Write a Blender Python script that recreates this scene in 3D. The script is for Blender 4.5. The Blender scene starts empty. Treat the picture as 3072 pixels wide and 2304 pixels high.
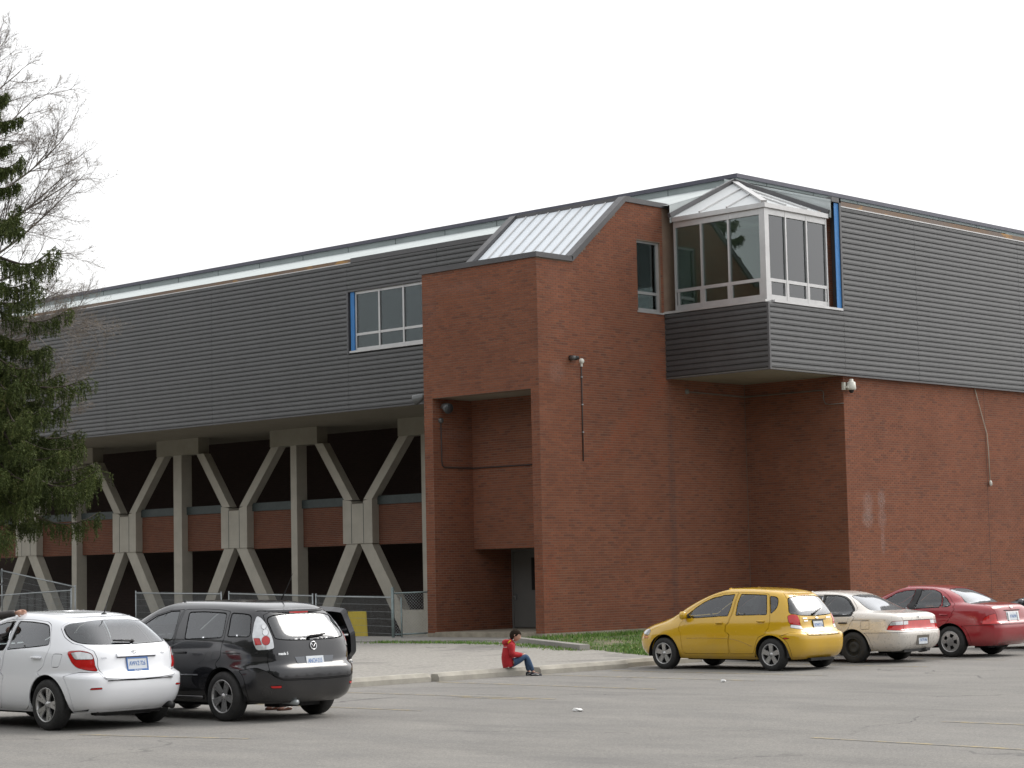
import bpy, math, random
import numpy as np
from math import sin, cos, pi, radians, sqrt, atan2, hypot
from mathutils import Vector, Matrix
from mathutils.geometry import delaunay_2d_cdt

sc = bpy.context.scene
COL = sc.collection
random.seed(7)

# ---------------------------------------------------------------- camera
yaw, pitch, roll = -0.75408249, 0.08914981, -0.02165012
fwd = Vector((sin(yaw) * cos(pitch), cos(yaw) * cos(pitch), sin(pitch)))
rgt = Vector((cos(yaw), -sin(yaw), 0))
upv = rgt.cross(fwd)
r2 = rgt * cos(roll) + upv * sin(roll)
u2 = upv * cos(roll) - rgt * sin(roll)
cam_d = bpy.data.cameras.new('camera')
cam_d.sensor_width = 36.0
cam_d.lens = 6334.2 / 3072 * 36.0
cam_d.clip_start = 0.5
cam_d.clip_end = 3000
cam = bpy.data.objects.new('camera', cam_d)
m3 = Matrix((r2, u2, -fwd)).transposed()
cam.matrix_world = Matrix.Translation((0, 0, 1.86)) @ m3.to_4x4()
COL.objects.link(cam)
sc.camera = cam

# ---------------------------------------------------------------- sky, sun, exposure
SUN_EL, SUN_AZ = radians(44), radians(74)       # azimuth measured from +X towards +Y
world = bpy.data.worlds.new('World')
sc.world = world
world.use_nodes = True
wn = world.node_tree
wn.nodes.clear()
w_out = wn.nodes.new('ShaderNodeOutputWorld')
w_bg = wn.nodes.new('ShaderNodeBackground')
w_sky = wn.nodes.new('ShaderNodeTexSky')
w_sky.sky_type = 'NISHITA'
w_sky.sun_disc = False
w_sky.sun_elevation = SUN_EL
w_sky.sun_rotation = pi / 2 - SUN_AZ
w_sky.air_density = 1.0
w_sky.dust_density = 7.0
w_sky.ozone_density = 1.0
# thin bright overcast: the clear sky behind an even white cloud sheet
w_hs = wn.nodes.new('ShaderNodeHueSaturation')
w_hs.inputs['Saturation'].default_value = 0.25
w_mix = wn.nodes.new('ShaderNodeMix')
w_mix.data_type = 'RGBA'
w_mix.inputs['Factor'].default_value = 0.5
w_mix.inputs['B'].default_value = (11.5, 11.5, 11.5, 1)
wn.links.new(w_sky.outputs['Color'], w_hs.inputs['Color'])
wn.links.new(w_hs.outputs['Color'], w_mix.inputs['A'])
wn.links.new(w_mix.outputs['Result'], w_bg.inputs['Color'])
w_bg.inputs['Strength'].default_value = 0.12
wn.links.new(w_bg.outputs['Background'], w_out.inputs['Surface'])

sun_d = bpy.data.lights.new('sun', 'SUN')
sun_d.energy = 1.0
sun_d.angle = radians(30)
sun_d.color = (1.0, 0.95, 0.87)
sun = bpy.data.objects.new('sun', sun_d)
sdir = Vector((cos(SUN_EL) * cos(SUN_AZ), cos(SUN_EL) * sin(SUN_AZ), sin(SUN_EL)))
sun.rotation_euler = sdir.to_track_quat('Z', 'Y').to_euler()
sun.location = sdir * 80
COL.objects.link(sun)

vs = sc.view_settings
vs.view_transform = 'Standard'
vs.look = 'None'
vs.gamma = 1
vs.use_curve_mapping = False
vs.exposure = 0.45
sc.render.film_transparent = False
sc.cycles.use_denoising = True
sc.cycles.max_bounces = 8
sc.cycles.transparent_max_bounces = 16

# ---------------------------------------------------------------- helpers: picture -> place
CAM = Vector((0, 0, 1.86))
def ray(px, py):
    return r2 * ((px - 1536) / 6334.2) - u2 * ((py - 1152) / 6334.2) + fwd
def onX(px, py, X):
    d = ray(px, py); return CAM + d * (X / d.x)
def onY(px, py, Y):
    d = ray(px, py); return CAM + d * (Y / d.y)
def onZ(px, py, z):
    d = ray(px, py); return CAM + d * ((z - 1.86) / d.z)
def atD(px, py, D):
    return CAM + ray(px, py) * D

# ---------------------------------------------------------------- helpers: objects
def empty(name, loc=(0, 0, 0), rz=0.0, parent=None):
    o = bpy.data.objects.new(name, None)
    o.empty_display_size = 0.3
    COL.objects.link(o)
    o.location = loc
    o.rotation_euler = (0, 0, rz)
    o.parent = parent
    return o
def tag(o, label=None, cat=None, group=None, kind=None):
    if label: o['label'] = label
    if cat: o['category'] = cat
    if group: o['group'] = group
    if kind: o['kind'] = kind
    return o
def copy_tree(o, parent=None):
    c = o.copy(); COL.objects.link(c); c.parent = parent
    for ch in list(o.children): copy_tree(ch, c)
    return c

class MB:
    """collects faces and links them as one mesh object"""
    def __init__(s): s.v = []; s.f = []; s.sm = []; s.tone = []
    def add(s, vs_, fs_, smooth=False):
        b = len(s.v); s.v += [tuple(p) for p in vs_]
        for f in fs_: s.f.append(tuple(i + b for i in f)); s.sm.append(smooth)
        return s
    def quad(s, a, b, c, d): return s.add([a, b, c, d], [(0, 1, 2, 3)])
    def box(s, x0, x1, y0, y1, z0, z1):
        if x0 > x1: x0, x1 = x1, x0
        if y0 > y1: y0, y1 = y1, y0
        if z0 > z1: z0, z1 = z1, z0
        return s.add([(x0, y0, z0), (x1, y0, z0), (x1, y1, z0), (x0, y1, z0), (x0, y0, z1), (x1, y0, z1), (x1, y1, z1), (x0, y1, z1)],
                     [(0, 3, 2, 1), (4, 5, 6, 7), (0, 1, 5, 4), (1, 2, 6, 5), (2, 3, 7, 6), (3, 0, 4, 7)])
    def bev(s, x0, x1, y0, y1, z0, z1, b):
        """box with chamfered top edges"""
        return s.add([(x0, y0, z0), (x1, y0, z0), (x1, y1, z0), (x0, y1, z0),
                      (x0, y0, z1 - b), (x1, y0, z1 - b), (x1, y1, z1 - b), (x0, y1, z1 - b),
                      (x0 + b, y0 + b, z1), (x1 - b, y0 + b, z1), (x1 - b, y1 - b, z1), (x0 + b, y1 - b, z1)],
                     [(0, 3, 2, 1), (0, 1, 5, 4), (1, 2, 6, 5), (2, 3, 7, 6), (3, 0, 4, 7),
                      (4, 5, 9, 8), (5, 6, 10, 9), (6, 7, 11, 10), (7, 4, 8, 11), (8, 9, 10, 11)])
    def bar(s, a, b, w, h, up=(0, 0, 1)):
        """rectangular bar from a to b; w across, h along up"""
        a, b = Vector(a), Vector(b); d = (b - a).normalized(); u = Vector(up)
        if abs(d.dot(u)) > 0.99: u = Vector((0, 1, 0))
        r = d.cross(u).normalized(); u = r.cross(d).normalized()
        r = r * (w / 2); u = u * (h / 2)
        return s.add([a - r - u, a + r - u, a + r + u, a - r + u, b - r - u, b + r - u, b + r + u, b - r + u],
                     [(0, 1, 2, 3), (7, 6, 5, 4), (0, 4, 5, 1), (1, 5, 6, 2), (2, 6, 7, 3), (3, 7, 4, 0)])
    def prism(s, poly, axis, t0, t1):
        """poly of 2D points extruded along an axis ('x': (y,z), 'y': (x,z), 'z': (x,y))"""
        def P(p, t): return {'x': (t, p[0], p[1]), 'y': (p[0], t, p[1]), 'z': (p[0], p[1], t)}[axis]
        n = len(poly)
        vs_ = [P(p, t0) for p in poly] + [P(p, t1) for p in poly]
        fs_ = [tuple(range(n)), tuple(range(2 * n - 1, n - 1, -1))] + [(i, i + n, (i + 1) % n + n, (i + 1) % n) for i in range(n)]
        return s.add(vs_, fs_)
    def tube(s, pts, r, n=6, cap=True, smooth=True):
        pts = [Vector(p) for p in pts]
        rs = r if isinstance(r, (list, tuple)) else [r] * len(pts)
        vs_ = []; prev = None
        for i, p in enumerate(pts):
            d = (pts[min(i + 1, len(pts) - 1)] - pts[max(i - 1, 0)]).normalized()
            if prev is None:
                u = Vector((0, 0, 1)) if abs(d.z) < 0.9 else Vector((1, 0, 0))
            else: u = prev
            u = (u - d * u.dot(d)).normalized(); prev = u
            w = d.cross(u)
            for k in range(n):
                a = 2 * pi * k / n
                vs_.append(p + (u * cos(a) + w * sin(a)) * rs[i])
        fs_ = []
        for i in range(len(pts) - 1):
            for k in range(n):
                fs_.append((i * n + k, i * n + (k + 1) % n, (i + 1) * n + (k + 1) % n, (i + 1) * n + k))
        if cap:
            fs_.append(tuple(range(n - 1, -1, -1))); b = (len(pts) - 1) * n
            fs_.append(tuple(b + k for k in range(n)))
        return s.add(vs_, fs_, smooth)
    def lathe(s, prof, n=24, axis='z', c=(0, 0, 0), smooth=True, closed=False):
        """prof: (radius, height) pairs turned about axis"""
        vs_ = []
        for k in range(n):
            a = 2 * pi * k / n
            for (r, h) in prof:
                p = {'z': (r * cos(a), r * sin(a), h), 'y': (r * cos(a), h, r * sin(a)), 'x': (h, r * cos(a), r * sin(a))}[axis]
                vs_.append((p[0] + c[0], p[1] + c[1], p[2] + c[2]))
        m = len(prof); fs_ = []
        for k in range(n):
            k2 = (k + 1) % n
            for i in range(m - 1 + (1 if closed else 0)):
                j = (i + 1) % m
                fs_.append((k * m + i, k2 * m + i, k2 * m + j, k * m + j))
        return s.add(vs_, fs_, smooth)
    def mesh(s, name, mat, off=(0, 0, 0)):
        me = bpy.data.meshes.new(name)
        ox, oy, oz = off
        me.from_pydata([(x - ox, y - oy, z - oz) for x, y, z in s.v], [], s.f)
        me.polygons.foreach_set('use_smooth', s.sm)
        if s.tone and len(s.tone) == len(s.f):
            at = me.attributes.new('tone', 'FLOAT', 'FACE')
            at.data.foreach_set('value', s.tone)
        if mat: me.materials.append(mat)
        me.update()
        return me
    def build(s, name, mat, parent=None, off=None):
        if off is None: off = tuple(parent.location) if parent is not None and parent.parent is None and parent.rotation_euler.z == 0 else (0, 0, 0)
        o = bpy.data.objects.new(name, s.mesh(name, mat, off))
        COL.objects.link(o); o.parent = parent
        return o
    def thing(s, name, mat, label, cat, loc, group=None, kind=None):
        o = bpy.data.objects.new(name, s.mesh(name, mat, loc))
        COL.objects.link(o); o.location = loc
        return tag(o, label, cat, group, kind)

def tri_soup(name, V, tone, mat, parent, off):
    """many loose triangles (n,3,3) as one mesh"""
    n = len(V); me = bpy.data.meshes.new(name)
    me.vertices.add(n * 3); me.vertices.foreach_set('co', (V.reshape(-1, 3) - np.array(off)).astype(np.float32).ravel())
    me.loops.add(n * 3); me.loops.foreach_set('vertex_index', np.arange(n * 3, dtype=np.int32))
    me.polygons.add(n); me.polygons.foreach_set('loop_start', np.arange(0, n * 3, 3, dtype=np.int32))
    at = me.attributes.new('tone', 'FLOAT', 'FACE'); at.data.foreach_set('value', np.asarray(tone, np.float32))
    me.materials.append(mat); me.update(); me.validate()
    o = bpy.data.objects.new(name, me); COL.objects.link(o); o.parent = parent
    return o

# ---------------------------------------------------------------- helpers: materials
class NT:
    def __init__(s, name):
        s.m = bpy.data.materials.new(name); s.m.use_nodes = True
        s.t = s.m.node_tree; s.b = s.t.nodes['Principled BSDF']; s.out = s.t.nodes['Material Output']
    def n(s, typ, **kw):
        nd = s.t.nodes.new(typ)
        for k, v in kw.items(): setattr(nd, k, v)
        return nd
    def link(s, a, b): s.t.links.new(a, b)
    def setin(s, sock, v):
        if isinstance(v, bpy.types.NodeSocket): s.link(v, sock)
        elif isinstance(v, (tuple, list)):
            if len(v) == 3 and sock.type == 'RGBA': v = (*v, 1)
            sock.default_value = v
        else: sock.default_value = v
    def pos(s):
        return s.n('ShaderNodeNewGeometry').outputs['Position']
    def obj(s):
        return s.n('ShaderNodeTexCoord').outputs['Object']
    def noise(s, scale, detail=4, rough=0.55, vec=None, dist=0.0):
        nd = s.n('ShaderNodeTexNoise'); nd.inputs['Scale'].default_value = scale
        nd.inputs['Detail'].default_value = detail; nd.inputs['Roughness'].default_value = rough
        nd.inputs['Distortion'].default_value = dist
        if vec is not None: s.link(vec, nd.inputs['Vector'])
        return nd.outputs['Fac']
    def mapv(s, vec, scale=(1, 1, 1), loc=(0, 0, 0), rot=(0, 0, 0), typ='POINT'):
        nd = s.n('ShaderNodeMapping', vector_type=typ)
        s.link(vec, nd.inputs['Vector'])
        nd.inputs['Scale'].default_value = scale; nd.inputs['Location'].default_value = loc; nd.inputs['Rotation'].default_value = rot
        return nd.outputs['Vector']
    def rng(s, v, a, b, c=0.0, d=1.0, smooth=False):
        nd = s.n('ShaderNodeMapRange'); nd.interpolation_type = 'SMOOTHSTEP' if smooth else 'LINEAR'
        s.setin(nd.inputs['Value'], v)
        for k, x in zip(('From Min', 'From Max', 'To Min', 'To Max'), (a, b, c, d)): nd.inputs[k].default_value = x
        return nd.outputs['Result']
    def math(s, op, a, b=0.0):
        nd = s.n('ShaderNodeMath', operation=op)
        s.setin(nd.inputs[0], a); s.setin(nd.inputs[1], b)
        return nd.outputs[0]
    def mix(s, f, a, b, typ='MIX'):
        nd = s.n('ShaderNodeMix', data_type='RGBA', blend_type=typ)
        s.setin(nd.inputs['Factor'], f); s.setin(nd.inputs['A'], a); s.setin(nd.inputs['B'], b)
        return nd.outputs['Result']
    def ramp(s, v, stops):
        nd = s.n('ShaderNodeValToRGB'); cr = nd.color_ramp
        while len(cr.elements) < len(stops): cr.elements.new(0.5)
        for e, (p, c) in zip(cr.elements, stops): e.position = p; e.color = (*c, 1)
        s.setin(nd.inputs['Fac'], v)
        return nd.outputs['Color']
    def blob(s, vec, loc, scale, rot=(0, 0, 0)):
        v = s.mapv(vec, scale, loc, rot, 'TEXTURE')
        g = s.n('ShaderNodeTexGradient', gradient_type='SPHERICAL'); s.link(v, g.inputs['Vector'])
        return g.outputs['Fac']
    def bump(s, h, strength=0.3, dist=0.01):
        nd = s.n('ShaderNodeBump'); nd.inputs['Strength'].default_value = strength; nd.inputs['Distance'].default_value = dist
        s.link(h, nd.inputs['Height']); s.link(nd.outputs['Normal'], s.b.inputs['Normal'])
    def set(s, **kw):
        for k, v in kw.items(): s.setin(s.b.inputs[k.replace('_', ' ')], v)
        return s
MATS = {}
def plain(name, col, rough=0.6, metal=0.0, var=0.12, scale=3.0, bump=0.0, spec=0.5, coat=0.0, bscale=40.0):
    """a painted / cast surface with a little unevenness"""
    if name in MATS: return MATS[name]
    k = NT(name); p = k.obj()
    f = k.noise(scale, 5, 0.6, p)
    lo = tuple(c * (1 - var) for c in col); hi = tuple(min(1, c * (1 + var)) for c in col)
    k.set(Base_Color=k.mix(k.rng(f, 0.3, 0.7), lo, hi), Roughness=k.rng(k.noise(scale * 5, 3, 0.5, p), 0.3, 0.7, max(0.02, rough * 0.85), min(1, rough * 1.15)), Metallic=metal)
    k.b.inputs['Specular IOR Level'].default_value = spec
    if coat: k.b.inputs['Coat Weight'].default_value = coat; k.b.inputs['Coat Roughness'].default_value = 0.03
    if bump: k.bump(k.noise(bscale, 4, 0.6, p), bump, 0.01)
    MATS[name] = k.m
    return k.m
def glass(name, tint=(0.75, 0.82, 0.8), trans=0.85, rough=0.01, ior=1.5, gain=1.1):
    """thin sheet glass: clear straight through, mirrors by angle"""
    if name in MATS: return MATS[name]
    k = NT(name); k.t.nodes.remove(k.b)
    tr = k.n('ShaderNodeBsdfTransparent'); tr.inputs['Color'].default_value = (*[c * trans for c in tint], 1)
    gl = k.n('ShaderNodeBsdfGlossy'); gl.inputs['Roughness'].default_value = rough; gl.inputs['Color'].default_value = (0.95, 0.97, 1.0, 1)
    fr = k.n('ShaderNodeFresnel'); fr.inputs['IOR'].default_value = ior
    mx = k.n('ShaderNodeMixShader')
    k.link(k.math('MINIMUM', k.math('MULTIPLY', fr.outputs[0], gain), 1.0), mx.inputs[0]); k.link(tr.outputs[0], mx.inputs[1]); k.link(gl.outputs[0], mx.inputs[2])
    k.link(mx.outputs[0], k.out.inputs['Surface'])
    MATS[name] = k.m
    return k.m
# ---------------------------------------------------------------- materials of the place
def mk_brick(name='brick_clay'):
    k = NT(name); P = k.pos()
    at = k.n('ShaderNodeAttribute', attribute_name='tone').outputs['Fac']
    base = k.ramp(at, [(0.0, (.150, .064, .044)), (0.06, (.185, .074, .047)), (0.3, (.212, .082, .049)), (0.7, (.226, .087, .051)), (0.94, (.240, .094, .054)), (1.0, (.215, .092, .060))])
    big = k.noise(0.42, 5, 0.6, P)
    base = k.mix(1.0, base, k.ramp(big, [(0.3, (.86, .86, .87)), (0.5, (1, 1, 1)), (0.72, (1.11, 1.09, 1.08))]), 'MULTIPLY')
    hs = k.noise(2.3, 4, 0.7, k.mapv(P, (1, 1, 2.2)))
    base = k.mix(1.0, base, k.ramp(hs, [(0.3, (.93, .93, .94)), (0.6, (1.04, 1.03, 1.02))]), 'MULTIPLY')
    fine = k.noise(60, 4, 0.65, P)
    base = k.mix(1.0, base, k.ramp(fine, [(0.25, (.82, .82, .82)), (0.75, (1.15, 1.15, 1.15))]), 'MULTIPLY')
    rag = k.noise(9, 5, 0.7, P)
    # scrubbed orange streak climbing the tower's side, and one beside its foot
    for loc, scl, rot in (((-37.75, 44.9, 5.9), (.6, 2.7, .42), (radians(39), 0, 0)), ((-37.75, 41.45, 1.7), (.6, .42, .95), (0, 0, 0)), ((-37.75, 46.3, 7.3), (.6, .45, .9), (0, 0, 0))):
        f = k.math('MULTIPLY', k.rng(k.blob(P, loc, scl, rot), 0.05, 0.45), k.rng(rag, 0.40, 0.60))
        base = k.mix(k.math('MULTIPLY', f, 0.6), base, (.275, .082, .042))
    # soot streak under the bay
    f = k.math('MULTIPLY', k.rng(k.blob(P, (-37.75, 46.72, 3.0), (.6, .20, 5.2)), 0.0, 0.5), k.rng(rag, 0.3, 0.6))
    base = k.mix(k.math('MULTIPLY', f, 0.45), base, (.06, .045, .05))
    # lime bloom near the parapet and rubbed-out chalky marks on the right wall
    chalk = k.noise(26, 3, 0.8, k.mapv(P, (1, 1, 1.8)))
    for loc, scl, amt, c in (((-40.4, 41.2, 9.75), (1.6, .6, .22), .30, (.36, .22, .19)), ((-41.8, 41.2, 9.2), (.35, .6, .8), .25, (.36, .22, .19)),
                             ((-37.75, 41.95, 7.2), (.5, .42, .40), .35, (.42, .34, .32)), ((-37.75, 42.0, 9.8), (.6, .5, 1.2), .18, (.33, .2, .17)), ((-37.75, 45.6, 8.2), (.6, 1.0, 1.2), .18, (.33, .19, .15)),
                             ((-41.8, 42.2, 5.75), (.6, .7, .20), .30, (.36, .30, .28)),
                             ((-34.23, 51.28, 3.65), (.5, .34, .42), .55, (.46, .40, .39)), ((-34.23, 51.25, 3.2), (.5, .36, .34), .6, (.46, .47, .47)),
                             ((-34.23, 51.98, 3.75), (.5, .26, .36), .6, (.46, .47, .47)), ((-34.23, 51.98, 3.2), (.5, .28, .42), .55, (.46, .40, .39)),
                             ((-34.23, 51.98, 2.55), (.5, .14, .50), .5, (.5, .45, .45)), ((-34.23, 53.3, 2.15), (.5, .3, .25), .35, (.36, .19, .15)), ((-34.23, 54.0, 2.2), (.5, .3, .3), .35, (.36, .19, .15)), ((-34.23, 56.2, 1.8), (.5, .4, .2), .35, (.36, .19, .15))):
        f = k.math('MULTIPLY', k.rng(k.blob(P, loc, scl), 0.05, 0.5), k.rng(chalk, 0.44, 0.70))
        base = k.mix(k.math('MULTIPLY', f, amt), base, c)
    k.set(Base_Color=base, Roughness=0.92)
    k.b.inputs['Specular IOR Level'].default_value = 0.2
    k.bump(fine, 0.35, 0.004)
    return k.m
M_brick = mk_brick()
def mk_mortar():
    k = NT('mortar'); P = k.pos()
    k.set(Base_Color=k.mix(k.rng(k.noise(1.2, 5, 0.6, P), 0.3, 0.7), (.165, .11, .08), (.235, .17, .125)), Roughness=0.95)
    k.bump(k.noise(90, 3, 0.6, P), 0.3, 0.003)
    return k.m
M_mortar = mk_mortar()
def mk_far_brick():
    """brick too far back to tell pieces apart; undercroft shade put into its colour"""
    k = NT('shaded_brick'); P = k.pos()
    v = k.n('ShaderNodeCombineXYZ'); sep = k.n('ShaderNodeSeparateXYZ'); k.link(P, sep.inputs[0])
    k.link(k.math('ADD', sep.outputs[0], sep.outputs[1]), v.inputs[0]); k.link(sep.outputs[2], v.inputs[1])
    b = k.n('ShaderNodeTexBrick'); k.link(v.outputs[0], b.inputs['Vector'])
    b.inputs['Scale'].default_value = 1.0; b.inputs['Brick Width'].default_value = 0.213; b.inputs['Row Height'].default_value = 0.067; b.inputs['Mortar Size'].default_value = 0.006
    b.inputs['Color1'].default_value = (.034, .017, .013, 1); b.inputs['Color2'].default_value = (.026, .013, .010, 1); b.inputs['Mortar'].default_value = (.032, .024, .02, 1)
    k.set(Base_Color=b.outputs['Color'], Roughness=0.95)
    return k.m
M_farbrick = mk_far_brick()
def mk_siding():
    k = NT('charcoal_siding'); P = k.pos()
    st = k.noise(1.0, 5, 0.7, k.mapv(P, (.35, .35, 3.0)))
    c = k.mix(k.rng(st, 0.3, 0.7), (.047, .049, .051), (.060, .062, .064))
    c = k.mix(k.math('MULTIPLY', k.rng(k.noise(7, 4, 0.7, P), 0.55, 0.8), 0.3), c, (.13, .125, .12))
    rnd = k.n('ShaderNodeObjectInfo').outputs['Random']
    c = k.mix(1.0, c, k.ramp(rnd, [(0, (.94, .94, .94)), (1, (1.06, 1.06, 1.06))]), 'MULTIPLY')
    c = k.mix(1.0, c, k.ramp(k.noise(1.0, 5, 0.7, k.mapv(P, (2.4, 2.4, .16))), [(0.3, (.90, .90, .90)), (0.7, (1.10, 1.10, 1.11))]), 'MULTIPLY')
    k.set(Base_Color=c, Roughness=k.rng(k.noise(9, 3, 0.5, P), 0.3, 0.7, 0.34, 0.46), Metallic=0.0)
    k.bump(k.noise(0.8, 3, 0.5, k.mapv(P, (1, 1, 2))), 0.25, 0.02)
    k.b.inputs['Specular IOR Level'].default_value = 0.85
    return k.m
M_siding = mk_siding()
M_trim = plain('dark_trim', (.085, .084, .088), 0.42, 0.0, 0.1, 2.0)
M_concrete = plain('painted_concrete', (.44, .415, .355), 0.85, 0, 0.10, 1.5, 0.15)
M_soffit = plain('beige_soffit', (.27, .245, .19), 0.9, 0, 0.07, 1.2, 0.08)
M_head = plain('shaded_concrete_paint', (.30, .28, .225), 0.88, 0, 0.08, 1.5, 0.12)  # column heads: concrete paint darkened, the shade below the soffit in its colour
M_base = plain('concrete_base', (.30, .27, .215), 0.92, 0, 0.25, 4.0, 0.3)
M_alu = plain('anodised_aluminium', (.50, .50, .50), 0.36, 0.55, 0.08, 3.0)
M_bluemem = plain('blue_membrane', (.028, .18, .46), 0.5, 0, 0.12, 5.0)
M_greencap = plain('green_grey_flashing', (.045, .060, .060), 0.55, 0, 0.15, 2.0)
M_roof = plain('pale_roof_membrane', (.46, .50, .50), 0.7, 0, 0.07, 0.8)
M_fascia = plain('grey_fascia_panel', (.27, .31, .31), 0.6, 0, 0.10, 1.4)
M_capdark = plain('roof_edge_cap', (.060, .060, .085), 0.4, 0, 0.12, 2.0)
M_skin_white = plain('translucent_skylight_sheet', (.72, .77, .82), 0.35, 0, 0.04, 1.0)
M_door = plain('grey_door_paint', (.15, .15, .145), 0.5, 0, 0.06, 2.0)
M_interior = plain('room_plaster', (.50, .50, .43), 0.9, 0, 0.1, 1.0)
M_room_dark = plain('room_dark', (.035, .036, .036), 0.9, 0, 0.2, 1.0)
M_black = plain('black_plastic', (.012, .012, .013), 0.5)
M_galv = plain('galvanised_steel', (.36, .39, .40), 0.42, 0.6, 0.15, 8.0)
M_gpost = plain('green_grey_post', (.20, .25, .25), 0.45, 0.5, 0.18, 8.0)
M_lampgrey = plain('lamp_housing', (.12, .125, .125), 0.4, 0.3)
M_white_pl = plain('white_plastic', (.62, .62, .56), 0.45)
M_conduit = plain('dark_conduit', (.045, .035, .032), 0.6)
M_ycable = plain('grey_cable', (.42, .38, .31), 0.6)
def mk_rust():
    k = NT('weathered_flashing'); P = k.pos()
    c = k.mix(k.rng(k.noise(0.5, 5, 0.6, P), 0.35, 0.62), (.17, .145, .135), (.22, .14, .085))
    c = k.mix(k.rng(k.noise(1.1, 3, 0.5, k.mapv(P, (1, 1, 3))), 0.60, 0.70), c, (.42, .24, .085))
    k.set(Base_Color=c, Roughness=0.75); return k.m
M_rust = mk_rust()
G_strip = glass('strip_window_glass', (.55, .62, .60), 0.7, .01, 1.5, .9)
G_win = glass('window_glass', (.62, .72, .68), 0.75, .01, 1.5, 1.9)
G_sky = glass('skylight_glass', (.85, .9, .88), 0.9)

def mk_frost():
    k = NT('frosted_roof_sheet'); k.t.nodes.remove(k.b)
    d = k.n('ShaderNodeBsdfDiffuse'); d.inputs['Color'].default_value = (.80, .83, .85, 1); t = k.n('ShaderNodeBsdfTranslucent'); t.inputs['Color'].default_value = (.80, .84, .84, 1)
    g = k.n('ShaderNodeBsdfGlossy'); g.inputs['Roughness'].default_value = .12
    a = k.n('ShaderNodeMixShader'); a.inputs[0].default_value = .4; k.link(d.outputs[0], a.inputs[1]); k.link(t.outputs[0], a.inputs[2])
    b = k.n('ShaderNodeMixShader'); k.link(k.rng(k.noise(2, 2, .5, k.obj()), 0, 1, .06, .16), b.inputs[0]); k.link(a.outputs[0], b.inputs[1]); k.link(g.outputs[0], b.inputs[2]); k.link(b.outputs[0], k.out.inputs['Surface'])
    return k.m
M_frost = mk_frost()
# ================================================================ the school building
XC, YC = -37.744, 41.228          # tower's near corner
XL = -42.115                      # tower's left edge
YS, XB = 46.586, -34.088          # planes of the charcoal cladding
YI, XW = 50.25, -34.23            # alcove wall and right wall
ZS, ZT = 7.27, 12.12              # cladding bottom and top
B0 = (XC, YC, 0.12)
school = empty('school_building', B0)
tag(school, 'brick school building with charcoal ribbed cladding, stair tower and corner bay window', 'building')
def bp(mb, name, mat, parent=None):
    """a part of the building (parent None) or a sub-part of one of its parts"""
    o = bpy.data.objects.new(name, mb.mesh(name, mat, B0)); COL.objects.link(o); o.parent = parent or school
    return o

# ---------------------------------------------------------------- brickwork: every brick is real
BW, BH, JT = 0.213, 0.067, 0.010
brick_rest = MB(); brick_near = []      # near ones become objects of their own
rb = random.Random(3)
def brick_wall(axis, plane, outward, t0, t1, z0, z1, cuts=(), top=None, near=None, dark=False):
    """axis: direction the wall runs ('x' or 'y'); plane: its other coordinate; outward: +1/-1 side the face looks to.
       cuts: openings (t0, t1, z0, z1); top(t): height limit; near(t, z): bricks to build singly"""
    row = 0; z = z0
    while z < z1 - 0.02:
        off = 0.0 if row % 2 == 0 else BW / 2
        t = t0 - off
        while t < t1 - 0.005:
            a, b = max(t, t0) + (JT / 2 if t > t0 else 0), min(t + BW, t1) - (JT / 2 if t + BW < t1 else 0)
            zt = min(z + BH - JT, z1); zc = (z + zt) / 2
            t += BW
            segs = [(a, b)]
            for (h0, h1, g0, g1) in cuts:          # openings cut the bricks at their edges
                if g0 < zc < g1:
                    segs = [q for (p0, p1) in segs for q in ((p0, min(p1, h0)), (max(p0, h1), p1)) if q[1] - q[0] > .012]
            for a, b in segs:
                tc = (a + b) / 2
                if b - a < 0.012 or zt - z < 0.02: continue
                if top is not None and zt > top(tc): continue
                tone = rb.random() if rb.random() < 0.9 else rb.random() * 0.2
                if dark: tone *= .08  # spandrel bricks: shade under the soffit put into their tone
                pr = 0.006 + rb.uniform(-.0012, .0012)
                if near and near(tc, zc) and len(brick_near) < 300 and abs((b - a) - (BW - JT)) < 0.003:
                    brick_near.append((axis, plane, outward, tc, zc, tone, pr)); continue
                d0, d1 = plane - outward * 0.004, plane + outward * pr
                def P(tt, d, zz): return (tt, d, zz) if axis == 'x' else (d, tt, zz)
                e = 0.0025
                vs_ = [P(a, d0, z), P(b, d0, z), P(b, d0, zt), P(a, d0, zt), P(a + e, d1, z + e), P(b - e, d1, z + e), P(b - e, d1, zt - e), P(a + e, d1, zt - e)]
                fs_ = [(4, 5, 6, 7), (0, 1, 5, 4), (1, 2, 6, 5), (2, 3, 7, 6), (3, 0, 4, 7)]
                if (axis == 'x') == (outward > 0): fs_ = [f[::-1] for f in fs_]
                brick_rest.add(vs_, fs_); brick_rest.tone += [tone] * 5
        z += BH; row += 1

ZBASE = 0.25
def tower_top(Y):
    """outline of the tower's side: low roof, skylight slope, upper roof"""
    if Y < 42.65: return 10.26
    if Y < 44.93: return 10.26 + (Y - 42.65) * (12.17 - 10.26) / 2.28
    return 12.17
RX0, RX1, RZ1 = -41.785, -38.04, 6.74     # porch opening
WY0, WY1, WZ0, WZ1 = 45.43, 46.47, 9.13, 11.14   # slit window
brick_wall('x', YC, -1, XL, XC, ZBASE, 10.26, cuts=[(RX0, RX1, -1, RZ1)])
brick_wall('y', XC, 1, YC, YI, ZBASE, 12.17, cuts=[(WY0, WY1, WZ0 - .02, WZ1 + .02), (YS, 60, ZS, 20)], top=tower_top,
           near=lambda t, z: 41.3 < t < 42.75 and 3.9 < z < 6.9)
brick_wall('x', YI, -1, XC, XW, ZBASE, ZS)
brick_wall('y', XW, 1, YI, 64.5, ZBASE, ZS)
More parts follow.
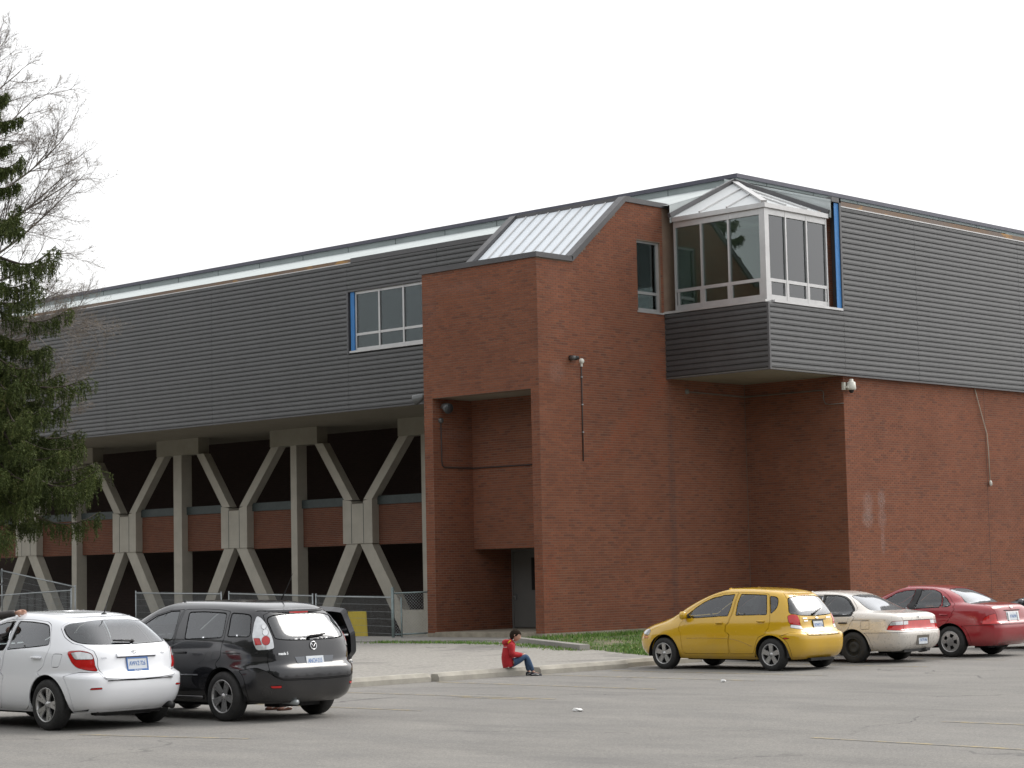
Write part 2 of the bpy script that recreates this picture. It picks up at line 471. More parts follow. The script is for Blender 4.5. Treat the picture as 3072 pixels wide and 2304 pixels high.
# porch inside
PY1, PY2, PZ = 42.786, 44.385, 2.54
brick_wall('y', RX0, 1, YC, PY2, ZBASE, RZ1, cuts=[(PY1, 60, PZ, 20)])
brick_wall('y', RX1, -1, YC, PY2, ZBASE, RZ1, cuts=[(PY1, 60, PZ, 20)])
brick_wall('x', PY1, -1, RX0, RX1, PZ, RZ1)
brick_wall('y', XB - 0.30, 1, 49.66, 50.2, 9.15, 12.0)
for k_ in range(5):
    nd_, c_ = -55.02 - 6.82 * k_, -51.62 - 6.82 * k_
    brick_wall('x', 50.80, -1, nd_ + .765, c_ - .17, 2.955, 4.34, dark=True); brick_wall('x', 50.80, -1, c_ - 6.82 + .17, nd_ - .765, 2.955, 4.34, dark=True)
rest = bp(brick_rest, 'brickwork', M_brick); tag(rest, kind='stuff')
tones = {}
wall_mb = MB()
# wall cores (mortar shows in the joints)
T = 0.3
def core(*a): wall_mb.box(*a)
core(XL, RX0, YC, YC + T, 0.0, 10.26); core(RX1, XC - 0, YC, YC + T, 0.0, 10.26); core(RX0, RX1, YC, YC + T, RZ1, 10.26)
side = [(YC + T, 0.0), (YI, 0.0), (YI, ZS), (YS, ZS), (YS, 12.17)]
# tower side wall: pieces around the slit window
def yprism(poly, x0, x1): wall_mb.prism(poly, 'x', x0, x1)
yprism([(YC + T, 0), (YI + .0, 0), (YI, ZS), (YC + T, ZS)], XC - T, XC)
yprism([(YC + T, ZS), (WY0, ZS), (WY0, 12.17), (44.93, 12.17), (42.65, 10.26), (YC + T, 10.26)], XC - T, XC)
yprism([(WY0, ZS), (WY1, ZS), (WY1, WZ0), (WY0, WZ0)], XC - T, XC)
yprism([(WY0, WZ1), (WY1, WZ1), (WY1, 12.17), (WY0, 12.17)], XC - T, XC)
yprism([(WY1, ZS), (47.6, ZS), (47.6, 12.17), (WY1, 12.17)], XC - T, XC)
core(XL, XL + T, YC + T, 50.0, -0.6, 10.26); core(XL, XL + T, 42.8, 50.0, 10.26, 10.3)
core(XC, XW - T, YI, YI + T, 0, ZS); core(XW - T, XW, YI, 64.5, 0, ZS)
core(RX0 - .02, RX0, YC + T, PY2, 0.0, RZ1); core(RX1, RX1 + .02, YC + T, PY2, 0.0, RZ1)
core(RX0, RX1, PY1, PY1 + T, PZ, RZ1)
core(RX0, RX1, PY2, PY2 + .1, 0.0, PZ)
core(XB - 0.5, XB - 0.30, 49.66, 50.25, 9.1, 12.0)
wall = bp(wall_mb, 'wall', M_mortar)
for i in range(8):
    mb = MB()
    h, w, e, d = (BH - JT) / 2, (BW - JT) / 2, 0.0025, 0.006
    mb.add([(-.004, -w, -h), (-.004, w, -h), (-.004, w, h), (-.004, -w, h), (d, -w + e, -h + e), (d, w - e, -h + e), (d, w - e, h - e), (d, -w + e, h - e), ],
           [(4, 5, 6, 7), (0, 1, 5, 4), (1, 2, 6, 5), (2, 3, 7, 6), (3, 0, 4, 7)])
    mb.tone = [(i + .5) / 8] * 5
    tones[i] = mb.mesh('brick', M_brick)
for (axis, plane, outward, tc, zc, tone, pr) in brick_near:
    o = bpy.data.objects.new('brick', tones[min(7, int(tone * 8))]); COL.objects.link(o); o.parent = wall
    o.location = (plane - B0[0] + (pr - .006), tc - B0[1], zc - B0[2])

bp(MB().box(XW + .0, XW + .0085, 57.90, 57.92, .25, ZS - .02), 'movement_joint', plain('joint_sealant', (.075, .05, .04), .9))
bp(MB().box(XC + .006, XC + .022, YI - .022, YI - .006, .25, ZS - .02), 'corner_sealant', plain('pale_sealant', (.16, .115, .09), .9))
# concrete base course under the brick
mb = MB()
mb.box(XL - .01, RX0, YC - .012, YC + .28, -0.15, ZBASE - .004); mb.box(RX1, XC + .012, YC - .012, YC + .28, -0.15, ZBASE - .004)
mb.box(XC - .28, XC + .0121, YC + .28, YI, -0.15, ZBASE - .004); mb.box(XC + .0121, XW + .012, YI - .012, YI + .28, -0.15, ZBASE - .004); mb.box(XW - .28, XW + .0121, YI + .28, 64.5, -0.15, ZBASE - .004)
bp(mb, 'foundation_course', M_base)

# porch: floor, ceilings, door
mb = MB(); mb.box(RX0, RX1, YC - .05, PY2, 0.0, 0.275); bp(mb, 'porch_floor', M_base)
mb = MB(); mb.box(RX0, RX1, YC + T, PY1, RZ1, RZ1 + .1); bp(mb, 'porch_ceiling', M_soffit)
mb = MB(); mb.box(RX0, RX1, PY1 + T, PY2, PZ + .002, PZ + .1); bp(mb, 'porch_ceiling', M_soffit)
door = bp(MB().box(-41.70, -40.72, PY2 - .09, PY2 - .045, 0.30, 2.44), 'door', M_door)
bp(MB().box(-41.78, -41.71, PY2 - .10, PY2 - .0, 0.276, 2.53).box(-40.71, -40.64, PY2 - .10, PY2, 0.276, 2.53).box(-41.71, -40.71, PY2 - .10, PY2, 2.45, 2.53), 'frame', M_door, door)
bp(MB().box(-41.00, -40.84, PY2 - .095, PY2 - .088, 1.36, 2.28), 'vision_panel', M_black, door)
bp(MB().box(-41.66, -41.56, PY2 - .16, PY2 - .13, 1.16, 1.20).box(-41.62, -41.59, PY2 - .15, PY2 - .09, 1.10, 1.26), 'handle', M_galv, door)
door2 = bp(MB().box(-40.62, -39.66, PY2 - .09, PY2 - .045, 0.30, 2.44), 'door', M_door)
bp(MB().box(-40.50, -40.34, PY2 - .095, PY2 - .088, 1.36, 2.28), 'vision_panel', M_black, door2)

# roof caps of the tower
mb = MB()
cz = 10.26
mb.box(XL - .05, XC + .05, YC - .05, YC + .26, cz, cz + .14)
mb.box(XC - .26, XC + .05, YC + .26, 42.66, cz, cz + .14); mb.box(XL - .05, XL + .26, YC + .26, 42.7, cz, cz + .14)
def slopebar(x0, x1, dz0, dz1):
    mb.prism([(42.66, cz + dz0), (44.95, 12.17 + dz0), (44.95, 12.17 + dz1), (42.60, cz + dz1)], 'x', x0, x1)
slopebar(XC - .22, XC + .05, 0.0, .16); slopebar(XL - .05, XL + .2, 0.0, .16)
mb.box(XL - .05, XC + .05, 44.95, 45.2, 12.17, 12.33)
mb.box(XC - .26, XC + .05, 45.2, 47.60, 12.17, 12.31); mb.box(XL - .05, XL + .2, 45.2, 46.6, 12.17, 12.31)
bp(mb, 'roof_cap', M_trim)
mb = MB(); mb.box(XL + .26, XC - .26, YC + .26, 42.7, 10.15, 10.24); mb.box(XL + .2, XC - .26, 45.2, 48.2, 12.1, 12.2); bp(mb, 'tower_roof', M_roof)
# sloping translucent skylight of the tower: sheets and ribs
sky_p = bp(MB().prism([(42.70, 10.30), (44.95, 12.18), (44.95, 12.10), (42.70, 10.2)], 'x', XL + .2, XC - .22), 'skylight', M_trim)
nsh = 9; wsh = (XC - .22 - XL - .2) / nsh
for i in range(nsh):
    x0 = XL + .2 + i * wsh
    bp(MB().prism([(42.70, 10.345), (44.95, 12.225), (44.95, 12.195), (42.70, 10.315)], 'x', x0 + .02, x0 + wsh - .02), 'skylight_sheet', M_skin_white, sky_p)
for i in range(1, nsh):
    x0 = XL + .2 + i * wsh
    bp(MB().prism([(42.72, 10.405), (44.92, 12.245), (44.92, 12.18), (42.72, 10.33)], 'x', x0 - .022, x0 + .022), 'glazing_rib', M_alu, sky_p)

# ---------------------------------------------------------------- charcoal ribbed cladding, board by board
CO = (ZT - ZS) / 32
prof = [(-.03, 0.0), (-.03, .030), (0.0, .048), (.004, .095), (0.0, CO - .004), (-.012, CO)]
def board_mesh(L):
    mb = MB(); n = len(prof)
    vs_ = [(0, d, z) for d, z in prof] + [(L, d, z) for d, z in prof]
    fs_ = [(i, i + n, i + 1 + n, i + 1) for i in range(n - 1)]
    vs_ += [(0, -.05, 0), (0, -.05, CO), (L, -.05, 0), (L, -.05, CO)]
    b = 2 * n
    fs_ += [tuple([b] + list(range(n)) + [b + 1]), tuple([b + 3] + list(range(2 * n - 1, n - 1, -1)) + [b + 2])]
    return mb.add(vs_, fs_).mesh('siding_board', M_siding)
_bm = {}
clad = empty('cladding', (0, 0, 0), 0, school)
def board(axis, a, b, k):
    L = round(b - a - .010, 3)
    if L < .05: return
    if L not in _bm: _bm[L] = board_mesh(L)
    o = bpy.data.objects.new('siding_board', _bm[L]); COL.objects.link(o); o.parent = clad
    z = ZS + k * CO - B0[2]
    if axis == 'x':    # faces -Y; runs along X
        o.location = (b - .005 - B0[0], YS - B0[1], z); o.rotation_euler = (0, 0, pi)
    else:              # faces +X; runs along Y
        o.location = (XB - B0[0], b - .005 - B0[1], z); o.rotation_euler = (0, 0, -pi / 2)
seamsA = [-83.0, -77.0, -70.6, -64.4, -58.2, -51.11, -46.9, -42.2]
WAX0, WAX1, WAZ0, WAZ1 = -51.11, -46.9, 9.17, 11.16
for k in range(32):
    z0, z1 = ZS + k * CO, ZS + (k + 1) * CO
    for a, b in zip(seamsA[:-1], seamsA[1:]):
        if a == WAX0 and z0 > WAZ0 - .1 and z1 < WAZ1 + .1: continue
        board('x', a, b, k)
    if z1 < 9.12:
        board('x', XC + .01, XB - .05, k); board('y', YS + .06, 50.2, k)
    board('y', 50.2, 54.05, k); board('y', 54.05, 60.1, k); board('y', 60.1, 66.3, k)
    if k > 0: board('y', 66.3, 72.0, k)
mb = MB()
mb.box(-83, XL - .0, YS + .05, YS + .2, ZS + .01, 9.14); mb.box(-83, XL, YS + .05, YS + .2, 11.18, ZT); mb.box(-83, WAX0, YS + .05, YS + .2, 9.14, 11.18); mb.box(WAX1, XL, YS + .05, YS + .2, 9.14, 11.18)
mb.box(XC, XB - .06, YS + .05, YS + .2, ZS + .01, 9.1); mb.box(XB - .2, XB - .06, YS + .2, 50.2, ZS + .01, 9.1); mb.box(XB - .2, XB - .06, 50.2, 72, ZS + .01, ZT)
bp(mb, 'backing_wall', M_black)
mb = MB()
mb.box(XB - .05, XB + .012, YS - .012, YS + .055, ZS, 9.1)                      # corner trim of the bay
mb.box(-83, XL, YS - .010, YS + .06, ZS - .03, ZS - .001); mb.box(XC + .01, XB + .012, YS - .010, YS + .06, ZS - .03, ZS - .001); mb.box(XB - .06, XB + .011, YS + .06, 66.3, ZS - .03, ZS - .001)
mb.box(XB - .30, XB + .03, 50.12, 50.2, 9.12, 12.36)                            # trims of the notches
mb.box(WAX0 - .03, WAX0 + .05, YS - .02, YS + .16, WAZ0 - .05, WAZ1 + .05); mb.box(WAX0 + .05, WAX1, YS - .02, YS + .16, WAZ1, WAZ1 + .05)
bp(mb, 'cladding_trim', M_trim)
# flashing along the cladding's top edge
bp(MB().box(-83, -50.9, YS - .02, YS + .25, ZT, ZT + .13), 'edge_flashing', M_rust)
bp(MB().box(XB - .25, XB + .02, 50.2, 72, ZT, ZT + .15), 'edge_flashing', M_rust)
bp(MB().box(-50.9, XL - .1, YS - .03, YS + .25, ZT, ZT + .15), 'parapet_cap', M_trim)
bp(MB().box(XB - .42, XB + .03, 49.75, 50.2, 12.22, 12.36), 'parapet_cap', M_trim)
bp(MB().box(-83, -50.9, YS - .025, YS - .02, ZT - .012, ZT + .02), 'drip_edge', M_alu)
bp(MB().box(XB + .02, XB + .026, 50.2, 72, ZT - .012, ZT + .02), 'drip_edge', M_alu)

# ---------------------------------------------------------------- main roof
RY, RXr, RZ = 50.35, -37.86, 13.34
def roofz(d): return 12.22 + d * (RZ - 12.22) / (RY - YS)
mb = MB()
mb.quad((-83, YS, 12.22), (XL - .05, YS, 12.22), (XL - .05, RY, RZ), (-83, RY, RZ))
mb.quad((XL - .05, YS, 12.22), (-37.45, YS, 12.22), (-37.45, 50.0, roofz(50.0 - YS)), (XL - .05, 50.0, roofz(50.0 - YS)))
mb.quad((XL - .05, 50.0, roofz(50.0 - YS)), (-37.45, 50.0, roofz(50.0 - YS)), (RXr, RY, RZ), (XL - .05, RY, RZ))
mb.quad((XB, 49.72, 12.22), (XB, 72, 12.22), (RXr, 72, RZ), (RXr, 49.72 , RZ))
bp(mb, 'roof', M_roof)
bp(MB().box(-83, RXr, RY, RY + .3, RZ - .1, 13.53).box(RXr - .3, RXr, RY + .3, 72, RZ - .1, 13.53), 'fascia', M_fascia)
bp(MB().box(RXr - .3, RXr - .004, RY - .6, 72, 12.25, RZ - .102), 'upper_wall', M_roof)
fs0 = MB()
for x in np.arange(-82.0, RXr, 2.44): fs0.box(x, x + .025, RY - .006, RY, RZ, 13.52)
for y in np.arange(RY + 1.5, 66, 2.44): fs0.box(RXr, RXr + .006, y, y + .025, RZ, 13.52)
bp(fs0, 'fascia_joint', M_greencap)
bp(MB().box(-83, RXr + .08, RY - .08, RY + .4, 13.53, 13.65).box(RXr - .4, RXr + .08, RY + .4, 72, 13.53, 13.65), 'roof_edge_cap', M_capdark)
bp(MB().box(-83, RXr, RY + .31, 66.0, 13.3, 13.45), 'upper_roof', M_roof)

# ---------------------------------------------------------------- corner bay window
bay = empty('bay_window', (0, 0, 0), 0, school)
BX0, BX1, BY0, BY1 = -37.43, -34.24, 46.736, 49.68
mb = MB()
fz = [(9.19, 9.33), (9.70, 9.79), (11.56, 11.73)]
def frameA(xs, y, zb, zt, d=.07, w=.055):
    for x in xs: mb.box(x - w / 2, x + w / 2, y - .02, y + d, zb, zt)
for z0, z1 in fz:
    mb.box(BX0, BX1 - .12, BY0 - .015, BY0 + .08, z0, z1); mb.box(BX1 - .08, BX1 + .015, BY0 + .12, BY1, z0, z1)
mx = [BX0 + .03, -36.449, -35.483]; my = [47.703, 48.693, BY1 - .03]
for x in mx: mb.box(x - .03, x + .03, BY0 - .02, BY0 + .085, 9.19, 11.72)
for y in my: mb.box(BX1 - .085, BX1 + .02, y - .03, y + .03, 9.19, 11.72)
mb.box(BX1 - .16, BX1 + .03, BY0 - .03, BY0 + .16, 9.17, 11.74)
# lower sashes
ax = [BX0 + .06, -36.449, -35.483, BX1 - .14]; ay = [BY0 + .14, 47.703, 48.693, BY1 - .06]
for a, b in zip(ax[:-1], ax[1:]):
    a2, b2 = a + .035, b - .035
    mb.box(a2, a2 + .05, BY0 - .01, BY0 + .06, 9.331, 9.699); mb.box(b2 - .05, b2, BY0 - .01, BY0 + .06, 9.331, 9.699)
for a, b in zip(ay[:-1], ay[1:]):
    a2, b2 = a + .035, b - .035
    mb.box(BX1 - .06, BX1 + .01, a2, a2 + .05, 9.331, 9.699); mb.box(BX1 - .06, BX1 + .01, b2 - .05, b2, 9.331, 9.699)
bp(mb, 'frame', M_alu, bay)
bp(MB().box(XC + .005, BX1 + .10, YS - .045, BY0 + .1, 9.10, 9.165).box(BX1 - .1, XB + .045, BY0 + .1, 50.12, 9.10, 9.165), 'sill', M_alu, bay)
bp(MB().box(BX0, BX1 + .10, BY0 - .09, BY0 + .06, 11.73, 11.86).box(BX1 - .06, BX1 + .101, BY0 + .06, BY1, 11.73, 11.86), 'eave_rail', M_alu, bay)
for a, b in zip(ax[:-1], ax[1:]):
    for z0, z1 in ((9.3, 9.72), (9.76, 11.6)):
        bp(MB().box(a, b, BY0 + .03, BY0 + .038, z0, z1), 'pane', G_win, bay)
for a, b in zip(ay[:-1], ay[1:]):
    for z0, z1 in ((9.3, 9.72), (9.76, 11.6)):
        bp(MB().box(BX1 - .038, BX1 - .03, a, b, z0, z1), 'pane', G_win, bay)
# quarter pyramid of glass above it
AP = Vector((BX0 - .02, BY1 + .02, 13.24)); E0 = Vector((BX0, BY0 - .05, 11.87)); E1 = Vector((BX1 + .05, BY0 - .05, 11.87)); E2 = Vector((BX1 + .05, BY1, 11.87))
up = Vector((0, 0, 1))
nb = MB()
nb.bar(E1 + up * .02, AP + up * .02, .16, .07)
def hipA(x): t = (E1.x - x) / (E1.x - AP.x); return E1.lerp(AP, t)
def hipB(y): t = (y - E1.y) / (AP.y - E1.y); return E1.lerp(AP, t)
for x in (-36.449, -35.483): nb.bar((x, E0.y, 11.89), hipA(x) + up * .02, .05, .06)
for y in (47.703, 48.693): nb.bar((E1.x, y, 11.89), hipB(y) + up * .02, .05, .06)
bp(nb, 'glazing_bar', M_alu, bay)
def pane3(pts): return MB().add(pts, [tuple(range(len(pts)))])
xs = [E0.x, -36.449, -35.483, E1.x]
for a, b in zip(xs[:-1], xs[1:]):
    bp(pane3([(a, E0.y, 11.87), (b, E0.y, 11.87)] + ([tuple(hipA(b))] if b < E1.x - .01 else []) + [tuple(hipA(a)) if a > E0.x else tuple(AP)]), 'roof_pane', M_frost, bay)
ys_ = [E1.y, 47.703, 48.693, E2.y]
for a, b in zip(ys_[:-1], ys_[1:]):
    bp(pane3([(E1.x, a, 11.87), (E1.x, b, 11.87), tuple(hipB(b)) if b < E2.y - .01 else tuple(AP)] + ([tuple(hipB(a))] if a > E1.y + .01 else [])), 'roof_pane', M_frost, bay)
mb = MB(); mb.bar(E0 + Vector((-.03, -.1, .05)), AP + Vector((-.03, .0, .06)), .10, .12); mb.bar(E2 + Vector((.05, .03, .05)), AP + Vector((0, .03, .06)), .10, .12)
bp(mb, 'roof_trim', M_trim, bay)
ck = MB()
ck.add([(XB + .0, BY1 + .06, 11.75), (XB + .0, BY1 + .06, 12.28), (RXr, BY1 + .06, 13.42), (RXr, BY1 + .06, 13.1)], [(0, 1, 2, 3)])
ck.add([(BX0 - .03, YS + .02, 11.7), (BX0 - .03, YS + .02, 12.23), (BX0 - .03, RY, 13.33), (BX0 - .03, RY, 13.1)], [(0, 1, 2, 3)])
bp(ck, 'cheek_wall', M_roof, bay)
# room behind it
mb = MB(); mb.box(-37.5, -34.5, 51.0, 51.1, 9.1, 12.0); mb.box(-37.5, -37.46, 46.95, 51.0, 9.1, 11.84); mb.box(-37.5, -34.4, 46.9, 51.0, 9.05, 9.1)
mb.box(-37.5, -34.4, 49.75, 51.0, 11.85, 11.9); mb.box(-34.5, -34.4, 49.75, 51.0, 9.1, 11.84)
bp(mb, 'room', M_interior, bay)
bp(MB().box(XB - .02, XB - .004, 49.90, 50.118, 9.17, 12.2), 'weather_membrane', M_bluemem)
# soffits
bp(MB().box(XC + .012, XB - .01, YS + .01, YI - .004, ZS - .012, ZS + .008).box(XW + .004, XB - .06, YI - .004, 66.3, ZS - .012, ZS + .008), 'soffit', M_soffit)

# ---------------------------------------------------------------- slit window in the tower
sw = bp(MB().box(XC - .14, XC - .06, WY0, WY0 + .05, WZ0, WZ1).box(XC - .14, XC - .06, WY1 - .11, WY1, WZ0, WZ1).box(XC - .14, XC - .06, WY0 + .05, WY1 - .11, WZ1 - .06, WZ1)
        .box(XC - .14, XC - .06, WY0 + .05, WY1 - .11, WZ0, WZ0 + .09).box(XC - .14, XC - .06, WY0 + .05, WY1 - .11, 9.62, 9.70), 'window', M_alu)
bp(MB().box(XC - .2, XC + .03, WY0 - .04, WY1 + .14, WZ0 - .05, WZ0 - .002), 'sill', M_alu, sw)
for z0, z1 in ((9.2, 9.64), (9.68, 11.1)): bp(MB().box(XC - .105, XC - .098, WY0 + .03, WY1 - .1, z0, z1), 'pane', G_strip, sw)
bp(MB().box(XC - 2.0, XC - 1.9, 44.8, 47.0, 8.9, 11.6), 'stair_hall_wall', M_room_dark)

# ---------------------------------------------------------------- three-light window in the cladding
y = YS + .1
wx = [-50.78, -49.664, -48.532, -47.40, WAX1]
mb = MB()
for x in wx: mb.box(x - .035, x + .035, y - .03, y + .05, WAZ0 + .04, WAZ1)
for z0, z1 in ((WAZ0 + .04, WAZ0 + .13), (9.70, 9.78), (WAZ1 - .09, WAZ1 - .001)):
    for a, b in zip(wx[:-1], wx[1:]): mb.box(a + .035, b - .035, y - .025, y + .05, z0, z1)
aw = bp(mb, 'window', M_alu)
bp(MB().box(-50.98, WAX1, YS - .06, YS + .16, WAZ0 - .03, WAZ0 + .035), 'sill', M_alu, aw)
for a, b in zip(wx[:-1], wx[1:]):
    for z0, z1 in ((WAZ0 + .1, 9.72), (9.76, WAZ1 - .05)): bp(MB().box(a, b, y + .0, y + .008, z0, z1), 'pane', G_strip, aw)
bp(MB().box(-50.99, -50.82, YS + .03, YS + .09, WAZ0 + .04, WAZ1), 'weather_membrane', M_bluemem)
mb = MB(); mb.box(-52, -46, 49.3, 49.4, 9.0, 11.4); mb.box(-52, -46, 46.8, 49.3, 8.95, 9.0); mb.box(-52, -46, 46.8, 49.3, 11.3, 11.4); mb.box(-52, -51.9, 46.8, 49.3, 9.0, 11.3)
bp(mb, 'classroom', plain('classroom_wall', (.10, .105, .10), .9))

# ---------------------------------------------------------------- undercroft: soffit, columns, X bracing
YK = 50.5
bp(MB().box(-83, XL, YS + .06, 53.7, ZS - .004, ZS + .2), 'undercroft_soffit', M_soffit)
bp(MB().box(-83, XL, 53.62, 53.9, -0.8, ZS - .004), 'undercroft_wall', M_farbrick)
PER = 6.82
frames = empty('bracing', (0, 0, 0), 0, school)
def brace(xa, za, xb, zb, y0, y1, wa, wb=None):
    wb = wb or wa
    return MB().add([(xa - wa / 2, y0, za), (xa + wa / 2, y0, za), (xb + wb / 2, y0, zb), (xb - wb / 2, y0, zb), (xa - wa / 2, y1, za), (xa + wa / 2, y1, za), (xb + wb / 2, y1, zb), (xb - wb / 2, y1, zb)],
                    [(0, 1, 2, 3), (7, 6, 5, 4), (0, 4, 5, 1), (1, 5, 6, 2), (2, 6, 7, 3), (3, 7, 4, 0)])
for k in range(5):
    c = -51.62 - PER * k; nd = -55.02 - PER * k
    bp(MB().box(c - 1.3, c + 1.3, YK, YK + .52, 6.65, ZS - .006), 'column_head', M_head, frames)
    cw = .25 if k == 2 else .165
    bp(MB().box(c - cw, c + cw, YK + .004, YK + .5, .672, 6.648), 'column', M_concrete, frames)
    bp(MB().box(c - 1.3, c + 1.3, YK - .01, YK + .55, -.6, .67), 'column_foot', M_concrete, frames)
    node = MB().prism([(nd - .76, 3.0), (nd + .76, 3.0), (nd + .76, 4.56), (nd + .32, 4.5), (nd + .28, 4.4), (nd - .28, 4.4), (nd - .32, 4.5), (nd - .76, 4.56)], 'y', YK - .02, YK + .5)
    bp(node, 'node_block', M_concrete, frames)
    jt = MB()
    for dx in (-.31, .31): jt.box(nd + dx - .012, nd + dx + .012, YK - .024, YK - .0198, 3.0, 4.42)
    bp(jt, 'block_joint', M_greencap, frames)
    bp(brace(nd + .50, 4.54, nd + 2.35, 6.646, YK + .02, YK + .36, .44), 'brace', M_concrete, frames)
    bp(brace(nd - .50, 4.54, nd - 2.05, 6.646, YK + .02, YK + .36, .44), 'brace', M_concrete, frames)
    bp(brace(nd + .80, 2.996, nd + 2.48, .674, YK + .02, YK + .36, .60), 'brace', M_concrete, frames) if False else None
    bp(brace(nd + .38, 2.996, nd + 2.48, -.2, YK + .02, YK + .36, .60, .62), 'brace', M_concrete, frames)
    bp(brace(nd - .34, 2.996, nd - 2.30, -.2, YK + .02, YK + .36, .58, .60), 'brace', M_concrete, frames)
    for a, b in ((nd + .76, c - .165), (nd - .76, c - PER + .165)):
        a, b = min(a, b), max(a, b)
        bp(MB().box(a, b, YK + .30, YK + .5, 2.95, 4.35), 'spandrel', M_mortar, frames)
        bp(MB().box(a, b, YK + .24, YK + .55, 4.35, 4.65), 'spandrel_cap', M_greencap, frames)

# ---------------------------------------------------------------- fittings on the walls
def conduit(pts, r, name, label, cat, mat, base, extra=None):
    return MB().tube(pts, r, 6).thing(name, mat, label, cat, base)
t = empty('wall_conduit', (XC, 42.93, 4.8)); tag(t, 'dark vertical conduit with white round box on the tower side wall', 'conduit')
MB().tube([(XC + .025, 42.93, 7.46), (XC + .025, 42.915, 4.83)], .018, 6).build('pipe', M_conduit, t)
MB().lathe([(0, 0.07), (.055, .07), (.07, .05), (.075, 0)], 14, 'x', (XC + .006, 42.94, 7.55)).box(XC + .006, XC + .05, 42.90, 42.96, 7.40, 7.48).build('junction_box', M_white_pl, t)
for z in (7.1, 6.35, 5.6): MB().box(XC + .006, XC + .05, 42.895, 42.95, z, z + .03).build('clip', M_galv, t)
t = empty('wall_floodlight', (XC, 42.5, 7.5)); tag(t, 'small black double spotlight high on the tower side wall', 'spotlight')
MB().box(XC + .004, XC + .1, 42.44, 42.56, 7.55, 7.67).build('housing', M_black, t)
for dy in (-.06, .06): MB().lathe([(0, .0), (.055, .0), (.06, .10), (.05, .16), (0, .16)], 12, 'x', (XC + .08, 42.5 + dy, 7.60)).build('lamp_head', M_black if dy > 0 else M_lampgrey, t)
t = empty('porch_conduit', (RX0, 41.6, 4.8)); tag(t, 'dark conduit bending along the porch walls below a round box', 'conduit')
MB().tube([(RX0 + .03, 41.52, 6.08), (RX0 + .03, 41.53, 5.0), (RX0 + .03, 41.56, 4.88), (RX0 + .03, 41.64, 4.83), (RX0 + .03, 42.70, 4.83), (RX0 + .06, PY1 - .03, 4.83), (RX0 + .2, PY1 - .03, 4.83), (RX1 - .01, PY1 - .03, 4.82)], .020, 6).build('pipe', M_conduit, t)
MB().lathe([(0, .07), (.06, .07), (.08, .04), (.08, 0)], 14, 'x', (RX0 + .006, 41.52, 6.14)).build('junction_box', M_lampgrey, t)
def flood(x, y, z, dx, dy, label):
    t = empty('floodlight', (x, y, z)); tag(t, label, 'floodlight')
    d = Vector((dx, dy, -.35)).normalized(); o = Vector((x, y, z))
    MB().tube([o, o + Vector((dx, dy, 0)) * .18], .03, 8).build('bracket', M_lampgrey, t)
    h = o + Vector((dx, dy, 0)) * .24
    MB().tube([h - d * .16, h - d * .12, h, h + d * .14, h + d * .17], [.04, .08, .12, .15, .15], 16).build('housing', M_lampgrey, t)
    MB().tube([h + d * .171, h + d * .18], [.135, .13], 16).build('lens', plain('dark_lens', (.05, .055, .06), .08), t)
flood(XL, YC + .15, 6.8, -1, -.35, 'round grey floodlight sticking out from the tower corner over the cladding')
flood(RX0, YC + .33, 6.5, 1, -.2, 'round grey floodlight inside the top of the porch recess')
t = empty('security_camera', (XW, 50.36, 6.95)); tag(t, 'white dome security camera on the brick corner under the cladding', 'camera')
MB().box(XW - .02, XW + .06, 50.20, 50.30, 6.85, 7.07).box(XW + .06, XW + .16, 50.24, 50.30, 6.90, 6.96).build('bracket', M_white_pl, t)
MB().lathe([(0, .19), (.06, .19), (.06, .13), (.075, .12), (.12, .10), (.135, -.08), (.12, -.12), (0, -.12)], 18, 'z', (XW + .16, 50.42, 6.97)).build('housing', M_white_pl, t)
MB().lathe([(.075, 0), (.07, -.05), (.04, -.085), (0, -.095)], 14, 'z', (XW + .16, 50.42, 6.85)).build('dome', M_black, t)
t = empty('alcove_conduit', (XC, 50.2, 6.7)); tag(t, 'thin pale conduit run around the alcove under the bay', 'conduit')
pts = [(XC + .03, 47.55, 6.93), (XC + .03, YI - .06, 6.90), (XC + .07, YI - .03, 6.90), (-34.95, YI - .03, 6.90), (-34.90, YI - .03, 6.84), (-34.90, YI - .03, 6.62), (-34.84, YI - .03, 6.50), (-34.7, YI - .03, 6.47), (XW + .01, YI - .03, 6.47)]
MB().tube(pts, .014, 6).build('pipe', plain('pale_conduit', (.17, .16, .14), .6), t)
MB().lathe([(0, .05), (.07, .05), (.08, 0)], 12, 'x', (XC + .006, 47.5, 6.93)).build('junction_box', plain('pale_conduit', (.17, .16, .14), .6), t)
t = empty('hanging_cable', (XW, 58.0, 4.2)); tag(t, 'loose pale cable hanging down the right brick wall', 'cable')
MB().tube([(XW + .04, 57.33, 7.24), (XW + .06, 57.42, 6.95), (XW + .06, 57.68, 6.35), (XW + .05, 57.93, 5.85), (XW + .05, 57.98, 5.3), (XW + .05, 58.0, 4.4)], .016, 6).build('wire', M_ycable, t)
MB().lathe([(0, .12), (.03, .11), (.05, .05), (.05, -.03), (0, -.06)], 10, 'z', (XW + .06, 58.01, 4.28)).build('plug', M_white_pl, t)
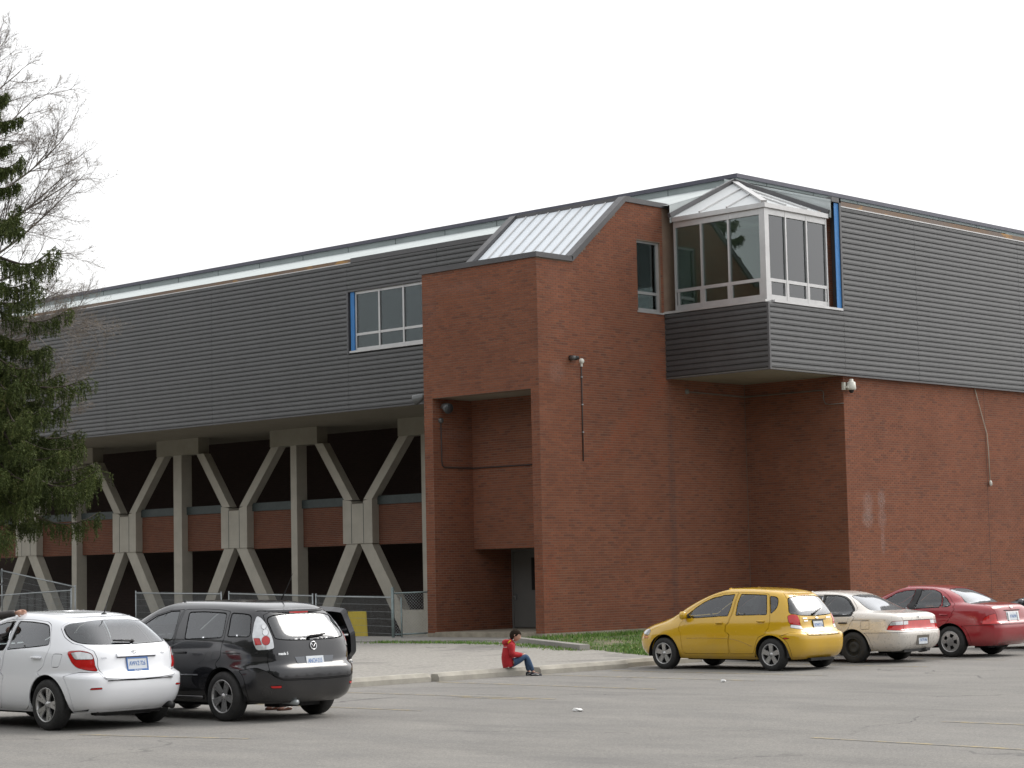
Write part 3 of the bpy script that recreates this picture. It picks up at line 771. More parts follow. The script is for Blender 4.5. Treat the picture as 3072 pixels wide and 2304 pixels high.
# ================================================================ ground
def sstep(t): t = min(1, max(0, t)); return t * t * (3 - 2 * t)
def gz(x, y):
    return 0.11 * sstep((-27.6 - x) / 9.0) - 0.52 * sstep((y - 42.0) / 6.5) * sstep((-42.3 - x) / 2.5)
def mk_asphalt():
    k = NT('asphalt'); P = k.pos()
    big = k.noise(0.16, 6, 0.6, P, 0.4)
    mid = k.noise(1.1, 5, 0.65, k.mapv(P, (.5, 1.0, 1)))
    c = k.mix(k.rng(big, 0.3, 0.7), (.180, .175, .166), (.220, .214, .203))
    c = k.mix(1.0, c, k.ramp(mid, [(0.3, (.86, .86, .87)), (0.7, (1.10, 1.09, 1.07))]), 'MULTIPLY')
    # aggregate
    vo = k.n('ShaderNodeTexVoronoi'); vo.inputs['Scale'].default_value = 75; k.link(P, vo.inputs['Vector'])
    ag = k.ramp(vo.outputs['Color'], [(0.0, (.72, .72, .72)), (0.55, (1, 1, 1)), (1.0, (1.42, 1.40, 1.36))])
    c = k.mix(0.8, c, ag, 'MULTIPLY')
    sp = k.noise(22, 3, 0.75, P)
    c = k.mix(1.0, c, k.ramp(sp, [(0.28, (.84, .84, .84)), (0.5, (1, 1, 1)), (0.72, (1.17, 1.17, 1.16))]), 'MULTIPLY')
    # tyre-darkened and oil-stained places in the bays
    st = k.noise(0.55, 5, 0.7, k.mapv(P, (.35, 1.3, 1)), 0.6)
    c = k.mix(k.math('MULTIPLY', k.rng(st, 0.52, 0.74), 0.5), c, (.105, .103, .10))
    # apron behind the wheel stops: paler, gravelly, patched
    sep = k.n('ShaderNodeSeparateXYZ'); k.link(P, sep.inputs[0])
    edge = k.noise(0.8, 4, 0.6, P)
    ap = k.rng(k.math('ADD', sep.outputs[0], k.math('MULTIPLY', edge, 1.2)), -26.6, -25.9, 1.0, 0.0)
    grv = k.noise(14, 5, 0.8, P)
    ca = k.mix(k.rng(grv, 0.35, 0.65), (.205, .195, .180), (.36, .345, .315))
    pt = k.noise(0.33, 4, 0.6, k.mapv(P, (1, .6, 1)), 0.5)
    ca = k.mix(k.math('MULTIPLY', k.rng(pt, 0.52, 0.60), 0.6), ca, (.125, .118, .118))
    c = k.mix(ap, c, ca)
    # cracks
    wv = k.mapv(P, (1, 1, 1)); nz = k.n('ShaderNodeTexNoise'); nz.inputs['Scale'].default_value = 0.5; nz.inputs['Detail'].default_value = 5; k.link(P, nz.inputs['Vector'])
    wob = k.n('ShaderNodeVectorMath', operation='MULTIPLY_ADD'); k.link(nz.outputs['Color'], wob.inputs[0]); wob.inputs[1].default_value = (3, 3, 0); k.link(P, wob.inputs[2])
    vc = k.n('ShaderNodeTexVoronoi', feature='DISTANCE_TO_EDGE'); vc.inputs['Scale'].default_value = 0.13; k.link(wob.outputs[0], vc.inputs['Vector'])
    cr = k.math('MULTIPLY', k.rng(vc.outputs['Distance'], 0.0012, 0.0042, 1, 0), k.rng(k.noise(0.3, 2, 0.5, P), 0.45, 0.6))
    c = k.mix(k.math('MULTIPLY', cr, 0.75), c, (.05, .05, .05))
    k.set(Base_Color=c, Roughness=0.88)
    k.b.inputs['Specular IOR Level'].default_value = 0.3
    k.bump(k.math('ADD', vo.outputs['Distance'], k.math('MULTIPLY', k.noise(30, 4, 0.7, P), 1.2)), 0.35, 0.006)
    return k.m
M_asphalt = mk_asphalt()
gx = [-900, -400, -200, -120, -90] + list(np.arange(-80, -20, 1.0)) + list(np.arange(-20, 20, 4)) + [20, 60, 150, 400, 900]
gy = [-900, -400, -150, -60, -20] + list(np.arange(0, 30, 3)) + list(np.arange(30, 62, 1.0)) + [62, 75, 100, 200, 400, 900]
mb = MB(); vs_ = [(float(x), float(y), gz(x, y)) for y in gy for x in gx]; nx = len(gx)
mb.add(vs_, [(j * nx + i, j * nx + i + 1, (j + 1) * nx + i + 1, (j + 1) * nx + i) for j in range(len(gy) - 1) for i in range(nx - 1)], True)
g = mb.build('parking_lot', M_asphalt); tag(g, 'grey asphalt parking lot', kind='structure')

# faded yellow bay lines
def mk_line():
    k = NT('faded_yellow_paint'); P = k.pos()
    w = k.rng(k.noise(5, 6, 0.8, P), 0.44, 0.66)
    k.set(Base_Color=k.mix(w, (.20, .194, .184), (.40, .31, .13)), Roughness=0.85)
    k.bump(k.noise(60, 3, 0.6, P), 0.3, 0.004)
    return k.m
M_line = mk_line()
for i, (x0, x1, y, dy) in enumerate([(-26.3, -21.2, 25.95, -.25), (-26.2, -21.2, 28.50, -.25), (-26.1, -21.0, 23.05, .1), (-26.1, -21.0, 20.35, .05), (-26.0, -21.0, 33.3, -.1), (-25.9, -21.0, 30.15, -.1), (-26.0, -21.0, 36.0, -.1),
                                     (-13.6, -9.0, 19.13, -.4), (-13.6, -9.0, 21.78, -.1), (-21.8, -19.3, 15.35, .6), (-22.8, -21.2, 22.93, -.04)]):
    m = MB(); w = .05
    m.quad((x0, y - w, .004), (x1, y + dy - w, .004), (x1, y + dy + w, .004), (x0, y + w, .004))
    o = m.build('bay_line', M_line); tag(o, 'faded yellow parking bay line', kind='structure')

# concrete wheel stops
M_stop = plain('wheel_stop_concrete', (.37, .35, .305), 0.9, 0, 0.2, 3.0, 0.4, bscale=25)
def stop_mesh(L):
    m = MB(); h, wb, wt = .15, .115, .075
    pr = [(wb, 0), (wb, .085), (wt, h), (-wt, h), (-wb, .085), (-wb, 0)]
    n = len(pr); st = [(0.0, 1.0), (.05, 1.0), (L - .05, 1.0), (L, 1.0)]
    vs_ = []
    for t, s_ in ((0.0, .86), (.06, 1.0), (L - .06, 1.0), (L, .86)):
        vs_ += [(x, t, z * s_) for x, z in pr]
    fs_ = [(i * n + j, i * n + (j + 1) % n, (i + 1) * n + (j + 1) % n, (i + 1) * n + j) for i in range(3) for j in range(n)]
    fs_ += [tuple(range(n)), tuple(range(4 * n - 1, 3 * n - 1, -1))]
    return m.add(vs_, fs_).mesh('wheel_stop', M_stop)
sm = stop_mesh(2.42)
for x, y, lab in ((-26.58, 20.9, 'pale concrete wheel stop behind the dark minivan'), (-26.62, 23.55, 'pale concrete wheel stop just right of the dark minivan'), (-26.50, 26.08, 'pale concrete wheel stop the boy sits on, left piece'),
                  (-26.42, 28.62, 'pale concrete wheel stop directly right of the seated boy'), (-26.62, 31.20, 'pale concrete wheel stop in front of the yellow hatchback')):
    o = bpy.data.objects.new('wheel_stop', sm); COL.objects.link(o); o.location = (x, y, 0); o.rotation_euler = (0, 0, radians(random.uniform(-1.2, 1.2)))
    tag(o, lab, 'wheel stop', 'wheel stops along the apron')

# paths and kerb by the porch
def sheet(poly, dz, name, mat, label, grid=None):
    m = MB(); m.add([(x, y, gz(x, y) + dz) for x, y in poly], [tuple(range(len(poly)))])
    o = m.build(name, mat); tag(o, label, kind='structure'); return o
M_path = plain('worn_concrete_path', (.255, .245, .225), 0.92, 0, 0.14, 1.4, 0.3)
# the path, cut into slabs
pa = [(-48.5, 36.4), (-45.2, 36.9), (-42.2, 37.9), (-40.2, 38.8), (-38.6, 39.4), (-37.2, 39.5)]
pb = [(-48.5, 40.0), (-45.2, 40.6), (-42.2, 41.19), (-40.4, 41.19), (-38.9, 41.19), (-37.2, 41.1)]
path = empty('path', (-42, 40, 0)); tag(path, 'worn concrete path to the porch', kind='structure')
for i in range(5):
    e = .012
    q = [(pa[i][0] + e, pa[i][1]), (pa[i + 1][0] - e, pa[i + 1][1]), (pb[i + 1][0] - e, pb[i + 1][1]), (pb[i][0] + e, pb[i][1])]
    m = MB(); zt = [gz(x, y) + .03 for x, y in q]
    m.add([(x, y, z) for (x, y), z in zip(q, zt)] + [(x, y, z - .2) for (x, y), z in zip(q, zt)], [(0, 1, 2, 3), (0, 4, 5, 1), (1, 5, 6, 2), (2, 6, 7, 3), (3, 7, 4, 0)])
    m.build('slab', M_path, path)
ka, kb = Vector((-37.0, 39.05, 0)), Vector((-32.2, 36.35, 0))
d = (kb - ka).normalized(); nrm = Vector((-d.y, d.x, 0))
m = MB(); z0, z1 = gz(ka.x, ka.y), gz(kb.x, kb.y)
A = [ka, kb, kb + nrm * .28 + d * -.10, ka + nrm * .28]
zz = [z0 + .13, z1 + .13, z1 + .13, z0 + .13]
m.add([(p.x, p.y, z) for p, z in zip(A, zz)] + [(p.x, p.y, z - .4) for p, z in zip(A, zz)], [(0, 1, 2, 3), (0, 4, 5, 1), (1, 5, 6, 2), (2, 6, 7, 3), (3, 7, 4, 0)])
m.thing('kerb_stone', M_path, 'long concrete kerb edging the grass by the tower', 'kerb', (ka.x, ka.y, z0))
# grass bed along the tower
def mk_soil():
    k = NT('grass_soil'); P = k.pos()
    c = k.mix(k.rng(k.noise(1.1, 5, 0.7, P), 0.45, 0.6), (.055, .085, .026), (.20, .165, .115))
    k.set(Base_Color=c, Roughness=0.95); k.bump(k.noise(25, 4, 0.7, P), 0.6, 0.03); return k.m
M_soil = mk_soil()
bed = [(-37.70, 41.2), (-37.25, 40.2), (-36.9, 39.35), (-32.2, 36.7), (-29.4, 35.3), (-28.6, 38.5), (-28.4, 50.2), (-34.1, 50.2), (-37.70, 50.2)]
def inside(x, y, poly):
    c = False; j = len(poly) - 1
    for i in range(len(poly)):
        if (poly[i][1] > y) != (poly[j][1] > y) and x < (poly[j][0] - poly[i][0]) * (y - poly[i][1]) / (poly[j][1] - poly[i][1]) + poly[i][0]: c = not c
        j = i
    return c
pts_ = []
for i in range(len(bed)):
    (x0, y0), (x1, y1) = bed[i], bed[(i + 1) % len(bed)]; n_ = max(1, int(hypot(x1 - x0, y1 - y0) / .5))
    pts_ += [(x0 + (x1 - x0) * t / n_, y0 + (y1 - y0) * t / n_) for t in range(n_)]
nb_ = len(pts_); rg = random.Random(5)
pts_ += [(x + rg.uniform(-.1, .1), y + rg.uniform(-.1, .1)) for x in np.arange(-37.4, -28.5, .5) for y in np.arange(35.4, 50, .5) if inside(x, y, bed)]
r_ = delaunay_2d_cdt([Vector(p) for p in pts_], [(i, (i + 1) % nb_) for i in range(nb_)], [], 1, 1e-5)
gm = MB(); gm.add([(p.x, p.y, gz(p.x, p.y) + (.012 + .03 * rg.random() if i >= nb_ else -.05)) for i, p in enumerate(r_[0])], [tuple(f) for f in r_[2]], True)
gb = gm.build('grass_bed', M_soil); tag(gb, 'patchy grass bed between kerb and tower', kind='structure')
def grass(n, pick, hmin, hmax):
    m = MB()
    c = 0
    while c < n:
        p = pick()
        if p is None: continue
        x, y, dens = p
        if rg.random() > dens: continue
        c += 1
        z = gz(x, y) + .01; h = rg.uniform(hmin, hmax) * (1.5 if x < -36.6 else 1.0); a = rg.uniform(0, 2 * pi); w = rg.uniform(.008, .016)
        lx, ly = rg.gauss(0, .35) * h, rg.gauss(0, .35) * h
        dx, dy = cos(a) * w, sin(a) * w
        m.add([(x - dx, y - dy, z), (x + dx, y + dy, z), (x + lx * .5 + dx * .6, y + ly * .5 + dy * .6, z + h * .6), (x + lx, y + ly, z + h)], [(0, 1, 2), (0, 2, 3)])
        t = rg.random(); m.tone += [t, t]
    return m
def mk_grass():
    k = NT('grass_blades'); at = k.n('ShaderNodeAttribute', attribute_name='tone').outputs['Fac']
    c = k.ramp(at, [(0, (.050, .115, .016)), (0.5, (.095, .200, .026)), (0.85, (.150, .270, .040)), (1, (.28, .27, .10))])
    k.set(Base_Color=c, Roughness=0.7); return k.m
M_grass = mk_grass()
def pick_bed():
    x, y = rg.uniform(-37.7, -28.5), rg.uniform(35.2, 50)
    if not inside(x, y, bed): return None
    d = 0.45
    if x < -36.9 + .5: d = 1.0
    if y < 37.9 + ( -32.2 - x) * .05 and x > -32.4: d = 1.0
    s = sin(x * 1.3 + 2) * sin(y * 1.1) + .5 * sin(x * 3.1 + y * 2.3)
    return x, y, max(.03, min(1, d + .45 * s))
o = grass(24000, pick_bed, .03, .10).build('grass', M_grass); tag(o, 'short uneven grass along the tower wall', 'grass', kind='stuff')
def pick_edge():
    t = rg.random(); p = Vector((-40.5, 37.75, 0)).lerp(Vector((-32.4, 36.15, 0)), t)
    x, y = p.x + rg.gauss(0, .3), p.y + (1.0 * sin(t * pi) * .9) + rg.gauss(0, .18)
    if inside(x, y, bed) : return None
    return x, y, .25 + .25 * sin(t * 40)
o = grass(1800, pick_edge, .02, .06).build('weeds', M_grass); tag(o, 'thin weeds at the foot of the kerb', 'weeds', kind='stuff')
# litter
def crumple(loc, r, lab):
    m = MB(); rr = random.Random(int(r * 1000)); n = 8
    vs_ = []
    for i in range(n):
        for j in range(5):
            a = 2 * pi * i / n; b = pi * j / 4
            q = r * rr.uniform(.6, 1.25)
            vs_.append((loc[0] + q * sin(b) * cos(a) * 1.6, loc[1] + q * sin(b) * sin(a), max(.003, .02 + loc[2] + q * .55 * cos(b))))
    fs_ = [(i * 5 + j, ((i + 1) % n) * 5 + j, ((i + 1) % n) * 5 + j + 1, i * 5 + j + 1) for i in range(n) for j in range(4)]
    m.add(vs_, fs_); m.thing('crumpled_paper', plain('white_paper', (.75, .75, .74), .8), lab, 'litter', (loc[0], loc[1], 0), 'litter on the asphalt')
crumple((-18.9, 21.27, 0), .058, 'larger crumpled white paper on the open asphalt')
p = onZ(1880 + 540 * .5389, 1700 + 643 * .5389, 0); crumple((p.x, p.y, 0), .045, 'tiny white scrap on the asphalt behind the yellow hatchback')

# ================================================================ fences
def wire_panel(name, A, B, h, za, zb, lab, grp=None, feet=True):
    """temporary fence panel between two posts; za/zb heights of the top rail, h panel height"""
    A, B = Vector(A), Vector(B); t = empty(name, (A.x, A.y, za - h)); tag(t, lab, 'fence panel', grp)
    a1, b1 = Vector((A.x, A.y, za)), Vector((B.x, B.y, zb)); dn = Vector((0, 0, -h))
    MB().tube([a1 + dn, a1 + Vector((0, 0, .08))], .026, 8).build('post', M_galv, t)
    MB().tube([b1 + dn, b1 + Vector((0, 0, .08))], .026, 8).build('post', M_galv, t)
    MB().tube([a1, b1], .022, 8).build('rail', M_galv, t)
    MB().tube([a1 + dn * .96, b1 + dn * .96], .022, 8).build('rail', M_galv, t)
    L = (b1 - a1).length; w = MB(); n = int(L / .05)
    for i in range(1, n):
        p = a1.lerp(b1, i / n) + Vector((0, 0, .05)); w.bar(p, p + dn, .0045, .0045)
    nh = 8
    for i in range(1, nh):
        w.bar(a1 + dn * (i / nh), b1 + dn * (i / nh), .0055, .0055)
    o = w.build('wire_mesh', M_galv, t); tag(o, kind='stuff')
    if feet:
        for p in (a1, b1):
            q = p + dn
            MB().bev(q.x - .3, q.x + .3, q.y - .1, q.y + .1, q.z - .02, q.z + .1, .03).build('foot', M_base, t)
    return t
def fp(px, py, Y): p = onY(px, py, Y); return p
f1a, f1b = fp(1176, 1792.6, 42.1), fp(948, 1788.6, 43.0)
grp = 'temporary site fence panels'
wire_panel('fence_panel', f1b, f1a, 1.66, f1b.z, f1a.z, 'wire mesh fence panel carrying the yellow board', grp)
f2a, f2b = fp(938, 1788, 43.1), fp(687, 1781, 44.3)
wire_panel('fence_panel', f2b, f2a, 1.75, f2b.z, f2a.z, 'wire mesh fence panel above the dark minivan roof', grp)
f3a, f3b = fp(664, 1782, 44.5), fp(408, 1779, 45.8)
wire_panel('fence_panel', f3b, f3a, 1.8, f3b.z, f3a.z, 'wire mesh fence panel between the white and dark cars', grp)
f4a, f4b = fp(214, 1771, 44.6), fp(-110, 1794, 44.6)
wire_panel('fence_panel', f4b, f4a, 1.7, f4b.z, f4a.z, 'front wire fence panel by the spruce, rail rising right', grp)
f5a, f5b = fp(226, 1761, 45.6), fp(6, 1712, 45.2)
t5 = wire_panel('fence_panel', f5b, f5a, 2.1, f5b.z, f5a.z, 'tilted wire fence panel behind the white hatchback, rail falling right', grp)
MB().tube([f5b + Vector((-.12, -.05, -.45)), f5b + Vector((0, -.05, .03)), f5b + Vector((.13, -.05, -.42)), f5b + Vector((.0, -.05, -.52)), f5b + Vector((-.25, -.05, -.5))], .022, 6).build('hook', M_galv, t5)
# yellow board on the first panel
q = [fp(880 + x * .1989, 1720 + y * .1989, 42.75) for x, y in ((822, 578), (1082, 570), (1112, 1018), (860, 1024))]
dd = Vector((.02, .03, 0))
MB().add([tuple(p) for p in q] + [tuple(p + dd) for p in q], [(0, 1, 2, 3), (7, 6, 5, 4), (0, 4, 5, 1), (1, 5, 6, 2), (2, 6, 7, 3), (3, 7, 4, 0)]).thing(
    'notice_board', plain('yellow_board', (.80, .60, .008), .5, 0, .05), 'blank yellow board hung on the site fence', 'sign', tuple(q[3]))
# chain-link wicket beside the tower
wk = empty('chain_link_fence', (-43.4, 41.75, -.1)); tag(wk, 'short grey chain-link fence with tall post beside the tower', 'fence')
pa_, pb_ = onZ(1180, 1930, -0.02), Vector((XL + .0, 42.3, 0))
zt, ztt = 1.53, 1.40
MB().tube([(pa_.x, pa_.y, -.3), (pa_.x, pa_.y, zt)], .045, 10).build('post', M_gpost, wk)
MB().tube([(pa_.x + .22, pa_.y + .12, -.3), (pa_.x + .22, pa_.y + .12, 1.25)], .025, 8).build('post', M_gpost, wk)
for z in (1.36, .22): MB().tube([(pa_.x, pa_.y, z), (pb_.x, pb_.y, z + .03)], .022, 8).build('rail', M_gpost, wk)
L = hypot(pb_.x - pa_.x, pb_.y - pa_.y); w = MB(); H_ = 1.44
def cp(s, z): return (pa_.x + (pb_.x - pa_.x) * s / L, pa_.y + (pb_.y - pa_.y) * s / L, z - .06)
s = -H_
while s < L:
    for sg in (1, -1):
        a0, a1 = max(s, 0), min(s + H_, L)
        if a1 - a0 > .03:
            if sg > 0: w.bar(cp(a0, a0 - s), cp(a1, a1 - s), .0045, .0045)
            else: w.bar(cp(a0, H_ - (a0 - s)), cp(a1, H_ - (a1 - s)), .0045, .0045)
    s += .085
o = w.build('chain_link', M_galv, wk); tag(o, kind='stuff')
# ================================================================ trees
def mk_needles():
    k = NT('spruce_needles'); at = k.n('ShaderNodeAttribute', attribute_name='tone').outputs['Fac']
    c = k.ramp(at, [(0, (.030, .044, .013)), (0.45, (.058, .080, .021)), (0.8, (.098, .124, .034)), (0.95, (.140, .160, .048)), (1, (.130, .095, .052))])
    k.set(Base_Color=c, Roughness=0.75); k.b.inputs['Specular IOR Level'].default_value = 0.25
    return k.m
M_needle = mk_needles()
M_bark = plain('spruce_bark', (.055, .042, .035), 0.95, 0, 0.3, 6, 0.5)
M_twig = plain('grey_twig_bark', (.19, .17, .155), 0.9, 0, 0.25, 4, 0.3)
def spruce(base, H):
    rr = random.Random(21)
    t = empty('spruce_tree', base); tag(t, 'dark green spruce with drooping branches at the left edge', 'tree')
    B = Vector(base)
    tr = MB(); tr.tube([B + Vector((rr.uniform(-.04, .04), rr.uniform(-.04, .04), z)) for z in np.linspace(-.1, H, 12)], [.27 * (1 - i / 11.3) + .01 for i in range(12)], 10).build('trunk', M_bark, t, (0, 0, 0) if False else tuple(base))
    limb = MB()
    R = [(2.2, 2.5), (3.9, 3.1), (5.8, 3.0), (8.0, 2.5), (10.5, 2.3), (12.5, 1.45), (14.5, .8), (16.5, .05)]
    def rad(z):
        for (a, ra), (b, rb_) in zip(R[:-1], R[1:]):
            if a <= z <= b: return ra + (rb_ - ra) * (z - a) / (b - a)
        return .3
    ropes = []
    def needles(p, d, L, dens, tone0):
        """a rope of needles from p along d"""
        ropes.append((*p, *d, L, max(2, int(L * dens)), tone0))
    z = 4.5
    while z < H - .4:
        nb = 6 if z < 9 else 4
        a0 = rr.uniform(0, 2 * pi)
        for i in range(nb):
            a = a0 + 2 * pi * i / nb + rr.gauss(0, .18)
            vis = cos(a - yaw_cam_right)      # side that can be seen gets the full detail
            L = rad(z) * rr.uniform(.72, 1.12)
            if z > 8.6 and rr.random() < .5: L *= .5
            o = Vector((cos(a), sin(a), 0)); p = B + Vector((0, 0, z)); pts = [p.copy()]
            n = 9; drp = rr.uniform(.30, .55) if z < 9 else rr.uniform(.0, .30)
            tip = rr.uniform(.5, 1.0) if z < 9 else rr.uniform(.8, 1.5)
            for k in range(1, n + 1):
                s = k / n
                zz = z - drp * L * sin(s * pi * .62) + tip * L * .42 * max(0, s - .45) ** 1.5
                side = Vector((-o.y, o.x, 0)) * (.08 * L * sin(s * 3 + i))
                pts.append(B + o * (L * s) + side + Vector((0, 0, zz)))
            limb.tube(pts, [.045 * (1 - .88 * k / n) * (L / 3 + .35) for k in range(n + 1)], 5)
            dens = 95 if vis > -.35 else 36
            for k in range(1, n + 1):
                pq, pp = pts[k], pts[k - 1]; dd = (pq - pp)
                tn = .42 + .25 * rr.random()
                needles(pp, dd.normalized(), dd.length, dens * .8, tn)
                if k < 2: continue
                m = 7 if z > 9 else 9
                for _ in range(m):
                    q = pp + dd * rr.random(); sl = .10 + .20 * L * (1 - .55 * k / n) * rr.uniform(.4, 1.2)
                    sd = 1 if rr.random() < .5 else -1
                    lat = (Vector((-o.y, o.x, 0)) * sd * rr.uniform(.35, 1.0) + o * rr.uniform(.1, .8) + Vector((0, 0, rr.uniform(-.75, -.1)))).normalized()
                    e = q + lat * sl
                    tn2 = tn + rr.gauss(0, .1)
                    needles(q, lat, sl, dens, tn2)
                    # hanging tassels
                    for _2 in range(3):
                        w = q + lat * (sl * rr.uniform(.25, 1.0)); hl = rr.uniform(.10, .42) * (1.0 if z < 11 else .7)
                        hd = Vector((rr.gauss(0, .14), rr.gauss(0, .14), -1)).normalized()
                        needles(w, hd, hl, dens * .75, tn2 - .08)
        z += rr.uniform(.34, .46) if z < 8.6 else rr.uniform(.48, .75)
    tag(limb.build('branches', M_bark, t, tuple(base)), kind='stuff')
    A = np.array(ropes); cnt = A[:, 7].astype(int); X = np.repeat(A, cnt, axis=0); n = len(X); g = np.random.default_rng(9)
    q = X[:, :3] + X[:, 3:6] * (X[:, 6] * g.random(n))[:, None]
    dv = X[:, 3:6] + g.normal(0, 1, (n, 3)) * (.7, .7, .55); dv /= np.linalg.norm(dv, axis=1, keepdims=True)
    s = np.cross(dv, g.normal(0, 1, (n, 3))); s /= np.linalg.norm(s, axis=1, keepdims=True); s *= g.uniform(.007, .015, n)[:, None]
    V = np.stack([q - s, q + s, q + dv * g.uniform(.035, .09, n)[:, None]], 1)
    o = tri_soup('crown', V, np.clip(X[:, 8] + g.normal(0, .16, n), 0, 1), M_needle, t, base); tag(o, kind='stuff')
    return n
yaw_cam_right = atan2(rgt.y, rgt.x)
p = CAM + ray(-45, 1745) * 55; p.z = gz(p.x, p.y)
n_needles = spruce((p.x, p.y, 0.0), 16.4)

def bare_tree(base):
    rr = random.Random(4)
    t = empty('bare_tree', base); tag(t, 'leafless tree with fine spreading twigs behind the spruce', 'tree')
    B = Vector(base); limbs, tw, buds = MB(), MB(), MB()
    MB().tube([B + Vector((.1 * sin(z), .1 * cos(z), z)) for z in np.linspace(-.1, 13, 9)], [.34 - .027 * i for i in range(9)], 10).build('trunk', M_twig, t, tuple(base))
    def grow(p, d, L, r, lvl):
        n = 7 if lvl < 2 else 5; pts = [p.copy()]; q = p.copy(); v = d.copy()
        for k in range(n):
            v = (v + Vector((rr.gauss(0, .10), rr.gauss(0, .10), rr.gauss(.03, .08) * (1 if lvl < 2 else .8)))).normalized()
            q = q + v * (L / n); pts.append(q.copy())
        rs = [max(.0028, r * (1 - .8 * k / n)) for k in range(n + 1)]
        (limbs if lvl < 1 else tw).tube(pts, rs, 6 if lvl < 1 else 3, False)
        if lvl == 3:
            if rr.random() < .5:
                e = pts[-1]
                for _ in range(3):
                    c = e + Vector((rr.gauss(0, .03), rr.gauss(0, .03), rr.gauss(0, .03)))
                    w = .012
                    buds.add([c + Vector((w, 0, 0)), c + Vector((-w, 0, 0)), c + Vector((0, w, w * 2))], [(0, 1, 2)])
            return
        m = (13, 11, 6)[lvl]
        for _ in range(m):
            f = rr.uniform(.22, 1.0); i = min(n - 1, int(f * n)); s = pts[i].lerp(pts[i + 1], f * n - i)
            base_d = (pts[i + 1] - pts[i]).normalized()
            ang = rr.uniform(.35, .85); ax = Vector((rr.gauss(0, 1), rr.gauss(0, 1), rr.gauss(0, 1))); ax = (ax - base_d * ax.dot(base_d)).normalized()
            nd_ = (base_d * cos(ang) + ax * sin(ang)).normalized()
            grow(s, nd_, L * rr.uniform(.30, .52) * (1.15 - .5 * f), max(.0035, r * .42 * (1.1 - .5 * f)), lvl + 1)
    for i in range(22):
        a = yaw_cam_right + (rr.gauss(0, .5) if i < 17 else rr.uniform(1.5, 5)); z = 6.0 + 7.8 * (i % 17) / 16 + rr.uniform(-.3, .3)
        el = .0 + .95 * (z - 6.0) / 7.8 + rr.uniform(-.1, .15)
        d = Vector((cos(a) * cos(el), sin(a) * cos(el), sin(el)))
        grow(B + Vector((0, 0, z)), d, 4.4 + rr.uniform(-.6, .8), .055, 0)
    tag(limbs.build('branches', M_twig, t, tuple(base)), kind='stuff'); o = tw.build('twigs', M_twig, t, tuple(base)); tag(o, kind='stuff')
    o = buds.build('buds', plain('tan_buds', (.20, .14, .07), .8), t, tuple(base)); tag(o, kind='stuff')
    return len(tw.f)
p = CAM + ray(-215, 1745) * 58
n_tw = bare_tree((p.x, p.y, 0.0))
# the wood across the road behind the viewer, mirrored in the bay's panes
wv_, wf_ = [], []; rw = random.Random(12); nn_ = 90
for i in range(nn_ + 1):
    x = -150 + 230 * i / nn_; yb = -16 - 6 * sin(i * .13)
    hgt = 17.5 + 2.5 * sin(i * .45) + 2.0 * sin(i * 1.07 + 1) + rw.uniform(-1.2, 1.2)
    for j in range(7):
        t_ = j / 6; bulge = 2.6 * sin(t_ * pi * .8 + .35) + rw.uniform(-.7, .7)
        wv_.append((x + rw.uniform(-.6, .6), yb + bulge, hgt * t_ + (rw.uniform(-.6, .6) if 0 < j < 6 else 0)))
wf_ = [(i * 7 + j, (i + 1) * 7 + j, (i + 1) * 7 + j + 1, i * 7 + j + 1) for i in range(nn_) for j in range(6)]
mw = MB().add(wv_, wf_)
bk = [(x, y - 5, z) for x, y, z in wv_]; mw.add(bk, [f[::-1] for f in wf_]); n7 = len(wv_)
mw.add([wv_[i * 7 + 6] for i in range(nn_ + 1)] + [bk[i * 7 + 6] for i in range(nn_ + 1)], [(i, i + 1, nn_ + 2 + i, nn_ + 1 + i) for i in range(nn_)])
o = mw.build('distant_wood', plain('wood_mass', (.050, .052, .032), .95, 0, .45, 1.2, .6)); tag(o, 'dark belt of trees across the road', 'wood', kind='stuff')
print('NEEDLES', n_needles, 'TWIGS', n_tw)
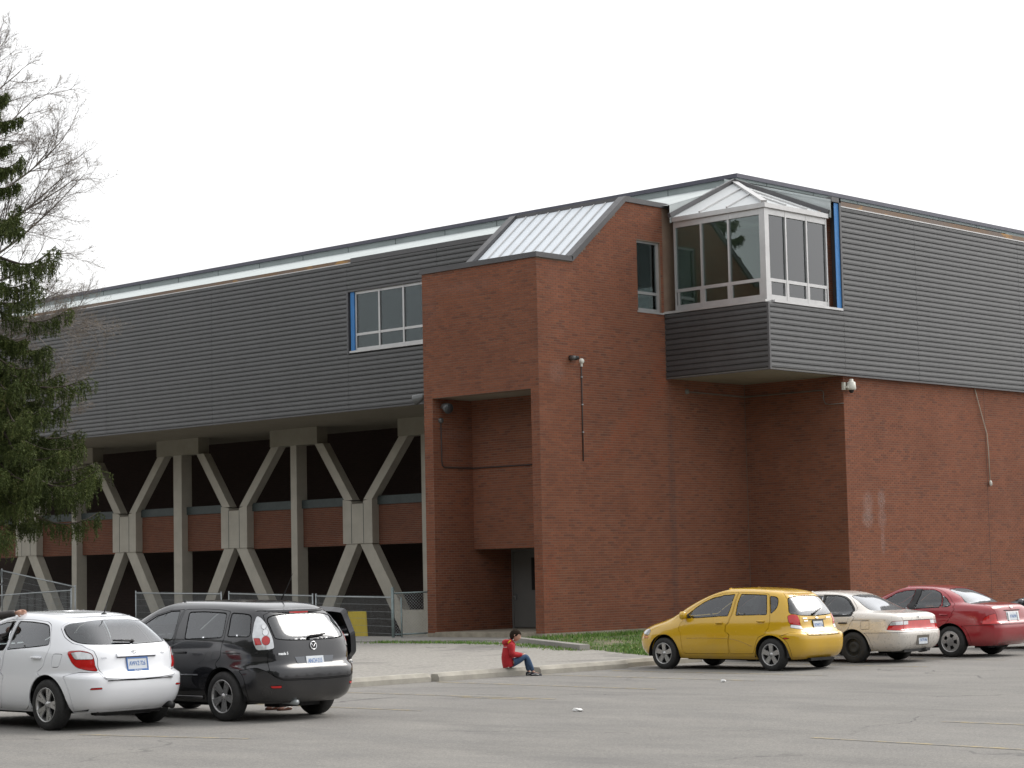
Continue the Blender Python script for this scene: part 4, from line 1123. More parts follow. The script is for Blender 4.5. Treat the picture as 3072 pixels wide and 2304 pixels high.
# ================================================================ cars: lofted body surface
def pchip(xs, ys):
    xs, ys = np.asarray(xs, float), np.asarray(ys, float); h = np.diff(xs); d = np.diff(ys) / h
    m = np.zeros(len(xs)); m[0], m[-1] = d[0], d[-1]
    for i in range(1, len(xs) - 1):
        if d[i - 1] * d[i] > 0:
            w1, w2 = 2 * h[i] + h[i - 1], h[i] + 2 * h[i - 1]; m[i] = (w1 + w2) / (w1 / d[i - 1] + w2 / d[i])
    def f(x):
        x = np.clip(x, xs[0], xs[-1]); i = np.clip(np.searchsorted(xs, x, 'right') - 1, 0, len(xs) - 2)
        t = (x - xs[i]) / h[i]
        return ys[i] * (1 + 2 * t) * (1 - t) ** 2 + h[i] * m[i] * t * (1 - t) ** 2 + ys[i + 1] * t * t * (3 - 2 * t) + h[i] * m[i + 1] * t * t * (t - 1)
    return f
class Surf:
    """car body as a stack of rounded plan outlines; theta 0 = nose, pi = tail, left half; eta = level"""
    def __init__(s, levels, xm, drop=(0, 0)):
        L = np.array(levels, float); s.N = len(L); e = np.arange(s.N)
        s.fz, s.fr, s.ff, s.fw, s.fnr, s.fnf = [pchip(e, L[:, i]) for i in range(6)]
        s.xm = xm; s.drop = drop; s.ztop = L[-1, 0]
        th = np.linspace(0, pi, 2001); n = 6.0
        c = np.cos(th); x = 2.1 * np.sign(c) * np.abs(c) ** (2 / n); y = .85 * np.abs(np.sin(th)) ** (2 / n)
        ln = np.concatenate([[0], np.cumsum(np.hypot(np.diff(x), np.diff(y)))]); s.LS = ln[-1]
        s.th_tab, s.s_tab = th, ln / ln[-1]
    def th_of_s(s, v): return np.interp(v, s.s_tab, s.th_tab)
    def s_of_th(s, v): return np.interp(v, s.th_tab, s.s_tab)
    def warp(s, x, z):
        """roofline falls away behind and ahead of the middle"""
        t = np.clip((z - .9) / (s.ztop - .9), 0, 1)
        u = x - s.xm
        return z - t * (np.where(u < 0, s.drop[0], s.drop[1]) * u * u)
    def P(s, sv, eta):
        th = s.th_of_s(sv); c, sn = np.cos(th), np.abs(np.sin(th))
        xr, xf, w = s.fr(eta), s.ff(eta), s.fw(eta); n = np.where(c > 0, s.fnf(eta), s.fnr(eta))
        a = np.where(c > 0, xf - s.xm, s.xm - xr)
        x = s.xm + a * np.sign(c) * np.abs(c) ** (2 / n); y = w * sn ** (2 / n)
        y = np.where((sv <= 1e-9) | (sv >= 1 - 1e-9), 0.0, y)
        return np.stack([x, y, s.warp(x, s.fz(eta))], -1)
    def nrm(s, sv, eta):
        sv, eta = np.asarray(sv, float), np.asarray(eta, float); e = 4e-4
        a = s.P(np.clip(sv + e, 0, 1), eta) - s.P(np.clip(sv - e, 0, 1), eta)
        b = s.P(sv, np.clip(eta + .02, 0, s.N - 1)) - s.P(sv, np.clip(eta - .02, 0, s.N - 1))
        n = np.cross(a, b); n /= np.maximum(np.linalg.norm(n, axis=-1, keepdims=True), 1e-9)
        return n
    def side(s, x, z):
        """surface parameters of the point of the flank at (x, z)"""
        lo, hi = 0.0, s.N - 1.0
        for _ in range(40):
            m = (lo + hi) / 2
            if s.warp(x, s.fz(m)) < z: lo = m
            else: hi = m
        eta = (lo + hi) / 2
        front = x > s.xm
        a = (s.ff(eta) - s.xm) if front else (s.xm - s.fr(eta)); n = s.fnf(eta) if front else s.fnr(eta)
        q = min(1.0, abs(x - s.xm) / a) ** (n / 2)
        return float(s.s_of_th(math.acos(q if front else -q))), float(eta)
    def rear(s, y, z, front=False):
        lo, hi = 0.0, s.N - 1.0
        def th_at(eta):
            w = s.fw(eta); n = s.fnf(eta) if front else s.fnr(eta)
            q = math.asin(min(1.0, abs(y) / w) ** (n / 2)); return q if front else pi - q
        for _ in range(40):
            m = (lo + hi) / 2; p = s.P(s.s_of_th(th_at(m)), m)
            if p[2] < z: lo = m
            else: hi = m
        eta = (lo + hi) / 2
        return float(s.s_of_th(th_at(eta))), float(eta)
    def at(s, f):
        k, a, b = f
        return s.side(a, b) if k == 'S' else s.rear(a, b, k == 'F')
# levels: z, x of tail, x of nose, half width, tail corner power, nose corner power
CARS = {
 'yellow': dict(wb=2.48, R=0.292, xm=1.15, drop=(0.03, 0.02), lv=[(0.2, -0.45, 3.1, 0.73, 7, 3.6), (0.27, -0.55, 3.26, 0.79, 7, 3.6), (0.4, -0.605, 3.36, 0.822, 7, 3.6), (0.55, -0.615, 3.39, 0.832, 7, 3.5), (0.64, -0.605, 3.37, 0.835, 7, 3.4), (0.71, -0.53, 3.32, 0.833, 5.5, 3.3), (0.8, -0.475, 3.12, 0.827, 5.5, 3.3), (0.88, -0.46, 2.82, 0.812, 6, 3.4), (0.96, -0.44, 2.52, 0.785, 6, 4.2), (1.02, -0.42, 2.34, 0.762, 6, 5.5), (1.14, -0.36, 2.13, 0.718, 6, 5.5), (1.27, -0.28, 1.85, 0.662, 6, 5.5), (1.36, -0.21, 1.6, 0.612, 6, 5.5), (1.42, -0.13, 1.38, 0.565, 6, 5.5), (1.46, -0.02, 1.14, 0.5, 5, 5.5), (1.485, 0.16, 0.87, 0.4, 4, 5.5)]),
 'white': dict(wb=2.6, R=0.322, xm=1.15, drop=(0.036, 0.03), lv=[(0.22, -0.6, 3.25, 0.76, 5.7, 3), (0.3, -0.74, 3.4, 0.83, 5.7, 3), (0.42, -0.81, 3.48, 0.865, 5.7, 3), (0.55, -0.835, 3.52, 0.878, 5.7, 2.9), (0.66, -0.83, 3.5, 0.882, 5.7, 2.8), (0.73, -0.775, 3.44, 0.88, 4.5, 2.7), (0.82, -0.745, 3.26, 0.874, 5, 2.7), (0.92, -0.73, 2.95, 0.862, 5, 2.8), (1, -0.71, 2.62, 0.842, 5, 3), (1.0544, -0.68, 2.4, 0.82, 5, 4.9), (1.1632, -0.57, 2.12, 0.775, 5, 5.5), (1.281, -0.43, 1.78, 0.715, 5, 5.5), (1.3626, -0.32, 1.5, 0.662, 5, 5.5), (1.417, -0.2, 1.25, 0.61, 5, 5.5), (1.4623, 0, 0.98, 0.54, 5, 5.5), (1.485, 0.22, 0.72, 0.42, 4, 5.5)]),
 'van': dict(wb=2.75, R=0.325, xm=1.25, drop=(0.014, 0.03), lv=[(0.23, -0.74, 3.4, 0.75, 6.2, 3), (0.31, -0.86, 3.55, 0.82, 6.2, 3), (0.44, -0.915, 3.63, 0.858, 6.2, 3), (0.58, -0.935, 3.66, 0.868, 6.2, 2.9), (0.68, -0.925, 3.64, 0.873, 6.2, 2.8), (0.75, -0.865, 3.58, 0.872, 5.5, 2.7), (0.86, -0.845, 3.4, 0.868, 6, 2.7), (0.96, -0.83, 3.1, 0.86, 6, 2.8), (1.0463, -0.815, 2.8, 0.842, 6, 4.5), (1.1019, -0.795, 2.62, 0.825, 6, 4.9), (1.2038, -0.735, 2.4, 0.79, 6, 5.5), (1.3334, -0.64, 2.1, 0.74, 6, 5.5), (1.4261, -0.56, 1.86, 0.698, 6, 5.5), (1.4909, -0.47, 1.65, 0.65, 6, 5.5), (1.5372, -0.33, 1.42, 0.58, 5, 5.5), (1.565, -0.12, 1.15, 0.46, 4, 5.5)]),
 'sedan': dict(wb=2.465, R=0.295, xm=1.15, drop=(0.012, 0.02), lv=[(0.22, -0.84, 3.06, 0.74, 8, 3.4), (0.3, -0.97, 3.2, 0.8, 8, 3.4), (0.42, -1.03, 3.29, 0.832, 8, 3.4), (0.54, -1.045, 3.32, 0.842, 8, 3.2), (0.6, -1.03, 3.31, 0.845, 8, 3), (0.645, -0.98, 3.28, 0.846, 8, 3), (0.76, -0.965, 3.06, 0.842, 8, 3), (0.86, -0.955, 2.72, 0.83, 8, 3), (0.915, -0.925, 2.46, 0.815, 6, 3.4), (0.945, -0.86, 2.3, 0.8, 5, 3.6), (0.97, -0.65, 2.15, 0.778, 4.5, 5.5), (1, -0.44, 2.02, 0.757, 4.5, 5.5), (1.1, -0.16, 1.82, 0.715, 4.5, 5.5), (1.2, 0.06, 1.6, 0.665, 4.5, 5.5), (1.28, 0.26, 1.4, 0.612, 4.5, 5.5), (1.33, 0.44, 1.22, 0.555, 4.5, 5.5), (1.365, 0.66, 1.02, 0.46, 4, 5.5)]),
 'red': dict(wb=2.535, R=0.31, xm=1.15, drop=(0.012, 0.02), lv=[(0.22, -0.8, 3.12, 0.75, 7, 3.2), (0.3, -0.93, 3.27, 0.815, 7, 3.2), (0.43, -0.99, 3.37, 0.845, 7, 3.2), (0.57, -1, 3.4, 0.853, 7, 3), (0.66, -0.985, 3.38, 0.856, 7, 2.8), (0.72, -0.94, 3.34, 0.856, 7, 2.8), (0.82, -0.925, 3.12, 0.85, 7, 2.9), (0.93, -0.905, 2.75, 0.838, 7, 3), (1, -0.875, 2.46, 0.82, 5.5, 3.4), (1.0309, -0.81, 2.3, 0.803, 5, 3.6), (1.0566, -0.64, 2.18, 0.785, 4.5, 5.5), (1.0876, -0.4, 2.06, 0.762, 4.5, 5.5), (1.1751, -0.2, 1.86, 0.722, 4.5, 5.5), (1.2678, 0.02, 1.62, 0.67, 4.5, 5.5), (1.345, 0.24, 1.38, 0.612, 4.5, 5.5), (1.3862, 0.42, 1.2, 0.555, 4.5, 5.5), (1.4172, 0.66, 0.98, 0.45, 4, 5.5)]),
}
CARPOS = {'yellow': (-22.87, 31.8), 'white': (-22.8, 16.4), 'van': (-21.96, 18.56), 'sedan': (-23.17, 34.86), 'red': (-22.66, 37.52)}
# ---------------------------------------------------------------- car builder
def paint(name, col, metal=0.0, rough=0.28, dirt_amt=1.0):
    if name in MATS: return MATS[name]
    k = NT(name); P = k.obj()
    lo = tuple(c * .93 for c in col)
    dirt = k.rng(k.noise(2.2, 5, 0.65, P), 0.45, 0.8, 0, .045 * dirt_amt)
    sep = k.n('ShaderNodeSeparateXYZ'); k.link(P, sep.inputs[0])
    low = k.math('MULTIPLY', k.rng(sep.outputs[2], .22, .60, 1, 0), k.rng(k.noise(2.5, 3, 0.5, P), .3, .7, .08 * dirt_amt, .30 * dirt_amt))
    c = k.mix(k.math('MAXIMUM', dirt, low), col, (.21, .195, .17))
    k.set(Base_Color=c, Roughness=k.rng(k.noise(14, 4, 0.6, P), .3, .7, rough * .92, rough * 1.1), Metallic=metal)
    k.b.inputs['Coat Weight'].default_value = 0.8; k.b.inputs['Coat Roughness'].default_value = 0.02
    MATS[name] = k.m; return k.m
G_car = glass('car_glass', (.70, .79, .77), .74, .05, 1.52, 2.1)
G_cardark = glass('car_glass_tinted', (.40, .45, .45), .6, .05, 1.52, 2.0)
M_rubber = plain('tyre_rubber', (.018, .018, .018), .75, 0, .25, 6, .15)
M_rim = plain('alloy_rim', (.46, .46, .46), .30, .75, .06, 6)
M_steel = plain('dark_steel_rim', (.03, .031, .03), .6, .2, .3, 8)
M_seat = plain('seat_cloth', (.035, .035, .038), .9, 0, .2, 9)
M_liner = plain('seam_black', (.006, .006, .007), .8)
M_lightred = plain('red_lens', (.50, .012, .012), .12, 0, .15, 12, coat=.6)
M_lightclr = plain('clear_lens', (.62, .64, .66), .12, .35, .15, 14, coat=.6)
M_amber = plain('amber_lens', (.62, .20, .02), .15, 0, .1, 12, coat=.5)
M_chrome = plain('chrome', (.70, .71, .72), .12, .95, .05, 8)
M_plate = plain('plate_white', (.62, .66, .70), .5, 0, .06, 14)
M_plateblue = plain('plate_blue', (.06, .16, .42), .5)
def chaikin(pts, fixed, it=2, lim=.06):
    """round the corners of a closed polygon (points in scaled parameter space); fixed: keep the point"""
    for _ in range(it):
        out = []; fo = []; n = len(pts)
        for i in range(n):
            p, a, b = np.array(pts[i]), np.array(pts[i - 1]), np.array(pts[(i + 1) % n])
            if fixed[i]: out.append(tuple(p)); fo.append(True); continue
            for q in (a, b):
                d = q - p; L = np.hypot(*d); t = min(.25 * L, lim)
                out.append(tuple(p + d * (t / max(L, 1e-9)))); fo.append(False)
        pts, fixed = out, fo; lim *= .45
    return pts
def pip(px, py, poly):
    inside_ = np.zeros(len(px), bool); n = len(poly); j = n - 1
    for i in range(n):
        xi, yi = poly[i]; xj, yj = poly[j]
        c = ((yi > py) != (yj > py))
        with np.errstate(divide='ignore', invalid='ignore'):
            xx = (xj - xi) * (py - yi) / (yj - yi) + xi
        inside_ ^= c & (px < xx); j = i
    return inside_
class Body:
    def __init__(s, key, feats, step=.055):
        """feats: list of (name, polygon, rounding); first match wins"""
        c = CARS[key]; s.S = S = Surf(c['lv'], c['xm'], c['drop']); s.c = c
        s.sx, s.sy = S.LS, .105
        polys = []
        R, wb = c['R'], c['wb']; Ra = R + .055
        zb = c['lv'][0][0]
        for k, xc in enumerate((0.0, wb)):
            q = []; a0 = math.asin((zb + .001 - R) / Ra)
            for i in range(25):
                a = a0 + (pi - 2 * a0) * i / 24
                x, z = xc + Ra * cos(a), R + Ra * sin(a)
                q.append(S.side(x, max(z, zb + 1e-4)))
            q[0] = (q[0][0], 0.0); q[-1] = (q[-1][0], 0.0)
            polys.append(('arch%d' % k, [(u * s.sx, v * s.sy) for u, v in q]))
        for name, pts, rnd in feats:
            q = [S.at(p) for p in pts]; q = [(u * s.sx, v * s.sy) for u, v in q]
            fx = [u > s.sx - 1e-3 or u < 1e-3 for u, v in q]
            q = [((s.sx if u > s.sx - 1e-3 else 0.0 if u < 1e-3 else u), v) for u, v in q]
            if rnd: q = chaikin(q, fx, 2, rnd)
            polys.append((name, q))
        V, E = [], []
        W, H = s.sx, (S.N - 1) * s.sy
        def addloop(q, closed=True):
            b = len(V); pts = []
            n = len(q)
            for i in range(n if closed else n - 1):
                p, r_ = np.array(q[i]), np.array(q[(i + 1) % n]); L = np.hypot(*(r_ - p)); m = max(1, int(math.ceil(L / (step * .8))))
                for t in range(m): pts.append(tuple(p + (r_ - p) * t / m))
            if not closed: pts.append(q[-1])
            V.extend(pts); m = len(pts)
            E.extend([(b + i, b + (i + 1) % m) for i in range(m if closed else m - 1)])
        addloop([(0, 0), (W, 0), (W, H), (0, H)])
        for _, q in polys: addloop(q)
        FP = np.array(V)
        gx_ = np.arange(step, W - .3 * step, step); gy_ = np.arange(step * .8, H - .3 * step, step * .8)
        gg = [(x + (.5 * step if j % 2 else 0), y) for j, y in enumerate(gy_) for x in gx_ if x + .5 * step < W]
        gg = np.array(gg)
        keep = np.ones(len(gg), bool)
        for i in range(0, len(gg), 400):
            d = np.abs(gg[i:i + 400, None, :] - FP[None]).sum(-1).min(1); keep[i:i + 400] = d > step * .55
        V2 = [Vector(p) for p in V] + [Vector(p) for p in gg[keep]]
        r = delaunay_2d_cdt(V2, E, [], 0, 1e-5)
        vv = np.array([(p.x, p.y) for p in r[0]]); tri = np.array([f for f in r[2] if len(f) == 3])
        u, w = np.clip(vv[:, 0] / s.sx, 0, 1), np.clip(vv[:, 1] / s.sy, 0, S.N - 1)
        u[vv[:, 0] > s.sx - 1e-4] = 1.0; u[vv[:, 0] < 1e-4] = 0.0
        s.P = S.P(u, w); s.n = S.nrm(u, w); s.u = u; s.w = w
        cen = vv[tri].mean(1); cls = np.full(len(tri), -1)
        for k, (name, q) in enumerate(polys):
            m = pip(cen[:, 0], cen[:, 1], q) & (cls < 0); cls[m] = k
        s.tri = tri; s.cls = cls; s.names = [n for n, _ in polys]
        # orientation: outward
        p = s.P[tri]; fn = np.cross(p[:, 1] - p[:, 0], p[:, 2] - p[:, 0]); flip = (fn * s.n[tri].mean(1)).sum(-1) < 0
        s.tri[flip] = s.tri[flip][:, ::-1]
        # topmost ring for the roof
        top = np.where(np.abs(vv[:, 1] - H) < 1e-4)[0]; s.top = s.P[top[np.argsort(u[top])]]
        bot = np.where(np.abs(vv[:, 1]) < 1e-4)[0]; s.bot = s.P[bot[np.argsort(u[bot])]]
    def faces(s, *names):
        ids = [i for i, n in enumerate(s.names) if n in names]
        m = np.isin(s.cls, ids)
        if 'body' in names: m |= s.cls == -1
        return s.tri[m]
    def region(s, mb, names, mir=False, both=False, gap=.004, out=0.0, depth=.018, crown=None, wmax=None):
        """adds the region to mb; mir: right-hand copy; both: left and right welded on the middle line"""
        tr = s.faces(*names)
        if wmax is not None: tr = tr[s.w[tr].max(1) < s.S.N - 1 - wmax]
        if not len(tr): return mb
        ids = np.unique(tr); mp = {int(v): i for i, v in enumerate(ids)}
        P, N = s.P[ids].copy(), s.n[ids]
        T = np.array([[mp[int(a)] for a in t] for t in tr])
        ec = {}
        for f in T:
            for a, b in ((f[0], f[1]), (f[1], f[2]), (f[2], f[0])): ec[(a, b)] = 1
        bd = [(a, b) for (a, b) in ec if (b, a) not in ec]
        mid = np.abs(P[:, 1]) < 1e-6
        if both: bd = [(a, b) for a, b in bd if not (mid[a] and mid[b])]
        topv = np.abs(s.w[ids] - (s.S.N - 1)) < 1e-3
        bd = [(a, b) for a, b in bd if not (topv[a] and topv[b])]
        mv = np.zeros_like(P)
        for a, b in bd:
            e = P[b] - P[a]; L = np.linalg.norm(e)
            if L < 1e-7: continue
            nn = np.cross(N[a] + N[b], e); nn /= max(np.linalg.norm(nn), 1e-9); mv[a] += nn; mv[b] += nn
        l = np.linalg.norm(mv, axis=1); ok = l > 1e-6
        mv[ok] = mv[ok] / l[ok][:, None] * gap
        if both: mv[mid, 1] = 0
        Q = P + mv + N * out
        if both: Q[mid, 1] = 0
        n = len(Q); allv = []; tris = []; maps = {}
        for sg in ((1, -1) if both else ((-1,) if mir else (1,))):
            F = np.array([1, sg, 1.0]); q = Q * F
            mpv = np.zeros(n, int)
            for i in range(n):
                if sg < 0 and both and mid[i]: mpv[i] = maps[1][i]
                else: mpv[i] = len(allv); allv.append(tuple(q[i]))
            maps[sg] = mpv
            tris += [tuple(int(mpv[i]) for i in (f if sg > 0 else f[::-1])) for f in T.tolist()]
        if crown is not None:
            tv = [i for i in np.argsort(s.u[ids]) if topv[i]]
            ring = [int(maps[1][i]) for i in tv] + [int(maps[-1][i]) for i in tv[-2:0:-1]]
            L = np.array([allv[i] for i in ring]); c = L.mean(0); m = len(ring); prev = ring; rings = [.85, .65, .4, .18]
            for r_ in rings:
                cur = []
                for p in L:
                    cur.append(len(allv)); allv.append((c[0] + (p[0] - c[0]) * r_, p[1] * r_, p[2] + (c[2] - p[2]) * (1 - r_) * .6 + crown * (1 - r_ ** 1.6)))
                tris += [(prev[k], prev[(k + 1) % m], cur[(k + 1) % m], cur[k]) for k in range(m)]; prev = cur
            allv.append((c[0], 0, c[2] + crown)); tris += [(prev[k], prev[(k + 1) % m], len(allv) - 1) for k in range(m)]
        mb.add(allv, tris, True)
        for sg in ((1, -1) if both else ((-1,) if mir else (1,))):
            F = np.array([1, sg, 1.0]); q = Q * F; bq = []; bf = []
            for a, b in bd:
                i = len(bq); bq += [q[a], q[b], q[b] - N[b] * F * depth, q[a] - N[a] * F * depth]
                bf.append((i, i + 3, i + 2, i + 1) if sg > 0 else (i, i + 1, i + 2, i + 3))
            mb.add(bq, bf, False)
        return mb
_wheel_cache = {}
def wheel(car, x, y, R, style, sg):
    """wheel > tyre, rim; built about the y axis, outer face towards sg*y"""
    t = empty('wheel', (x, y, R), 0, car)
    key = (round(R, 3), style)
    if key not in _wheel_cache:
        w = .098; rr = R * (.675 if style != 'steel' else .62)
        ty = MB().lathe([(rr, -w), (rr + .02, -w - .004), (R - .05, -w - .006), (R - .012, -w + .012), (R, -w + .03), (R, w - .03), (R - .012, w - .012), (R - .05, w + .006), (rr + .02, w + .004), (rr, w)], 40, 'y')
        rm = MB()
        rm.lathe([(rr, w + .002), (rr - .006, w + .007), (rr - .016, w - .004), (rr - .022, w - .05), (rr - .03, -w + .01), (rr - .03, -w)], 40, 'y')
        dk = MB().lathe([(rr - .025, w - .07), (.06, w - .07), (0, w - .07)], 24, 'y')
        def spoke(a, wi, wo, r0, r1, y0, y1, th=.02):
            d = (cos(a), sin(a)); n_ = (-sin(a), cos(a))
            def q(r_, o, yy): return (d[0] * r_ + n_[0] * o, yy, d[1] * r_ + n_[1] * o)
            vs_ = [q(r0, -wi, y0), q(r0, wi, y0), q(r1, wo, y1), q(r1, -wo, y1), q(r0, -wi * 1.15, y0 - th), q(r0, wi * 1.15, y0 - th), q(r1, wo * 1.1, y1 - th), q(r1, -wo * 1.1, y1 - th)]
            rm.add(vs_, [(3, 2, 1, 0), (0, 1, 5, 4), (1, 2, 6, 5), (2, 3, 7, 6), (3, 0, 4, 7)])
        if style == 'five':
            for i in range(5): spoke(pi / 2 + 2 * pi * i / 5, .034, .046, .04, rr - .012, w - .018, w - .004)
        elif style == 'van':
            for i in range(5): spoke(pi / 2 + .5 + 2 * pi * i / 5, .030, .052, .04, rr - .012, w - .02, w - .002)
        elif style == 'ten':
            for i in range(5):
                for da in (-.17, .17): spoke(pi / 2 + .3 + 2 * pi * i / 5 + da, .016, .026, .05, rr - .012, w - .02, w - .003)
        elif style == 'cap':
            n = 60; vs_ = []; fs_ = []
            rings = [.0, .05, .085, .155, rr - .012]
            for k in range(n):
                a = 2 * pi * k / n
                for r_ in rings: vs_.append((r_ * cos(a), w + .012 - .02 * (r_ / rr) ** 2, r_ * sin(a)))
            for k in range(n):
                hole = (k % 12) in (3, 4, 5, 6, 7, 8)
                for j in range(4):
                    if j == 2 and hole: continue
                    fs_.append((k * 5 + j, k * 5 + j + 1, ((k + 1) % n) * 5 + j + 1, ((k + 1) % n) * 5 + j))
            rm.add(vs_, fs_, True)
        else:
            rm.lathe([(rr - .02, w - .05), (.12, w - .055), (.10, w - .02), (.075, w - .01), (.05, w - .03), (0, w - .03)], 30, 'y')
            for i in range(10):
                a = 2 * pi * i / 10; rm.lathe([(.018, 0), (.0, 0)], 8, 'y', (cos(a) * .135, w - .05, sin(a) * .135))
        if style in ('five', 'van', 'ten'):
            rm.lathe([(0, w - .008), (.028, w - .009), (.032, w - .018), (.06, w - .022), (.066, w - .05)], 20, 'y')
            for i in range(5):
                a = 2 * pi * i / 5 + .2; dk.lathe([(.008, .003), (.0, .003)], 6, 'y', (cos(a) * .048, w - .022, sin(a) * .048))
        _wheel_cache[key] = (ty.mesh('tyre', M_rubber), rm.mesh('rim', M_rim if style != 'steel' else M_steel), dk.mesh('brake_disc', M_liner if style != 'x' else M_steel))
    for nm, me in zip(('tyre', 'rim', 'brake_disc'), _wheel_cache[key]):
        o = bpy.data.objects.new(nm, me); COL.objects.link(o); o.parent = t
    if sg < 0: t.rotation_euler = (0, 0, pi)
    return t
def text_mb(s_, size, ext=.002, bold=0.0):
    cu = bpy.data.curves.new('lettering', 'FONT'); cu.body = s_; cu.size = size; cu.align_x = 'CENTER'; cu.align_y = 'CENTER'; cu.extrude = ext; cu.offset = bold; cu.resolution_u = 2
    o = bpy.data.objects.new('lettering', cu); COL.objects.link(o)
    bpy.context.view_layer.update()
    me = bpy.data.meshes.new_from_object(o.evaluated_get(bpy.context.evaluated_depsgraph_get()))
    vs_ = [tuple(v.co) for v in me.vertices]; fs_ = [tuple(p.vertices) for p in me.polygons]
    bpy.data.objects.remove(o); bpy.data.curves.remove(cu); bpy.data.meshes.remove(me)
    return vs_, fs_
class Tail:
    """a flat patch on the tail at (y, z): u to the viewer's right (-y), v up the skin, n outward"""
    def __init__(s, S, y, z, lift=.004, lean=None):
        q = S.P(np.array(S.rear(abs(y), z)[0]), np.array(S.rear(abs(y), z)[1])); n = S.nrm(*S.rear(abs(y), z))
        p2 = S.P(*[np.array(v) for v in S.rear(abs(y), z + .05)])
        s.o = Vector((float(q[0]), y, float(q[2]))); s.u = Vector((0, -1, 0))
        v = Vector((float(p2[0] - q[0]), 0, float(p2[2] - q[2]))).normalized() if lean is None else Vector((lean, 0, 1)).normalized()
        s.v = v; s.n = s.u.cross(v).normalized(); s.o = s.o + s.n * lift
    def __call__(s, a, b, c=0.0): return s.o + s.u * a + s.v * b + s.n * c
    def put(s, vs_, fs_, mb, dx=0, dy=0, dz=0, sx=1.0):
        return mb.add([s(x * sx + dx, y + dy, z + dz) for x, y, z in vs_], fs_)
    def box(s, mb, a0, a1, b0, b1, c0, c1):
        return mb.add([s(a, b, c) for c in (c0, c1) for a, b in ((a0, b0), (a1, b0), (a1, b1), (a0, b1))], [(3, 2, 1, 0), (4, 5, 6, 7), (0, 1, 5, 4), (1, 2, 6, 5), (2, 3, 7, 6), (3, 0, 4, 7)])
def number_plate(car, S, y, z, txt, lean=None, frame=None, foot=None, lift=.006):
    T = Tail(S, y, z, lift, lean)
    pl = T.box(MB(), -.15, .15, -.075, .075, 0, .006).build('number_plate', M_plate, car)
    if frame:
        m = MB(); T.box(m, -.165, -.15, -.09, .09, 0, .012); T.box(m, .15, .165, -.09, .09, 0, .012); T.box(m, -.15, .15, .075, .09, 0, .012); T.box(m, -.15, .15, -.09, -.06, 0, .012); m.build('plate_frame', frame, pl)
    m = MB()
    if txt:
        v, f = text_mb(txt, .080, .0008, .0010); T.put(v, f, m, 0, .010, .0072, .66)
    else:
        rr = random.Random(int(abs(y * 1e4) + z * 100))
        for i in range(7):
            a = -.115 + i * .036; T.box(m, a, a + .012, -.03, .035, .0062, .007); T.box(m, a, a + .024, rr.uniform(-.03, .03), rr.uniform(.0, .034), .0062, .007)
    m.build('plate_lettering', M_plateblue, pl)
    if foot:
        v, f = text_mb(foot, .028, .0006, .0004); T.put(v, f, MB(), 0, -.075, .0125).build('frame_lettering', M_plate, pl)
    return pl
def seat(car, x, y, z=.30):
    m = MB(); m.bev(x - .02, x + .46, y - .24, y + .24, z + .06, z + .22, .04)
    m.add([(x - .02, y - .24, z + .16), (x + .13, y - .24, z + .16), (x + .13, y + .24, z + .16), (x - .02, y + .24, z + .16), (x - .22, y - .20, z + .78), (x - .12, y - .20, z + .78), (x - .12, y + .20, z + .78), (x - .22, y + .20, z + .78)],
          [(0, 3, 2, 1), (4, 5, 6, 7), (0, 1, 5, 4), (1, 2, 6, 5), (2, 3, 7, 6), (3, 0, 4, 7)])
    m.lathe([(0, .90), (.10, .89), (.13, .85), (.13, .80), (.10, .77), (0, .77)], 12, 'z', (x - .17, y, z + .02))
    m.build('seat', M_seat, car)
